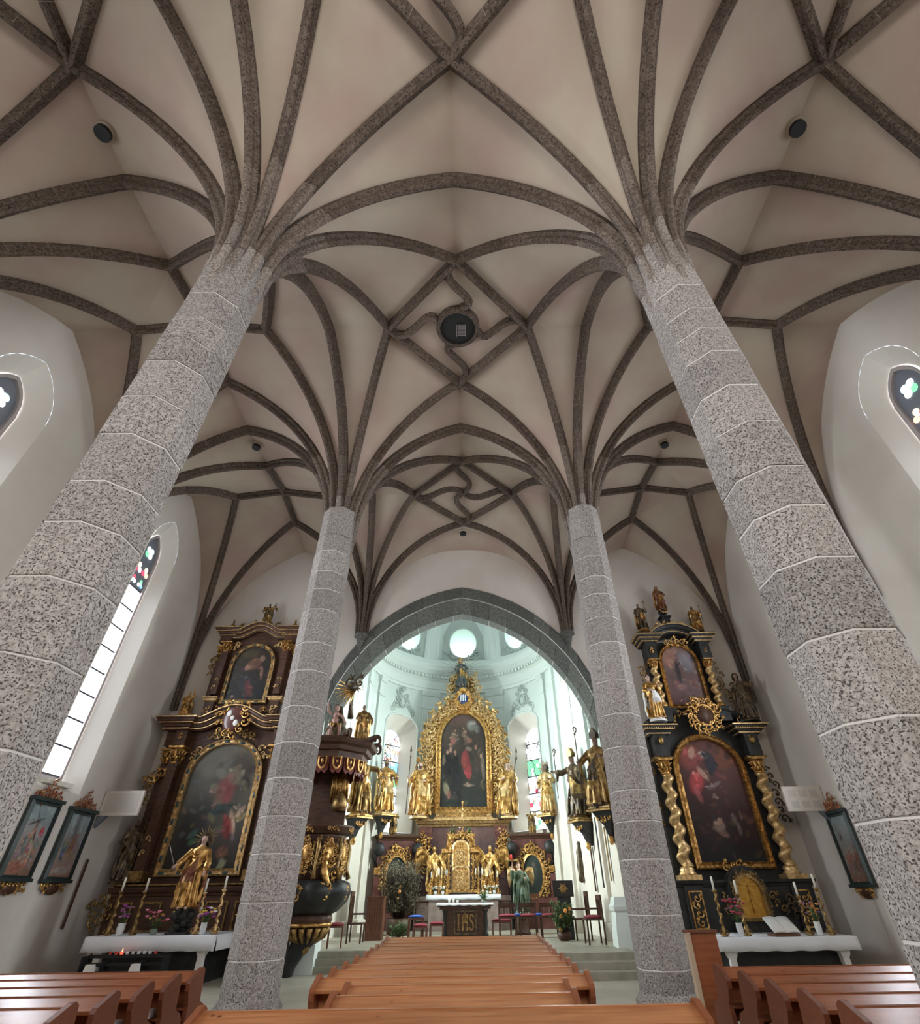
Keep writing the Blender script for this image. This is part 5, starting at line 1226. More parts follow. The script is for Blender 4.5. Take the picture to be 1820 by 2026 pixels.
# tabernacle
tb = archline(.36, .88, 1.55, .36, 10, BX-.02); b = MB(); b.prism(tb, Y0-.62, Y0-.4); build('tabernacle_door', b, mat('golden door', (.62, .36, .07), .35, .6, col2=(.45, .22, .03), scale=6), B)
b = MB(); b.frame(archline(.47, .80, 1.55, .47, 10, BX-.02), tb, Y0-.7, Y0-.4, .02); carve(b, archline(.50, .9, 1.55, .5, 8, BX-.02), .13, Y0-.68, RN, every=.9); build('tabernacle_frame', b, OG, B)
b = MB(); b.sm = False; b.prism(archline(.62, .5, 1.6, .62, 10, BX-.02), Y0-.6, Y0-.3); build('tabernacle_body', b, AB, B)
b = MB(); b.box((BX-.02, Y0-.64, 1.72), (.5, .03, .02)); b.box((BX-.02, Y0-.64, 1.35), (.02, .03, .75)); build('door_cross', b, GD, B)
carving(B, [(BX-.75, .95), (BX-.7, 1.5)], .22, Y0-.5, OG); carving(B, [(BX+.7, 1.5), (BX+1.05, 1.0)], .26, Y0-.5, OG); carving(B, [(BX-.4, 2.16), (BX, 2.28), (BX+.4, 2.16)], .24, Y0-.16, GD)
carving(B, [(BX+1.2, 1.4), (BX+1.35, .8)], .3, Y0-.5, M['bronze'])
figure('madonna_statue', (BX-.12, Y0+.05, 11.68), 1.28, .1, (M['redrobe'], M['gold'], M['darkskin'], M['gold']), hair='veil', armR=((.17, -.06, .62), (.06, -.13, .60)), label='dark and gold Madonna on a crescent at the top of the right altar', seed=8, base='cloud', basem=AB,
       extras=[lambda t, m, a, h: build('crescent', (lambda p: (p.tube([(.15*math.cos(k*PI/10+PI), -.10, .06+.15*math.sin(k*PI/10+PI)) for k in range(11)], [.004+.02*math.sin(k*PI/10) for k in range(11)], 6), p)[1])(MB()), M['gold'], t)])
figure('friar_statue', (BX-1.2, Y0-.05, 10.72), 1.30, .1, (M['bronze'], M['gold'], M['darkskin'], M['hair']), label='saint raising a cross on the upper left cornice of the right altar', seed=9, armR=((.18, -.08, .66), (.13, -.16, .78)), extras=[staff('cross', M['bronze'], 1.05, .6)])
figure('saint_statue', (BX+1.2, Y0-.05, 10.66), 1.22, -.2, (M['gold'], M['oldg'], M['darkskin'], M['hair']), label='gilded saint holding a staff on the upper right cornice of the right altar', seed=10, beard=True, armR=((.19, -.02, .60), (.22, -.08, .68)), extras=[staff('staff', M['bronze'], .95, .3)])
figure('angel_statue', (BX-1.6, Y0-.4, 6.85), 1.78, .2, (M['gold'], M['white'], M['skin'], M['hair']), label='white and gold angel on the left of the lower cornice, right altar', seed=13, sway=.04, hair='curls', armR=((.18, -.06, .64), (.10, -.16, .70)))
figure('friar_statue', (BX+2.0, Y0-.35, 6.83), 1.85, -.2, (M['bronze'], M['bronze'], M['darkskin'], M['hair']), label='dark brown friar statue on the right of the lower cornice, right altar', seed=14, hat='cowl', armR=((.20, -.08, .66), (.20, -.18, .76)), armL=((-.19, -.08, .66), (-.10, -.18, .74)), wide=.95)
# ================================================================== CHOIR
RM, PM = M['redmarble'], M['pinkmarble']
HX, HY = -0.24, 32.0
H = empty('high_altar', (0, 0, 0), label='golden high altar with arched dark painting in the choir apse', cat='altar')
b = MB(); b.sm = False; b.box((HX-.02, 31.55, (ZC+1.5)/2), (4.75, 1.9, 1.5-ZC)); build('altar_block', b, PM, H)
for x in (-1.95, -.95, .95, 1.95):
    b = MB(); b.frame([(HX+x-.38, .5), (HX+x+.38, .5), (HX+x+.38, 1.3), (HX+x-.38, 1.3)], [(HX+x-.32, .56), (HX+x+.32, .56), (HX+x+.32, 1.24), (HX+x-.32, 1.24)], 30.55, 30.62); build('panel_frame', b, M['altwood'], H)
b = MB(); b.sm = False; b.box((HX, 31.9, 3.0), (4.6, 1.0, 3.0)); build('marble_base', b, RM, H)
b = MB(); corn_prof(b, HX-2.35, HX+2.35, 32.6, 31.3, 4.45, [(0, 0), (.04, .06), (.12, .10), (.16, .18), (.26, .24), (.30, .28), (.36, .28)]); build('base_cornice', b, PG, H)
for s in (-1, 1):
    b = MB(); b.sm = False; b.loft([[(HX+s*2.0+dx*w_, 31.25+dy*d_, z) for dx, dy in ((-1, -1), (1, -1), (1, .5), (-1, .5))] for z, w_, d_ in ((2.2, .12, .08), (2.9, .2, .1), (3.6, .26, .2), (4.2, .34, .34), (4.45, .36, .36))]); build('console', b, RM, H)
    b = MB(); carve(b, [(HX+s*1.95, 2.5), (HX+s*2.0, 3.4), (HX+s*2.0, 4.3)], .42, 31.0, RN, every=.6); carve(b, [(HX+s*2.15, 3.3), (HX+s*2.15, 4.35)], .36, 30.95, RN, every=.8); build('console_carving', b, GD, H)
b = MB(); corn_prof(b, HX-1.5, HX+1.5, 32.5, 31.45, 4.82, [(0, .10), (.10, .10), (.14, .03), (.26, .0), (.32, .06), (.36, .08)]); build('frame_base', b, PG, H)
b = MB(); carve(b, [(HX-1.3, 5.02), (HX+1.3, 5.02)], .16, 31.42, RN, every=.8, jit=.05); build('carving', b, GD, H)
ph = rarch(HX, 1.32, 8.9, 1.5)
frame_arch(H, HX, 1.32, 5.42, 8.9, 1.5, 31.62, GD, .30, .18, beads=.22)
painting(H, HX, 1.32, 5.42, ph, 31.58, (.020, .024, .022), (.06, .045, .035), [
    (.5, .95, .4, .12, 0, (.10, .06, .05), .7), (.68, .86, .13, .08, .3, (.20, .20, .18), .8), (.80, .82, .07, .06, 0, (.17, .18, .17), .7), (.74, .9, .04, .03, 0, (.25, .2, .17), .8)] + people(31, 9, .22, .62, .62, .80, [(.14, .09, .08), (.20, .13, .10), (.07, .06, .06)], .04) + [(.25, .69, .05, .03, 0, (.3, .08, .07), .8), (.64, .69, .05, .03, .3, (.32, .12, .09), .8),
    (.16, .42, .12, .16, 0, (.012, .012, .014), .9), (.32, .40, .10, .18, 0, (.012, .012, .014), .9), (.55, .44, .10, .15, .1, (.26, .045, .05), .95), (.50, .50, .06, .10, -.2, (.30, .06, .06), .9), (.62, .36, .07, .1, 0, (.22, .04, .04), .9), (.79, .48, .10, .18, 0, (.06, .045, .035), .9), (.92, .40, .05, .15, .1, (.22, .17, .13), .7), (.60, .59, .09, .025, -.3, (.35, .26, .22), .8),
    (.76, .61, .035, .03, 0, (.42, .18, .13), .95), (.14, .57, .03, .03, 0, (.36, .2, .15), .95), (.21, .585, .03, .03, 0, (.36, .2, .15), .95), (.31, .56, .03, .03, 0, (.36, .2, .15), .95), (.06, .48, .04, .06, 0, (.2, .16, .12), .8), (.88, .52, .03, .03, 0, (.4, .25, .18), .9), (.12, .18, .07, .08, .3, (.26, .23, .15), .9), (.18, .12, .05, .05, 0, (.26, .1, .08), .8), (.60, .22, .12, .02, 0, (.3, .2, .16), .6), (.35, .25, .16, .2, 0, (.02, .02, .022), .8)], seed=21, nx=84, nz=150, name='altar_painting', label='dark arched altar painting with red robed figure')
# carved foliage surround
outl = archline(2.30, 5.3, 8.9, 2.05, 18, HX)
b = MB(); b.sm = False; b.frame(archline(2.15, 5.15, 8.9, 1.95, 14, HX), archline(1.60, 5.15, 8.9, 1.78, 14, HX), 31.70, 31.85); sur = build('surround_backing', b, OG, H)
for k, (hw, rz, s_) in enumerate(((1.80, 1.95, .42), (2.08, 2.05, .50), (2.32, 2.15, .46))):
    ln = archline(hw, 5.4+.1*k, 8.9, rz, 16, HX)
    for half in (0, 1):
        seg_ = ln[:len(ln)//2+1] if half == 0 else ln[len(ln)//2:]
        b = MB(); carve(b, seg_, s_, 31.62-.05*(k % 2), RN, every=.62, jit=.35); build('foliage_carving', b, GD if k != 1 else PG, H)
for s in (-1, 1):
    for z, r_ in ((7.35, .42), (5.9, .4)): b = MB(); carve(b, [(HX+s*2.35+r_*math.cos(2*PI*k/10), z+r_*math.sin(2*PI*k/10)) for k in range(11)], .3, 31.6, RN, every=.8); build('rosette', b, GD, H)
    for (x, z) in ((1.45, 10.95), (1.85, 10.45), (.95, 11.25)):
        b = MB(); b.ell((HX+s*x, 31.45, z+.18), (.11, .12, .14), 9, 6); b.tube([(HX+s*x, 31.5, z+.1), (HX+s*x, 31.45, z-.1), (HX+s*(x+.05), 31.5, z-.35)], [.08, .13, .07], 8); b.tube([(HX+s*x, 31.45, z), (HX+s*(x+.22), 31.3, z+.12)], [.05, .03], 6)
        b.tube([(HX+s*(x-.05), 31.5, z-.3), (HX+s*(x+.15), 31.35, z-.5)], [.07, .04], 6); wing_mb(b, s, (HX+s*(x-.02), 31.5, z), .3, .6); build('putto', b, PG, H)
# crest over the frame
b = MB(); b.ell((HX-.02, 31.30, 11.25), (.30, .10, .36), 18, 8); sh = build('crest_shield', b, mat('crest blue', (.015, .04, .16), .35), H)
b = MB()
for dx in (-.13, 0, .13): b.tube([(HX-.02+dx, 31.195, 11.42), (HX-.02+dx*1.1, 31.185, 11.10)], [.045, .03], 7); b.ell((HX-.02+dx, 31.19, 11.45), (.04, .03, .06), 6, 4)
build('crest_charges', b, M['cloth'], sh)
b = MB(); b.sm = False; b.frame([(HX-.02+.62*math.cos(a)*(1+.10*math.cos(4*a)), 11.25+.62*math.sin(a)) for a in [2*PI*k/24 for k in range(24)]], [(HX-.02+.30*math.cos(a), 11.25+.36*math.sin(a)) for a in [2*PI*k/24 for k in range(24)]], 31.28, 31.5, .05)
b.sm = True; carve(b, [(HX-.6, 11.0), (HX-.62, 11.6)], .42, 31.28, RN); carve(b, [(HX+.55, 11.6), (HX+.6, 11.0)], .42, 31.28, RN); carve(b, [(HX-.3, 10.85), (HX+.3, 10.85)], .3, 31.25, RN); b.lathe([(.22, 11.68), (.26, 11.75), (.24, 11.82), (.30, 11.9)], c=(HX-.02, 31.35, 0), n=12)
build('crest_cartouche', b, GD, H)
# glory with the crowned figure above the crest
b = MB()
for k in range(34):
    a = 2*PI*k/34; q = (1.55, 1.15, 1.35)[k % 3]; b.tube([(HX-.12+.2*math.cos(a), 32.0, 13.35+.2*math.sin(a)), (HX-.12+q*math.cos(a), 31.95, 13.35+q*math.sin(a)*1.05)], [.05, .008], 4, flat=.4)
build('sunburst', b, M['oldg'], H)
b = MB()
for k in range(44): a = RN.uniform(-.2, PI+.2); b.ell((HX-.1+RN.uniform(-.75, .75)*(1-.0), 31.85+RN.uniform(-.1, .15), 12.3+RN.uniform(-.5, .5)), (RN.uniform(.13, .22),)*3, 8, 6)
build('cloud', b, M['oldg'], H)
for s in (-1, 1): b = MB(); carve(b, [(HX+s*.9, 11.7), (HX+s*.75, 12.5), (HX+s*.55, 13.0)], .42, 31.7, RN, every=.7); build('foliage_carving', b, PG, H)
M['greyrobe'] = mat('grey green robe', (.055, .065, .06), .5, .1, col2=(.10, .12, .11), scale=6)
figure('virgin_statue', (HX-.15, 31.6, 12.1), 1.85, 0, (M['greyrobe'], M['gold'], M['skin'], M['hair']), label='crowned figure in grey and gold at the very top of the high altar', hair='veil', hat='crown', seed=21, armR=((.18, -.08, .63), (.08, -.16, .62)), base='cloud', basem=M['greyrobe'])
# flanking saints
figure('saint_statue', (-2.62, 31.0, 4.95), 2.75, .12, (GD, PG, M['skin'], M['hair']), label='golden saint with a spear left of the high altar painting', seed=22, beard=True, armL=((-.20, -.05, .62), (-.25, -.12, .66)), armR=((.19, -.06, .62), (.06, -.17, .60)), extras=[staff('spear', M['bronze'], 1.14, .02, side=-1, tilt=.03)], wide=1.15, kf=8)
figure('saint_statue', (2.20, 31.0, 4.9), 2.70, -.15, (GD, PG, M['skin'], M['oldg']), label='golden saint with a lance right of the high altar painting', seed=23, sway=-.04, armL=((-.19, -.06, .64), (-.06, -.17, .66)), armR=((.19, -.06, .64), (.15, -.18, .60)), extras=[staff('spear', M['bronze'], 1.12, .04, tilt=.18)], wide=1.15, kf=8)
for s in (-1, 1):
    b = MB()
    for k in range(14): b.ell((HX+s*2.35+RN.uniform(-.4, .4), 31.0+RN.uniform(-.2, .3), 4.86+RN.uniform(0, .3)), (RN.uniform(.12, .2),)*3, 8, 6)
    build('cloud', b, M['bronze'], H)
# tabernacle
tb = empty('tabernacle', (0, 0, 0), label='golden tabernacle with arched doors in the middle of the high altar', cat='tabernacle')
tx = -.35
b = MB(); b.sm = False; b.box((tx, 30.9, 2.35), (1.5, .8, 1.7)); b.box((tx, 30.95, 3.4), (1.1, .7, .6)); build('body', b, RM, tb)
for z0, zs, rz in ((1.68, 2.55, .10), (2.72, 3.42, .30)):
    o_ = archline(.36, z0, zs, rz, 10, tx); b = MB(); b.prism(o_, 30.42, 30.5); d_ = build('door', b, GD, tb)
    b = MB(); carve(b, [(tx, z0+.1), (tx, zs)], .26, 30.40, RN, every=.8); carve(b, [(tx-.2, z0+.1), (tx-.2, zs)], .14, 30.41, RN); carve(b, [(tx+.2, z0+.1), (tx+.2, zs)], .14, 30.41, RN); build('door_relief', b, PG, d_)
    b = MB(); b.frame(archline(.46, z0-.06, zs, rz+.10, 10, tx), o_, 30.36, 30.5, .03); build('door_frame', b, PG, tb)
for s in (-1, 1):
    for x in (.62, .85):
        b = MB(); b.lathe([(.08, 0), (.09, .06), (.055, .12), (.05, 1.4), (.09, 1.55), (.10, 1.62)], c=(tx+s*x, 30.45+.1*(x > .7), 1.62), n=10); carve(b, [(tx+s*x, 1.75), (tx+s*x, 3.1)], .16, 30.38, RN); build('column', b, GD, tb)
    b = MB(); b.box((tx+s*.72, 30.55, 3.34), (.5, .5, .16)); b.box((tx+s*.72, 30.55, 1.68), (.5, .5, .12)); build('cornice_block', b, GD, tb)
b = MB(); curved_cornice(b, [(tx-.6*math.cos(PI*k/10), 3.5+.42*math.sin(PI*k/10)) for k in range(11)], 31.0, 30.5, [(0, 0), (.06, .06), (.12, .12), (.16, .12)]); carve(b, [(tx-.5, 3.9), (tx, 4.1), (tx+.5, 3.9)], .26, 30.42, RN); build('canopy', b, GD, tb)
cr = empty('crucifix', (-.28, 30.6, 4.05), label='gilded crucifix standing above the tabernacle doors', cat='crucifix')
b = MB(); b.sm = False; b.box((0, 0, .75), (.07, .05, 1.5)); b.box((0, 0, 1.12), (.62, .05, .07)); b.lathe([(.16, -.0), (.12, .08), (.05, .2)], n=10); build('cross', b, GD, cr)
b = MB(); b.tube([(-.26, -.05, 1.16), (-.1, -.06, 1.02), (0, -.06, .98), (.1, -.06, 1.02), (.26, -.05, 1.16)], [.02, .03, .04, .03, .02], 6); b.tube([(0, -.06, 1.0), (0, -.08, .8), (.02, -.1, .6), (0, -.06, .32)], [.06, .065, .05, .025], 8); b.ell((.02, -.09, 1.13), (.05, .055, .065), 8, 6); build('corpus', b, M['paleg'], cr)
b = MB()
for p_ in ((-.31, 1.12), (.31, 1.12), (0, 1.5)): b.ell((p_[0], 0, p_[1]), (.06, .04, .06), 8, 5)
build('cross_knob', b, GD, cr)
figure('angel_statue', (-1.64, 30.2, 1.58), 2.0, .12, (GD, PG, GD, M['bronze']), label='large golden angel with raised wings left of the tabernacle', seed=24, armL=((-.18, -.1, .60), (-.12, -.2, .52)), armR=((.2, -.08, .60), (.24, -.15, .50)), extras=[wings(.40, .95)], wide=.85)
figure('angel_statue', (1.08, 30.2, 1.58), 2.0, -.12, (GD, PG, GD, M['white']), label='large golden angel with raised wings right of the tabernacle', seed=25, sway=-.03, armL=((-.18, -.1, .62), (-.12, -.2, .66)), armR=((.18, -.1, .60), (.26, -.15, .44)), extras=[wings(.40, .95)], wide=.85)
for s in (-1, 1): figure('angel_figurine', (tx+s*.55, 30.6, 3.46), .78, 0, (GD, PG, GD, GD), label='small golden angel on top of the tabernacle, %s of the crucifix' % ('left' if s < 0 else 'right'), seed=26+s, extras=[wings(.2, .6)], vox=.02)
cloth_top('altar_cloth', 'narrow white cloth along the front of the high altar', -1.98, 1.58, 29.62, 30.45, 1.52, .17)
b = empty('altar_table', (-.2, 30.1, ZC), label='pink marble mensa of the high altar under its white cloth', cat='altar table'); bb = MB(); bb.sm = False; bb.box((0, 0, (1.48-ZC)/2), (3.3, .9, 1.48-ZC)); build('body', bb, PM, b)
for k, x in enumerate((-1.78, -1.40, -1.02, .74, 1.10, 1.46)):
    baluster_candle(['first', 'second', 'third', 'fourth', 'fifth', 'sixth'][k]+' golden candlestick from the left on the high altar mensa', (x, 29.85, 1.56), .98 if k not in (0, 5) else .9, GD, wax=.24, r=.028)
for k, x in enumerate((-1.55, -1.2, .93, 1.28)): bouquet((x, 29.75, 1.56), ['leftmost pot of white flowers on the high altar mensa', 'second pot of white flowers on the high altar mensa', 'third pot of white flowers, right of the tabernacle', 'rightmost pot of white flowers on the high altar mensa'][k], .07, .14, ['fl_white'], .14, .18, 9, seed=k, leafn=12)
for s in (-1, 1):
    t = empty('candelabrum', (tx+s*.90, 30.0, 1.56), label='three-armed golden candelabrum %s of the tabernacle' % ('left' if s < 0 else 'right'), cat='candelabrum'); bb = MB(); bb.lathe([(.09, 0), (.09, .03), (.03, .08), (.04, .2), (.02, .3), (.035, .6), (.02, .7)], n=8)
    for q in (-1, 0, 1): bb.tube([(0, 0, .55), (q*.10, 0, .6), (q*.15, 0, .78)], .018, 5); 
    build('stand', bb, GD, t)
    for q in (-1, 0, 1): cc = MB(); cc.lathe([(.022, .78), (.022, 1.02+.08*(q == 0)), (.003, 1.03+.08*(q == 0))], c=(q*.15, 0, 0), n=8); build('candle', cc, M['wax'], t)
    bouquet((tx+s*.42, 30.7, 4.0), 'dark green fern spray %s of the crucifix' % ('left' if s < 0 else 'right'), .06, .1, ['fl_white'], .4, .4, 2, seed=30+s, leafn=40, vm=GD)
# the two lower wings beside the high altar
for s in (-1, 1):
    W = empty('altar_wing', (-3.62 if s < 0 else 3.30, 30.75, ZC), -s*.28, label='dark red marble altar wing with oval picture, %s' % ('left, behind the bush' if s < 0 else 'right, behind the green angel'), cat='altar')
    z1 = 3.75
    b = MB(); b.sm = False; b.box((0, .2, z1/2), (2.1, .4, z1)); build('panel', b, RM, W)
    b = MB(); corn_prof(b, -1.05, 1.05, .4, 0, z1-.12, [(0, 0), (.03, .04), (.1, .07), (.14, .14), (.2, .16), (.24, .16)]); build('cornice', b, M['altwood'], W)
    fo = [(.62*math.cos(2*PI*k/28), 2.1+.98*math.sin(2*PI*k/28)) for k in range(28)]; fi = [(.50*math.cos(2*PI*k/28), 2.1+.84*math.sin(2*PI*k/28)) for k in range(28)]
    b = MB(); b.frame(fo, fi, -.10, 0.0, .03); build('oval_frame', b, GD, W)
    o = painting(W, 0, .52, 1.24, lambda x: 2.96, -.02, (.015, .022, .02), (.03, .04, .035), [(.55, .6, .18, .16, 0, (.06, .06, .05), .8), (.55, .75, .08, .06, 0, (.14, .10, .08), .8), (.5, .4, .2, .15, 0, (.04, .045, .04), .7)], seed=40+s, nx=20, nz=30)
    mb_ = MB(); 
    b = MB(); ln = [(.78*math.cos(PI*(-.15+1.3*k/12)), 2.15+1.12*math.sin(PI*(-.15+1.3*k/12))) for k in range(13)]; carve(b, ln, .30, -.06, RN, every=.7); carve(b, [(-.3, 3.2), (.3, 3.2)], .4, -.08, RN); carve(b, [(-.72, 1.9), (-.6, 1.2)], .24, -.06, RN); carve(b, [(.72, 1.9), (.6, 1.2)], .24, -.06, RN); build('carved_wreath', b, GD, W)
    for q in (-1, 1):
        b = MB(); b.lathe([(.02, -.3), (.26, -.3), (.30, -.1), (.26, .02), (.05, .04)], n=16); 
        b.v = [(q*1.0+x, -.18+z*1.0*.5, z1-.5+y) for x, y, z in b.v]; b.tube([(q*1.0, -.12, z1-.5), (q*1.2, -.14, z1-.8), (q*1.08, -.14, z1-1.25)], [.2, .16, .1], 8); build('volute', b, M['altblack'], W)
        b = MB(); b.sm = False; b.box((q*1.02, -.08, (z1-1.6)/2), (.26, .3, z1-1.6)); build('pilaster', b, RM if q*s > 0 else M['altblack'], W)
        b = MB(); carve(b, [(q*1.02-.08, z1-1.42), (q*1.02+.1, z1-1.42)], .18, -.25, RN, every=.6); b.box((q*1.02, -.1, z1-1.42), (.28, .3, .28)); build('capital', b, GD, W)
    figure('figure_statue', (-3.95 if s < 0 else 3.42, 30.7, ZC+3.92), 1.0, 0, (M['oldg'], M['bronze'], M['oldg'], M['bronze']), label='small dark gold figure group on the %s altar wing' % ('left' if s < 0 else 'right'), seed=50+s, extras=[wings(.2, .5)], base='cloud', basem=M['oldg'], vox=.02, armR=((.18, -.05, .8), (.22, -.06, .98)))
# statues on consoles along the choir walls
def console(loc, rz, s=1.0, label='', drop=1.0):
    t = empty('wall_console', loc, rz, label=label, cat='console'); b = MB(); b.sm = False
    b.loft([[(dx*w_, .30-(.30+d_)*(dy < 0)*1.0, z) for dx, dy in ((-1, 1), (-.92, -1), (-.5, -1.0), (.5, -1), (.92, -1), (1, 1))] for z, w_, d_ in ((-drop*s, .04, -.15), (-.82*drop*s, .10, -.05), (-.55*drop*s, .16, .05), (-.25*s, .34*s, .32*s), (-.1*s, .42*s, .4*s), (0, .44*s, .42*s))]); build('bracket', b, M['altblack'], t)
    b = MB(); b.sm = False; b.box((0, -.06, -.10), (.98*s, .98*s, .06)); b.box((0, -.06, -.02), (.9*s, .9*s, .05)); build('gilt_edge', b, OG, t)
    b = MB(); b.ell((0, .1, -drop*s), (.09, .12, .16), 8, 6); scroll(b, -.2*s, -.25, -.35*s, .3*s, 0, 1); scroll(b, .2*s, -.25, -.35*s, .3*s, PI, -1); build('drop_ornament', b, GD, t); return t
console((-4.40, 30.0, 4.98), .75, .95, 'carved wall console under the gilded saint left of the choir window')
figure('saint_statue', (-4.40, 29.93, 5.03), 2.60, .6, (GD, PG, M['darkskin'], M['hair']), label='gilded saint on a wall console at the left choir window', seed=60, beard=True, armR=((.18, -.1, .64), (.14, -.2, .60)), wide=1.1, extras=[halo(9, .07, .12, M['bronze'])])
console((4.28, 30.0, 4.85), -.75, .95, 'carved wall console under the haloed saint at the right choir window')
figure('saint_statue', (4.28, 29.93, 4.90), 2.35, -.6, (M['paleg'], GD, M['darkskin'], M['bronze']), label='gilded saint with a spiky halo at the right choir window', seed=61, extras=[halo(22, .10, .21, M['oldg'])], wide=1.05)
console((4.95, 24.3, 4.05), -PI/2+.35, .95, 'dark wall console under the farther bishop on the right choir wall')
figure('bishop_statue', (4.82, 24.3, 4.10), 2.5, -.95, (M['bronze'], OG, M['darkskin'], M['bronze']), label='dark bishop with mitre and crosier, arm outstretched, right choir wall', seed=62, hat='mitre', wide=1.1, armL=((-.20, -.10, .70), (-.30, -.22, .72)), armR=((.18, -.08, .64), (.20, -.16, .66)), extras=[staff('crosier', M['bronze'], 1.02, .3, off=(-.48, -.02))])
console((5.25, 21.2, 4.08), -.75, 1.0, 'dark wall console under the nearer bishop by the right pillar')
figure('bishop_statue', (5.15, 21.2, 4.13), 2.5, -.75, (M['oldg'], M['bronze'], M['darkskin'], M['bronze']), label='bronzed bishop with palm and crosier nearest the right pillar', seed=63, hat='mitre', wide=1.15, sway=-.04, armL=((-.19, -.12, .62), (-.20, -.2, .60)), extras=[staff('crosier', M['bronze'], 1.04, .1, side=-1)])
console((-4.62, 24.4, 4.3), .9, .9, 'carved wall console under the gesturing saint on the left choir wall')
figure('saint_statue', (-4.55, 24.3, 4.35), 2.35, .75, (OG, GD, M['darkskin'], M['bronze']), label='gilded saint reaching out to the right beside the pulpit', seed=64, wide=1.15, armR=((.20, -.08, .74), (.30, -.16, .72)), extras=[staff('sword', M['bronze'], .62, .25)])
# ---- pulpit
PX_, PY_ = -4.78, 19.55
Pp = empty('pulpit', (PX_, PY_, 0), label='dark carved and gilded baroque pulpit beside the left far pillar', cat='pulpit')
def wavy(prof, n=48, lob=0, amp=0.0):
    rings = []
    for r_, z in prof: rings.append([(r_*(1+amp*abs(math.sin(lob*PI*i/n)))*math.cos(2*PI*i/n), r_*(1+amp*abs(math.sin(lob*PI*i/n)))*math.sin(2*PI*i/n), z) for i in range(n)])
    return rings
b = MB(); b.loft(wavy([(.86, 1.95), (.84, 2.2), (.82, 3.1), (.88, 3.2)])); build('body', b, M['altwood'], Pp)
b = MB(); b.loft(wavy([(.90, 3.18), (.98, 3.24), (1.02, 3.34), (1.06, 3.38), (1.06, 3.44), (.92, 3.46)])); build('parapet', b, M['altwood'], Pp)
b = MB(); b.loft(wavy([(.60, 1.12), (.78, 1.2), (1.02, 1.45), (1.10, 1.68), (1.04, 1.9), (.86, 1.98)], 64, 8, .10)); build('belly', b, M['altblack'], Pp)
b = MB(); b.loft(wavy([(.30, .62), (.42, .72), (.60, .86), (.68, 1.0), (.66, 1.1), (.60, 1.14)], 64, 12, .06)); build('underside', b, M['altwood'], Pp)
b = MB(); b.loft(wavy([(.66, .84), (.72, .87), (.72, .91), (.66, .94)])); build('gilt_ring', b, GD, Pp)
b = MB()
for k in range(16): a = 2*PI*k/16; b.tube([(.62*math.cos(a), .62*math.sin(a), .82), (.52*math.cos(a), .52*math.sin(a), .62), (.3*math.cos(a), .3*math.sin(a), .45)], [.09, .08, .02], 6)
b.ell((0, 0, .40), (.16, .16, .22), 10, 7); build('leaf_drop', b, OG, Pp)
for a in (-100, -55, -10, 35):
    A_ = rad(a); F_ = MB(); F_.M = Matrix.Rotation(A_+PI/2, 4, 'Z') @ Matrix.Translation((0, -.86, 0))
    F_.frame([(.18*math.cos(q), 2.65+.26*math.sin(q)) for q in [2*PI*k/20 for k in range(20)]], [(.13*math.cos(q), 2.65+.2*math.sin(q)) for q in [2*PI*k/20 for k in range(20)]], -.06, .02, .02); F_.ell((0, -.02, 2.65), (.14, .05, .21), 12, 6)
    carve(F_, [(.22*math.cos(q), 2.65+.3*math.sin(q)) for q in [2*PI*k/8 for k in range(9)]], .15, -.04, RN, every=.8); carve(F_, [(-.12, 3.02), (.12, 3.02)], .16, -.04, RN); carve(F_, [(-.15, 2.22), (.15, 2.22)], .2, -.05, RN, every=.7); build('gilt_medallion', F_, GD, Pp)
    F_ = MB(); F_.M = Matrix.Rotation(A_+PI/2+rad(22), 4, 'Z') @ Matrix.Translation((0, -.90, 0)); carve(F_, [(0, 2.1), (0, 3.1)], .2, -.02, RN, every=.8); F_.tube([(0, -.02, 3.1), (.03, -.10, 2.8), (0, -.05, 2.3), (0, -.16, 2.0)], [.05, .06, .05, .08], 7); build('scroll_bracket', F_, OG, Pp)
    F_ = MB(); F_.M = Matrix.Rotation(A_+PI/2, 4, 'Z') @ Matrix.Translation((0, -1.08, 0)); carve(F_, [(0, 1.5), (0, 1.9)], .24, -.02, RN, every=.7); carve(F_, [(-.2, 3.32), (.2, 3.32)], .13, .04, RN); build('carving', F_, GD, Pp)
b = MB(); b.loft([[(cx_+r_*math.cos(2*PI*i/20), .1+r_*math.sin(2*PI*i/20), z) for i in range(20)] for cx_, r_, z in ((-.62, .34, ZF), (-.52, .30, -.1), (-.30, .30, .2), (-.10, .36, .45), (0, .42, .68))]); build('stem', b, M['altblack'], Pp)
for k in range(2):
    F_ = MB(); F_.M = Matrix.Translation((.45, -.78, 2.0)) @ Matrix.Rotation(.5, 4, 'Z'); 
    if k == 0: F_.ell((0, 0, .55), (.12, .12, .15), 9, 7); F_.tube([(0, 0, .45), (0, -.02, .2), (.1, -.1, -.05), (.25, -.12, -.2)], [.10, .14, .09, .05], 9); F_.tube([(0, 0, .35), (.2, -.1, .3), (.32, -.1, .42)], [.06, .05, .03], 7)
    else: carve(F_, [(.0, -.4), (.25, -.1), (.35, .25)], .3, 0, RN, every=.7)
    build('gilt_putto' if k == 0 else 'gilt_scroll', F_, GD, Pp)
b = MB(); b.sm = False; b.box((-.15, .98, 4.4), (1.3, .12, 2.2)); build('back_board', b, M['altwood'], Pp)
b = MB()
for k in range(8): x = -.05+.075*k; b.tube([(x*.7, .84, 5.45), (x, .80+.02*(k % 2), 4.9), (x*1.15, .84, 4.25)], [.03, .05, .035], 6)
build('gilt_drapery', b, GD, Pp)
b = MB(); b.lathe([(.22, 4.0), (.3, 4.15), (.2, 4.4), (.05, 4.6)], c=(.3, .75, 0), n=10); build('gilt_shell', b, OG, Pp)
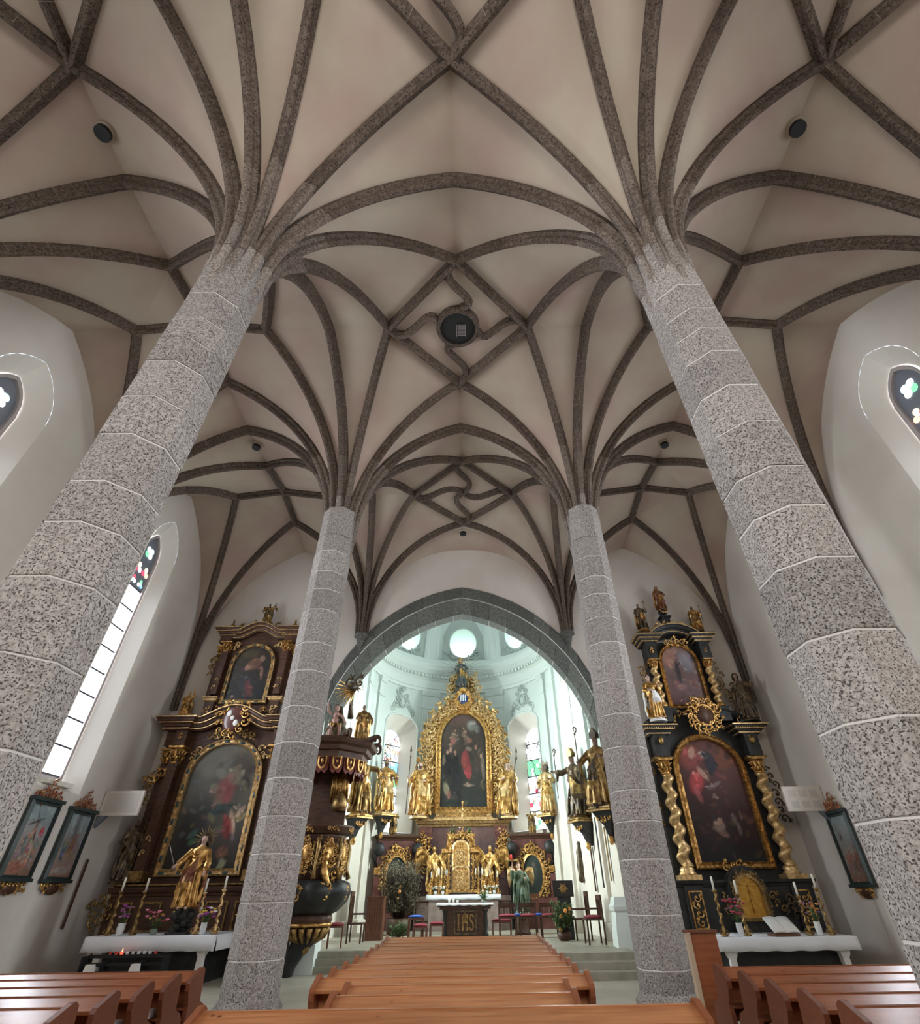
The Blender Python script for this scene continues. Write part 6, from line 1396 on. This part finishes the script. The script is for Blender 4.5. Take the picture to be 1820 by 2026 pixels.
Cn = empty('pulpit_canopy', (PX_, PY_, 5.2), label='dark sounding board with gilded tassels hanging over the pulpit', cat='canopy')
b = MB(); b.sm = False
def octr(r_, z, n=8, ph_=PI/8): return [(r_*math.cos(ph_+2*PI*i/n), r_*math.sin(ph_+2*PI*i/n), z) for i in range(n)]
b.loft([octr(1.18, .18), octr(1.28, .2), octr(1.30, .38), octr(1.42, .42), octr(1.46, .55), octr(1.60, .62), octr(1.66, .74), octr(1.60, .80), octr(1.0, .95), octr(.6, 1.0)]); build('cornice', b, M['altwood'], Cn)
b = MB(); carve(b, [(0, 0)], .1, 0, RN) if False else None
for k in range(16):
    a = 2*PI*k/16; x, y = 1.22*math.cos(a), 1.22*math.sin(a); q = MB(); q.M = Matrix.Translation((x, y, .1)) @ Matrix.Rotation(a+PI/2, 4, 'Z')
    q.frame([(-.16, .10), (.16, .10), (.15, -.16), (.08, -.27), (0, -.30), (-.08, -.27), (-.15, -.16)], [(-.11, .07), (.11, .07), (.10, -.14), (.05, -.22), (0, -.24), (-.05, -.22), (-.10, -.14)], -.05, .02, .01); q.ell((0, -.04, -.05), (.05, .03, .08), 7, 5); build('lambrequin', q, GD, Cn)
    q = MB(); q.sm = False; q.M = Matrix.Translation((x*.97, y*.97, .1)) @ Matrix.Rotation(a+PI/2, 4, 'Z'); q.prism([(-.22, .12), (.22, .12), (.20, -.30), (.1, -.42), (0, -.34), (-.1, -.42), (-.20, -.30)], .0, .03); build('valance', q, mat('dull red valance', (.16, .03, .02), .6) if k == 0 else bpy.data.materials['dull red valance'], Cn)
for a in (-60, -15, 30):
    q = MB(); q.M = Matrix.Rotation(rad(a)+PI/2, 4, 'Z') @ Matrix.Translation((0, -1.6, .75)); pts = [(0, .12*math.cos(t)-.1-.0, .16*math.sin(t)+.08) for t in [k*.6 for k in range(9)]]; q.tube(pts, [.09-.007*k for k in range(9)], 7, up=(1, 0, 0)); q.tube([(0, .3, .1), (0, .0, .2), (0, -.1, .24)], [.12, .10, .08], 7); build('scroll_horn', q, M['altwood'], Cn)
b = MB(); b.lathe([(.5, .95), (.42, 1.3), (.3, 1.5), (.34, 1.62), (.22, 1.75), (.1, 2.2)], n=10); build('lantern', b, M['bronze'], Cn)
figure('putto_statue', (-4.62, 18.6, 5.82), 1.35, .35, (M['gold'], M['oldg'], mat('painted rosy skin', (.46, .27, .22), .5), M['hair']), nude=True, seated=True, label='seated pink putto raising an arm on the pulpit canopy', seed=70, armL=((-.22, -.02, .82), (-.26, -.04, 1.02)), armR=((.2, -.06, .66), (.26, -.10, .52)), hair='curls', base=None)
figure('figure_statue', (-3.75, 19.35, 6.05), 1.35, .3, (OG, GD, M['darkskin'], M['hair']), label='small gilded figure standing at the right edge of the pulpit canopy', seed=71, armR=((.18, -.1, .6), (.22, -.2, .52)), base='cloud', basem=M['bronze'], vox=.018)
g = empty('gilded_rays', (-4.35, 19.7, 8.1), label='cluster of gilded rays and foliage at the top of the pulpit canopy', cat='ornament')
b = MB()
for k in range(9): a = rad(150+14*k); b.tube([(0, 0, 0), (.75*math.cos(a), -.1, .75*math.sin(a))], [.06, .006], 5)
build('rays', b, GD, g); b = MB(); carve(b, [(-.2, .1), (.3, .25)], .4, -.1, RN, every=.5); build('foliage', b, M['bronze'], g); b = MB(); b.tube([(0, 0, -1.1), (-.05, 0, -.5), (0, 0, 0)], [.12, .07, .08], 7); build('stalk', b, M['bronze'], g)
st_ = empty('stair_enclosure', (-5.6, 20.1, ZF), label='dark wooden pulpit stair enclosure behind the left far pillar', cat='stair'); b = MB(); b.sm = False; b.prism([(-.35, 0), (.30, 0), (.30, 1.2), (.1, 1.6), (-.35, 2.0)], .35, .65); build('side_panel', b, M['altwood'], st_)
# white plinths where the choir arch meets the steps
for s in (-1, 1):
    t = empty('arch_plinth', (s*4.98 if s < 0 else 5.15, 20.35, ZF), label='white moulded plinth at the %s foot of the chancel arch' % ('left' if s < 0 else 'right'), cat='plinth'); b = MB(); b.sm = False
    b.loft([[(dx*w_, dy*w_*.9, z) for dx, dy in ((-1, -1), (1, -1), (1, 1), (-1, 1))] for z, w_ in ((0, .42), (.9, .40), (1.35, .34), (1.4, .38), (1.5, .40), (1.55, .36), (1.75, .30))]); build('plinth_block', b, M['choir2'], t)
# ---- free-standing altar with IHS panel
t = empty('altar_table', (-.06, 26.2, ZC), label='dark carved wooden altar table with IHS panel in the middle of the choir', cat='altar table')
b = MB(); b.sm = False; b.box((0, 0, 1.0), (2.3, .95, .08)); b.box((0, .0, .92), (2.1, .8, .1)); build('tabletop', b, M['altwood'], t)
b = MB(); b.sm = False; b.box((0, 0, .44), (1.62, .7, .88)); build('body', b, M['altwood'], t)
for s in (-1, 1): b = MB(); b.lathe([(.12, 0), (.13, .08), (.08, .14), (.10, .45), (.08, .75), (.13, .86)], c=(s*.82, -.3, 0), n=10); build('column', b, M['altblack'], t)
b = MB(); b.frame([(-.46, .08), (.46, .08), (.46, .84), (-.46, .84)], [(-.40, .14), (.40, .14), (.40, .78), (-.40, .78)], -.42, -.35); pf = build('panel_frame', b, M['bronze'], t)
b = MB(); b.sm = False
def bar(x0, z0, x1, z1, w_=.055): 
    a = math.atan2(z1-z0, x1-x0); L_ = math.hypot(x1-x0, z1-z0)/2; cx_, cz_ = (x0+x1)/2, (z0+z1)/2; c_, s__ = math.cos(a), math.sin(a)
    b.prism([(cx_+c_*dx-s__*dz, cz_+s__*dx+c_*dz) for dx, dz in ((-L_, -w_/2), (L_, -w_/2), (L_, w_/2), (-L_, w_/2))], -.40, -.35)
bar(-.27, .22, -.27, .70)
for z in (.22, .70): bar(-.32, z, -.22, z, .03)
for x in (-.10, .08): bar(x, .22, x, .70); bar(x-.04, .22, x+.04, .22, .03); bar(x-.04, .70, x+.04, .70, .03)
bar(-.10, .46, .08, .46, .045); bar(-.01, .46, -.01, .80, .03); bar(-.06, .72, .04, .72, .03)
Sx = [(.33, .62), (.30, .69), (.24, .70), (.19, .64), (.21, .54), (.30, .44), (.33, .34), (.29, .24), (.22, .22), (.17, .29)]
for p0, p1 in zip(Sx, Sx[1:]): bar(p0[0], p0[1], p1[0], p1[1], .05)
build('ihs_letters', b, M['oldg'], pf)
cloth_top('altar_cloth', 'thin white cloth on the dark IHS altar table', -1.22, 1.10, 25.70, 26.68, ZC+1.04, .04)
for k, x in enumerate((-.72, -.55, -.38)):
    c = empty('pillar_candle', (x, 25.95, ZC+1.075), label='%s of three short white candles on the IHS altar table' % ['leftmost', 'middle', 'rightmost'][k], cat='candle'); b = MB(); b.lathe([(.045, 0), (.045, .2-.05*k), (.003, .2-.05*k)], n=10); build('wax', b, M['wax'], c)
bouquet((.70, 26.0, ZC+1.075), 'dark green plant on the right end of the IHS altar table', .09, .1, ['fl_white'], .34, .42, 3, seed=17, leafn=60, vm=M['vaseg'])
# seats in the choir
M['redcush'] = mat('red cushion', (.22, .02, .035), .8); M['bluecush'] = mat('blue cushion', (.03, .09, .36), .8)
def chair_obj(name, loc, rz, label, cush=None, cushm=None, w_=.55, d_=.5, hs=.52, hb=1.05, group=None, m=None, arm=False, back=True, slats=4):
    t = empty(name, loc, rz, label=label, cat='chair' if back else 'stool', group=group); m = m or M['chair']
    b = MB(); b.sm = False; b.box((0, 0, hs), (w_, d_, .05)); build('seat', b, m, t)
    for sx in (-1, 1):
        for sy in (-1, 1): b = MB(); b.sm = False; hh = hb if (sy < 0 and back) else hs; b.box((sx*(w_/2-.03), sy*(d_/2-.03), hh/2), (.05, .05, hh)); build('leg', b, m, t)
        if arm: b = MB(); b.sm = False; b.box((sx*(w_/2-.02), .02, hs+.28), (.06, d_, .04)); build('armrest', b, m, t)
    if back:
        b = MB(); b.sm = False; b.box((0, -d_/2+.03, hb-.06), (w_, .04, .14)); build('top_rail', b, m, t)
        for k in range(slats): b = MB(); b.sm = False; b.box((-w_/2+w_*(k+1)/(slats+1), -d_/2+.03, (hs+hb)/2-.03), (.035, .025, hb-hs-.1)); build('back_slat', b, m, t)
    if cush:
        c = MB(); c.ell((0, 0, 0), (w_*.52, d_*.52, .06), 16, 6); o = build('seat_cushion', c, M[cushm or 'redcush'], t); o.location = (0, 0, hs+.06)
    return t
chair_obj('stool', (-2.0, 25.2, ZC), .2, 'wooden stool with a blue cushion left of the IHS altar', True, 'bluecush', .6, .5, .62, back=False)
chair_obj('stool', (-1.75, 24.4, ZC), 0, 'low dark stool in front of the blue cushion', True, 'redcush', .55, .45, .38, back=False)
chair_obj('stool', (-1.15, 24.9, ZC), 0, 'low red cushioned stool touching the left side of the IHS altar', True, 'redcush', .55, .45, .42, back=False)
chair_obj('stool', (1.45, 26.6, ZC), 0, 'low bench with a red cushion right of the IHS altar', True, 'redcush', .8, .45, .42, back=False)
for k, x in enumerate((1.62, 2.42, 3.25)): chair_obj('choir_chair', (x, 24.9, ZC), PI, ['dark chair nearest the IHS altar of the three in the right choir', 'middle one of the three dark chairs in the right choir', 'rightmost of the three dark chairs, beside the black lectern'][k], True, 'redcush', .7, .55, .62, 1.05, m=M['altwood'], slats=5, group=None)
for k, x in enumerate((2.0, 2.85)): 
    o = empty('cushion', (x, 24.9, ZC+.70), label='blue cushion between the dark choir chairs, %s' % ('left one' if k == 0 else 'right one'), cat='cushion'); b = MB(); b.ell((0, 0, 0), (.16, .2, .05), 12, 6); build('pad', b, M['bluecush'], o)
chair_obj('wooden_chair', (2.9, 27.3, ZC), PI, 'reddish slatted chair behind the dark chairs, right of the green angel', False, None, .6, .5, .6, 1.35, m=M['chair'], slats=6)
chair_obj('wooden_chair', (-4.35, 21.6, ZC), -PI/2+.2, 'red cushioned chair below the pulpit', True, 'redcush', .5, .5, .55, 1.0, m=M['chair'])
chair_obj('choir_armchair', (-4.05, 23.6, ZC), -PI/2, 'dark wooden armchair at the left choir wall', False, None, .65, .55, .55, 1.5, m=M['altwood'], arm=True)
chair_obj('choir_armchair', (4.25, 23.4, ZC), PI/2, 'farther wooden armchair at the right choir wall', False, None, .7, .6, .6, 1.4, m=M['altwood'], arm=True)
chair_obj('choir_armchair', (4.35, 21.6, ZC), PI/2, 'nearer wooden armchair at the right choir wall, by the pillar', True, 'redcush', .8, .6, .65, 1.3, m=M['altwood'], arm=True)
cb = empty('wooden_cabinet', (-3.55, 24.8, ZC), label='plain brown slatted wooden cabinet at the left choir wall', cat='cabinet'); b = MB(); b.sm = False; b.box((0, 0, .65), (.62, .6, 1.3)); build('body', b, M['chair'], cb)
for k in range(6): b = MB(); b.sm = False; b.box((-.25+.1*k, -.31, .65), (.08, .02, 1.2)); build('slat', b, M['chair'], cb)
b = MB(); b.sm = False; b.box((0, 0, 1.32), (.7, .68, .05)); build('cabinet_top', b, M['chair'], cb)
# black lectern with plants
le = empty('lectern', (3.75, 23.8, ZC), -.15, label='tall black lectern with a gold emblem at the right choir step', cat='lectern'); b = MB(); b.sm = False; b.box((0, 0, .65), (.5, .45, 1.3)); build('post', b, M['altblack'], le)
b = MB(); b.sm = False; b.prism([(-.38, 1.25), (.38, 1.25), (.38, 1.75), (-.38, 1.75)], -.3, -.24); build('desk', b, M['altblack'], le)
b = MB(); b.ell((0, -.31, 1.5), (.14, .02, .14), 10, 6); 
for k in range(6): a = 2*PI*k/6; b.tube([(0, -.31, 1.5), (.2*math.cos(a), -.31, 1.5+.2*math.sin(a))], [.03, .01], 5)
build('emblem', b, M['oldg'], le)
def bush(loc, label, r_, h_, n, seed, m='leaf', pot=True, dry=False, cat='plant', fl=None):
    t = empty('potted_plant', loc, label=label, cat=cat); r = random.Random(seed); ph_ = h_*.22 if pot else 0
    if pot: b = MB(); b.lathe([(r_*.35, 0), (r_*.5, .05), (r_*.55, ph_), (r_*.45, ph_)], n=14); build('pot', b, M['altwood'], t)
    s_ = MB(); L_ = MB()
    for k in range(n):
        a = r.uniform(0, 6.3); q = r_*r.uniform(.15, 1)**.7; z = ph_+(h_-ph_)*r.uniform(.15, 1); m_ = Vector((q*.45*math.cos(a), q*.45*math.sin(a), ph_+(z-ph_)*.6)); e = Vector((q*math.cos(a), q*math.sin(a), z))
        if k % 4 == 0: s_.tube([(0, 0, ph_*.8), m_, e], [.03, .015, .006], 4)
        for j in range(5):
            c = m_.lerp(e, r.uniform(.1, 1.1)); d = Vector((r.uniform(-1, 1), r.uniform(-1, 1), r.uniform(-.4, .9))).normalized()*r.uniform(.08, .2); L_.tube([c, c+d*.5, c+d], [.01, .035, .004], 4, flat=.3)
    build('stems', s_, M['hair'], t); build('foliage', L_, M[m], t)
    for k in range(fl or 0):
        a = r.uniform(0, 6.3); q = r_*r.uniform(.5, .95); f_ = MB(); f_.ell((q*math.cos(a), q*math.sin(a)-.1, h_*r.uniform(.2, .95)), (.07, .05, .07), 8, 5); build('flower', f_, M['fl_orange'] if k % 2 else M['oldg'], t)
    return t
M['dryleaf'] = mat('dark brown dry foliage', (.055, .045, .025), .7, col2=(.11, .09, .05), scale=7)
bush((-2.95, 27.4, ZC), 'big dark brown bushy plant left in the choir, as tall as the altar wing', 1.0, 2.55, 800, 5, 'dryleaf', fl=3)
bush((3.55, 23.2, ZC), 'dark green plant with orange blossoms hanging over the black lectern foot', .42, 1.1, 110, 6, 'leaf', fl=7)
bush((-2.7, 25.6, ZC), 'low green plant at the foot of the big brown bush', .5, .5, 60, 7, 'leaf', pot=False)
M['greendress'] = mat('dark green robe', (.03, .06, .035), .5, col2=(.07, .10, .05), scale=7)
figure('angel_statue', (2.35, 27.0, ZC+.75), 1.75, -.2, (M['greendress'], M['greendress'], M['skin'], M['hair']), label='angel in a green robe holding up a candle tray, right choir', seed=80, armL=((-.18, -.1, .66), (-.16, -.2, .96)), extras=[wings(.26, 1.1, M['paleg']),
    lambda t, m, a, h: build('tray', (lambda p: (p.lathe([(.01, 0), (.16, .01), (.17, .03), (.01, .03)], c=(-.16, -.2, 1.0), n=14), p)[1])(MB()), M['oldg'], t), lambda t, m, a, h: build('red_light', (lambda p: (p.lathe([(.03, 0), (.035, .1), (.02, .12)], c=(-.18, -.2, 1.03), n=10), p)[1])(MB()), M['redglass'], t)])
pd = empty('pedestal', (2.35, 27.0, ZC), label='dark round pedestal under the green angel', cat='pedestal'); b = MB(); b.lathe([(.34, 0), (.34, .06), (.26, .12), (.22, .55), (.32, .62), (.33, .66)], n=16); build('column', b, M['altwood'], pd)
# stucco ornaments on the choir walls
def stucco(u, z, pts, s, name='stucco_cartouche', oz=.10, big=None):
    p, n = path(u); t = Vector((n.y, -n.x)); t = t if (Vector(cmap(u+.5, 0)[:2])-p).dot(t) > 0 else -t; mb = MB(); M4 = Matrix(((t.x, -n.x, 0, p.x+n.x*.02), (t.y, -n.y, 0, p.y+n.y*.02), (0, 0, 1, z), (0, 0, 0, 1))); mb.M = M4
    for P_ in pts: carve(mb, P_, s, -oz*.4, RN, every=.75, jit=.3)
    if big: mb.tube([(big[0]*math.cos(2*PI*k/18), -.06, big[1]*math.sin(2*PI*k/18)) for k in range(19)], .05, 6); mb.ell((0, -.04, 0), (big[0]*.7, .07, big[1]*.7), 12, 6)
    return build(name, mb, M['stucco'], CH)
for a in (-47, 47): stucco(UA(a), 11.3, [[(-.3, 0), (-.3, .55)], [(.3, .55), (.3, 0)], [(-1.0, -.75), (-.75, -.35), (-.35, -.2)], [(.35, -.2), (.75, -.35), (1.0, -.75)], [(-.15, .55), (0, .95)]], .34, big=(.26, .36))
for u in (25.9-21.0, UT-(25.9-21.0)): stucco(u, 11.4, [[(-.5, -.3), (-.3, .4)], [(.3, .4), (.5, -.3)], [(-.2, .5), (.2, .5)], [(-.1, .1), (.1, .1)]], .4)
for u in (1.35, UT-1.35): stucco(u, 9.3, [[(-.25, -2.0), (-.25, 2.2)], [(.25, 2.2), (.25, -2.0)]], .42)
for a in (-47, 0, 47):
    for q in range(5):
        an = rad(215+27.5*q); stu = UA(a)+math.cos(an)*1.22; mb = MB(); p3 = dmap(stu, OZ+math.sin(an)*1.2, .06); pn = path(stu)[1]; mb.M = Matrix(((pn.y, -pn.x, 0, p3[0]), (-pn.x, -pn.y, 0, p3[1]), (0, 0, 1, p3[2]), (0, 0, 0, 1))); scroll(mb, 0, 0, 0, .42, an, 1 if q % 2 else -1); scroll(mb, .1, -.03, .05, .3, an+2, -1); build('stucco_scroll', mb, M['stucco'], CD)
# small things on the right choir wall
for (y, z0, z1, w_, nm, lb, m_) in ((26.4, 1.9, 3.5, .10, 'carved_post', 'thick carved dark staff on the right choir wall', 'bronze'), (24.6, 1.6, 3.1, .04, 'wall_pole', 'thin dark pole on the right choir wall between the bishops', 'altwood'), (23.4, 1.7, 4.0, .12, 'wall_beam', 'long dark beam below the nearer bishop', 'altblack'), (22.5, 1.9, 3.6, .035, 'wall_rod', 'thin brown rod nearest the pillar on the right choir wall', 'oldg')):
    t = empty(nm, (AXC+AR-.08+.72*(AYC-y)/L0, y, z0), label=lb, cat='wall fitting'); b = MB()
    if nm == 'carved_post': b.lathe([(.06, 0), (.16, .08), (.13, .3), (.17, .6), (.12, .9), (.14, 1.1), (.06, 1.3), (.08, 1.4), (.04, 1.5)], n=9)
    else: b.sm = False; b.box((0, 0, (z1-z0)/2), (w_, w_*3.2, z1-z0))
    build('shaft', b, M[m_], t)
nt_ = empty('notice', (AXC+AR+.6, 21.9, 2.75), label='small pale notice on the right choir wall beside the pillar', cat='sign'); b = MB(); b.sm = False; b.box((0, 0, 0), (.03, .5, .35)); build('sheet', b, M['paper'], nt_)
# ================================================================== PEWS AND NAVE
def pew(x0, x1, y, label, side=False):
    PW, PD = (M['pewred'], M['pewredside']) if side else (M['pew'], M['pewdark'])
    W = x1-x0; cx_ = (x0+x1)/2; t = empty('pew', (cx_, y, ZF), label=label, cat='pew'); hw = W/2-.05; r = RN
    def bx_(name, c, d, m, rx=0):
        b = MB(); b.sm = False; b.box((0, 0, 0), d); o = build(name, b, m, t); o.location = c; o.rotation_euler = (rx, 0, 0); return o
    bx_('book_rest', (0, -.12, .925), (2*hw, .30, .035), PW, .30)
    bx_('top_rail', (0, .04, .965), (2*hw, .07, .05), PW)
    bx_('backrest', (0, .05, .68), (2*hw, .035, .52), PW, -.06)
    bx_('seat', (0, .24, .48), (2*hw, .34, .04), PW)
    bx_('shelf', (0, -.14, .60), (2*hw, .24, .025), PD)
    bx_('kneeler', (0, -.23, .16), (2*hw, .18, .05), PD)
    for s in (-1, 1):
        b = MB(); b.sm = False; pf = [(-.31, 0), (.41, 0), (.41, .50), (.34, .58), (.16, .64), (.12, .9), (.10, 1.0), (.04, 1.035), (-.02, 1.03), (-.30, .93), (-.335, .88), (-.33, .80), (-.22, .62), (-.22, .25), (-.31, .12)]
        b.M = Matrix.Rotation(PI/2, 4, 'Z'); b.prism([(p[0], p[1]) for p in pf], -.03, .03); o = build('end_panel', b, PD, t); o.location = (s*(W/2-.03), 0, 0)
    return t
PR = [(-2.42, 2.58, 6.85), (-1.29, 1.49, 7.68), (-1.29, 1.51, 8.46), (-1.83, 1.91, 9.20), (-1.83, 1.88, 10.08), (-1.80, 1.90, 10.82), (-1.80, 1.92, 11.75), (-1.78, 1.90, 12.60), (-1.82, 1.92, 13.45), (-1.84, 1.96, 14.30), (-1.86, 1.98, 15.2), (-1.9, 2.0, 16.1), (-2.0, 2.05, 17.0)]
ORD = ['first', 'second', 'third', 'fourth', 'fifth', 'sixth', 'seventh', 'eighth', 'ninth', 'tenth', 'eleventh', 'twelfth', 'thirteenth']
for k, (a, b_, y) in enumerate(PR): pew(a, b_, y, ('widest and nearest honey wood pew across the bottom of the photo' if k == 0 else '%s honey wood pew from the front of the photo in the middle block' % ORD[k]) if k < 12 else 'farthest honey wood pew of the middle block, before the choir')
for k, y in enumerate((7.18, 7.96, 8.75, 9.50, 10.26)): pew(-7.35, -3.86, y, ['reddish pew nearest the bottom edge in the left block', 'second reddish pew from the bottom in the left block', 'middle reddish pew of the left block', 'fourth reddish pew from the bottom in the left block', 'farthest reddish pew of the left block, before the altar'][k], True)
for k, y in enumerate((6.60, 7.35, 8.12, 8.88, 9.75)): pew(3.86, 7.10, y, ['reddish pew nearest the bottom edge in the right block', 'second reddish pew from the bottom in the right block', 'middle reddish pew of the right block', 'fourth reddish pew from the bottom in the right block', 'farthest reddish pew of the right block, before the altar'][k], True)
for k, (x, y) in enumerate(((-4.15, 8.7), (-4.12, 9.45))):
    t = empty('hymn_book', (x-.02, y-.14, ZF+.614), label='pale grey hymn books on the shelf of the %s left pew end' % ('nearer' if k == 0 else 'farther'), cat='book'); b = MB(); b.sm = False; b.box((0, 0, .04), (.26, .17, .08)); build('cover', b, M['vase'], t)
# tall brown cabinet beside the right pews
t = empty('wooden_partition', (4.12, 10.9, ZF), label='tall plain brown wooden partition between right far pillar and right pews', cat='partition'); b = MB(); b.sm = False; b.box((.06, 0, .66), (.44, .08, 1.32)); build('panel', b, M['pewdark'], t)
b = MB(); b.sm = False; b.box((-.20, -.02, .66), (.07, .12, 1.34)); build('pale_edge', b, mat('pale wood edge', (.42, .32, .22), .5), t)
b = MB(); b.sm = False; b.box((.03, 0, 1.34), (.56, .14, .04)); build('top_board', b, M['chair'], t)
# leaflet board by the left far pillar
t = empty('leaflet_board', (-4.85, 11.9, ZF), label='white leaflet board leaning beside the left far pillar', cat='sign'); b = MB(); b.sm = False; b.box((0, 0, .42), (.34, .03, .74)); o = build('board', b, M['paper'], t); o.rotation_euler = (-.15, 0, 0)
b = MB(); b.sm = False
for k in range(5): b.box((0, -.02, .66-.05*k), (.26, .004, .012))
b.box((0, -.02, .18), (.12, .004, .07)); o = build('printed_lines', b, M['gred'] if False else mat('print grey', (.25, .2, .2), .8), t); o.rotation_euler = (-.15, 0, 0)
b = MB(); b.sm = False; b.box((0, .12, .3), (.03, .03, .6)); o = build('prop', b, M['altblack'], t); o.rotation_euler = (.35, 0, 0); o.location = (0, .05, 0)
for k, (x, s_) in enumerate(((-9.45, 0), (-8.3, 1))):
    t = empty('leaflet_box', (x, 16.85, ZF), label='small white box on a stand in front of the candle rack, %s' % ('left one' if k == 0 else 'right one'), cat='box'); b = MB(); b.sm = False; b.box((0, 0, .48), (.22, .16, .16), taper=.8); build('box', b, M['white'], t); b = MB(); b.lathe([(.1, 0), (.02, .03), (.02, .4)], n=8); build('foot', b, M['altblack'], t)
# stations of the cross: dark framed pictures with gilt crests
def station(side, y, z0, z1, w_, label, blobs, seed):
    X = side*11.98; t = empty('station_picture', (X, y, z0), side*-PI/2 if side > 0 else PI/2, label=label, cat='picture'); h_ = z1-z0
    b = MB(); b.frame([(-w_/2, 0), (w_/2, 0), (w_/2, h_), (-w_/2, h_)], [(-w_/2+.12, .12), (w_/2-.12, .12), (w_/2-.12, h_-.12), (-w_/2+.12, h_-.12)], -.12, 0, .03); build('picture_frame', b, mat('dark green frame', (.018, .03, .03), .4) if 'dark green frame' not in bpy.data.materials else bpy.data.materials['dark green frame'], t)
    painting(t, 0, w_/2-.12, .12, lambda x: h_-.12, -.05, (.24, .13, .09), (.26, .32, .33), blobs, seed, 56, 84)
    b = MB(); carve(b, [(-w_/2+.1, h_+.05), (0, h_+.12), (w_/2-.1, h_+.05)], .26, -.06, RN, every=.6); carve(b, [(-.2, h_+.25), (.2, h_+.25)], .2, -.06, RN); scroll(b, 0, -.06, h_+.42, .2, PI/2, 1); build('crest', b, M['redgold'], t)
    b = MB(); b.sm = False; b.box((0, -.07, h_+.0), (w_+.06, .16, .09)); b.box((0, -.07, 0.02), (w_+.06, .14, .08)); build('ledge', b, bpy.data.materials['dark green frame'], t)
    b = MB(); carve(b, [(-w_/2+.1, -.08), (w_/2-.1, -.08)], .24, -.05, RN, every=.7); build('bottom_ornament', b, GD, t); b = MB(); b.ell((0, -.05, -.16), (.28, .06, .14), 14, 6); build('bottom_cartouche', b, M['altwood'], t)
    return t
M['redgold'] = mat('gilt crest with red ground', (.45, .25, .10), .4, .6, col2=(.25, .05, .04), scale=10, bump=.3)
station(-1, 16.22, 2.0, 3.88, 1.22, 'nearer dark framed passion picture under the left window', [(.5, .85, .5, .15, 0, (.26, .32, .34), .6), (.55, .62, .03, .38, .35, (.04, .03, .02), .95), (.45, .75, .35, .025, .35, (.05, .03, .02), .9)] + people(3, 9, .15, .8, .25, .6, [(.28, .09, .07), (.10, .14, .14), (.34, .16, .10), (.07, .10, .09)], .075) + [(.68, .3, .06, .2, .1, (.42, .26, .18), .9), (.4, .12, .35, .1, .2, (.36, .14, .09), .8), (.8, .62, .1, .08, 0, (.34, .05, .05), .9)], 61)
station(-1, 17.90, 2.0, 3.82, 1.22, 'second dark framed passion picture, beside the altar on the left wall', [(.3, .9, .1, .2, 0, (.42, .50, .52), .8), (.7, .88, .08, .2, 0, (.36, .44, .46), .8), (.5, .8, .08, .3, 0, (.10, .12, .12), .8), (.60, .46, .12, .2, 0, (.34, .04, .05), .95), (.30, .42, .10, .2, 0, (.05, .10, .15), .95), (.28, .52, .09, .08, 0, (.42, .30, .08), .9)] + people(5, 6, .2, .8, .3, .6, [(.30, .06, .06), (.12, .15, .14), (.30, .22, .10)], .07) + [(.5, .1, .4, .08, 0, (.30, .25, .23), .8)], 62)
station(1, 18.35, 1.62, 3.55, 1.1, 'dark framed passion picture on the right wall, half hidden by the near pillar', people(9, 9, .15, .85, .2, .7, [(.22, .07, .05), (.10, .08, .06)], .08), 63)
# pale panels projecting from the side walls
for s, lb in ((-1, 'left'), (1, 'right')):
    t = empty('wall_panel', (s*11.33, 18.75, 4.12 if s < 0 else 3.98), label='pale rectangular panel projecting from the %s wall above the pictures' % lb, cat='panel'); b = MB(); b.sm = False; b.box((0, 0, 0), (1.28, .08, .72)); build('board', b, M['wallpl'], t)
    b = MB(); b.sm = False; b.prism([(-s*.64+s*1.28, -.36), (-s*.64+s*1.0, -.36), (-s*.64+s*1.28, -.70)], -.04, .1); build('bracket', b, M['tracery'], t)
    b = MB(); b.sm = False
    if s > 0:
        for r_ in range(2):
            for c_ in range(3): b.box((-.36+.36*c_, -.043, .16-.32*r_), (.24, .004, .2))
    else: b.box((.0, -.043, 0), (1.1, .003, .56))
    build('print', b, mat('faint print', (.50, .46, .42), .9), t)
t = empty('wall_rod', (-11.92, 19.0, .88), label='thin brown vertical rod on the left wall beside the altar', cat='wall fitting'); b = MB(); b.sm = False; b.box((0, 0, .86), (.05, .06, 1.72)); build('rod', b, M['altwood'], t)
t = empty('wall_rod', (11.92, 17.4, .9), label='thin grey vertical rod on the right wall below the picture', cat='wall fitting'); b = MB(); b.sm = False; b.box((0, 0, .5), (.05, .06, 1.0)); build('rod', b, M['tracery'], t)
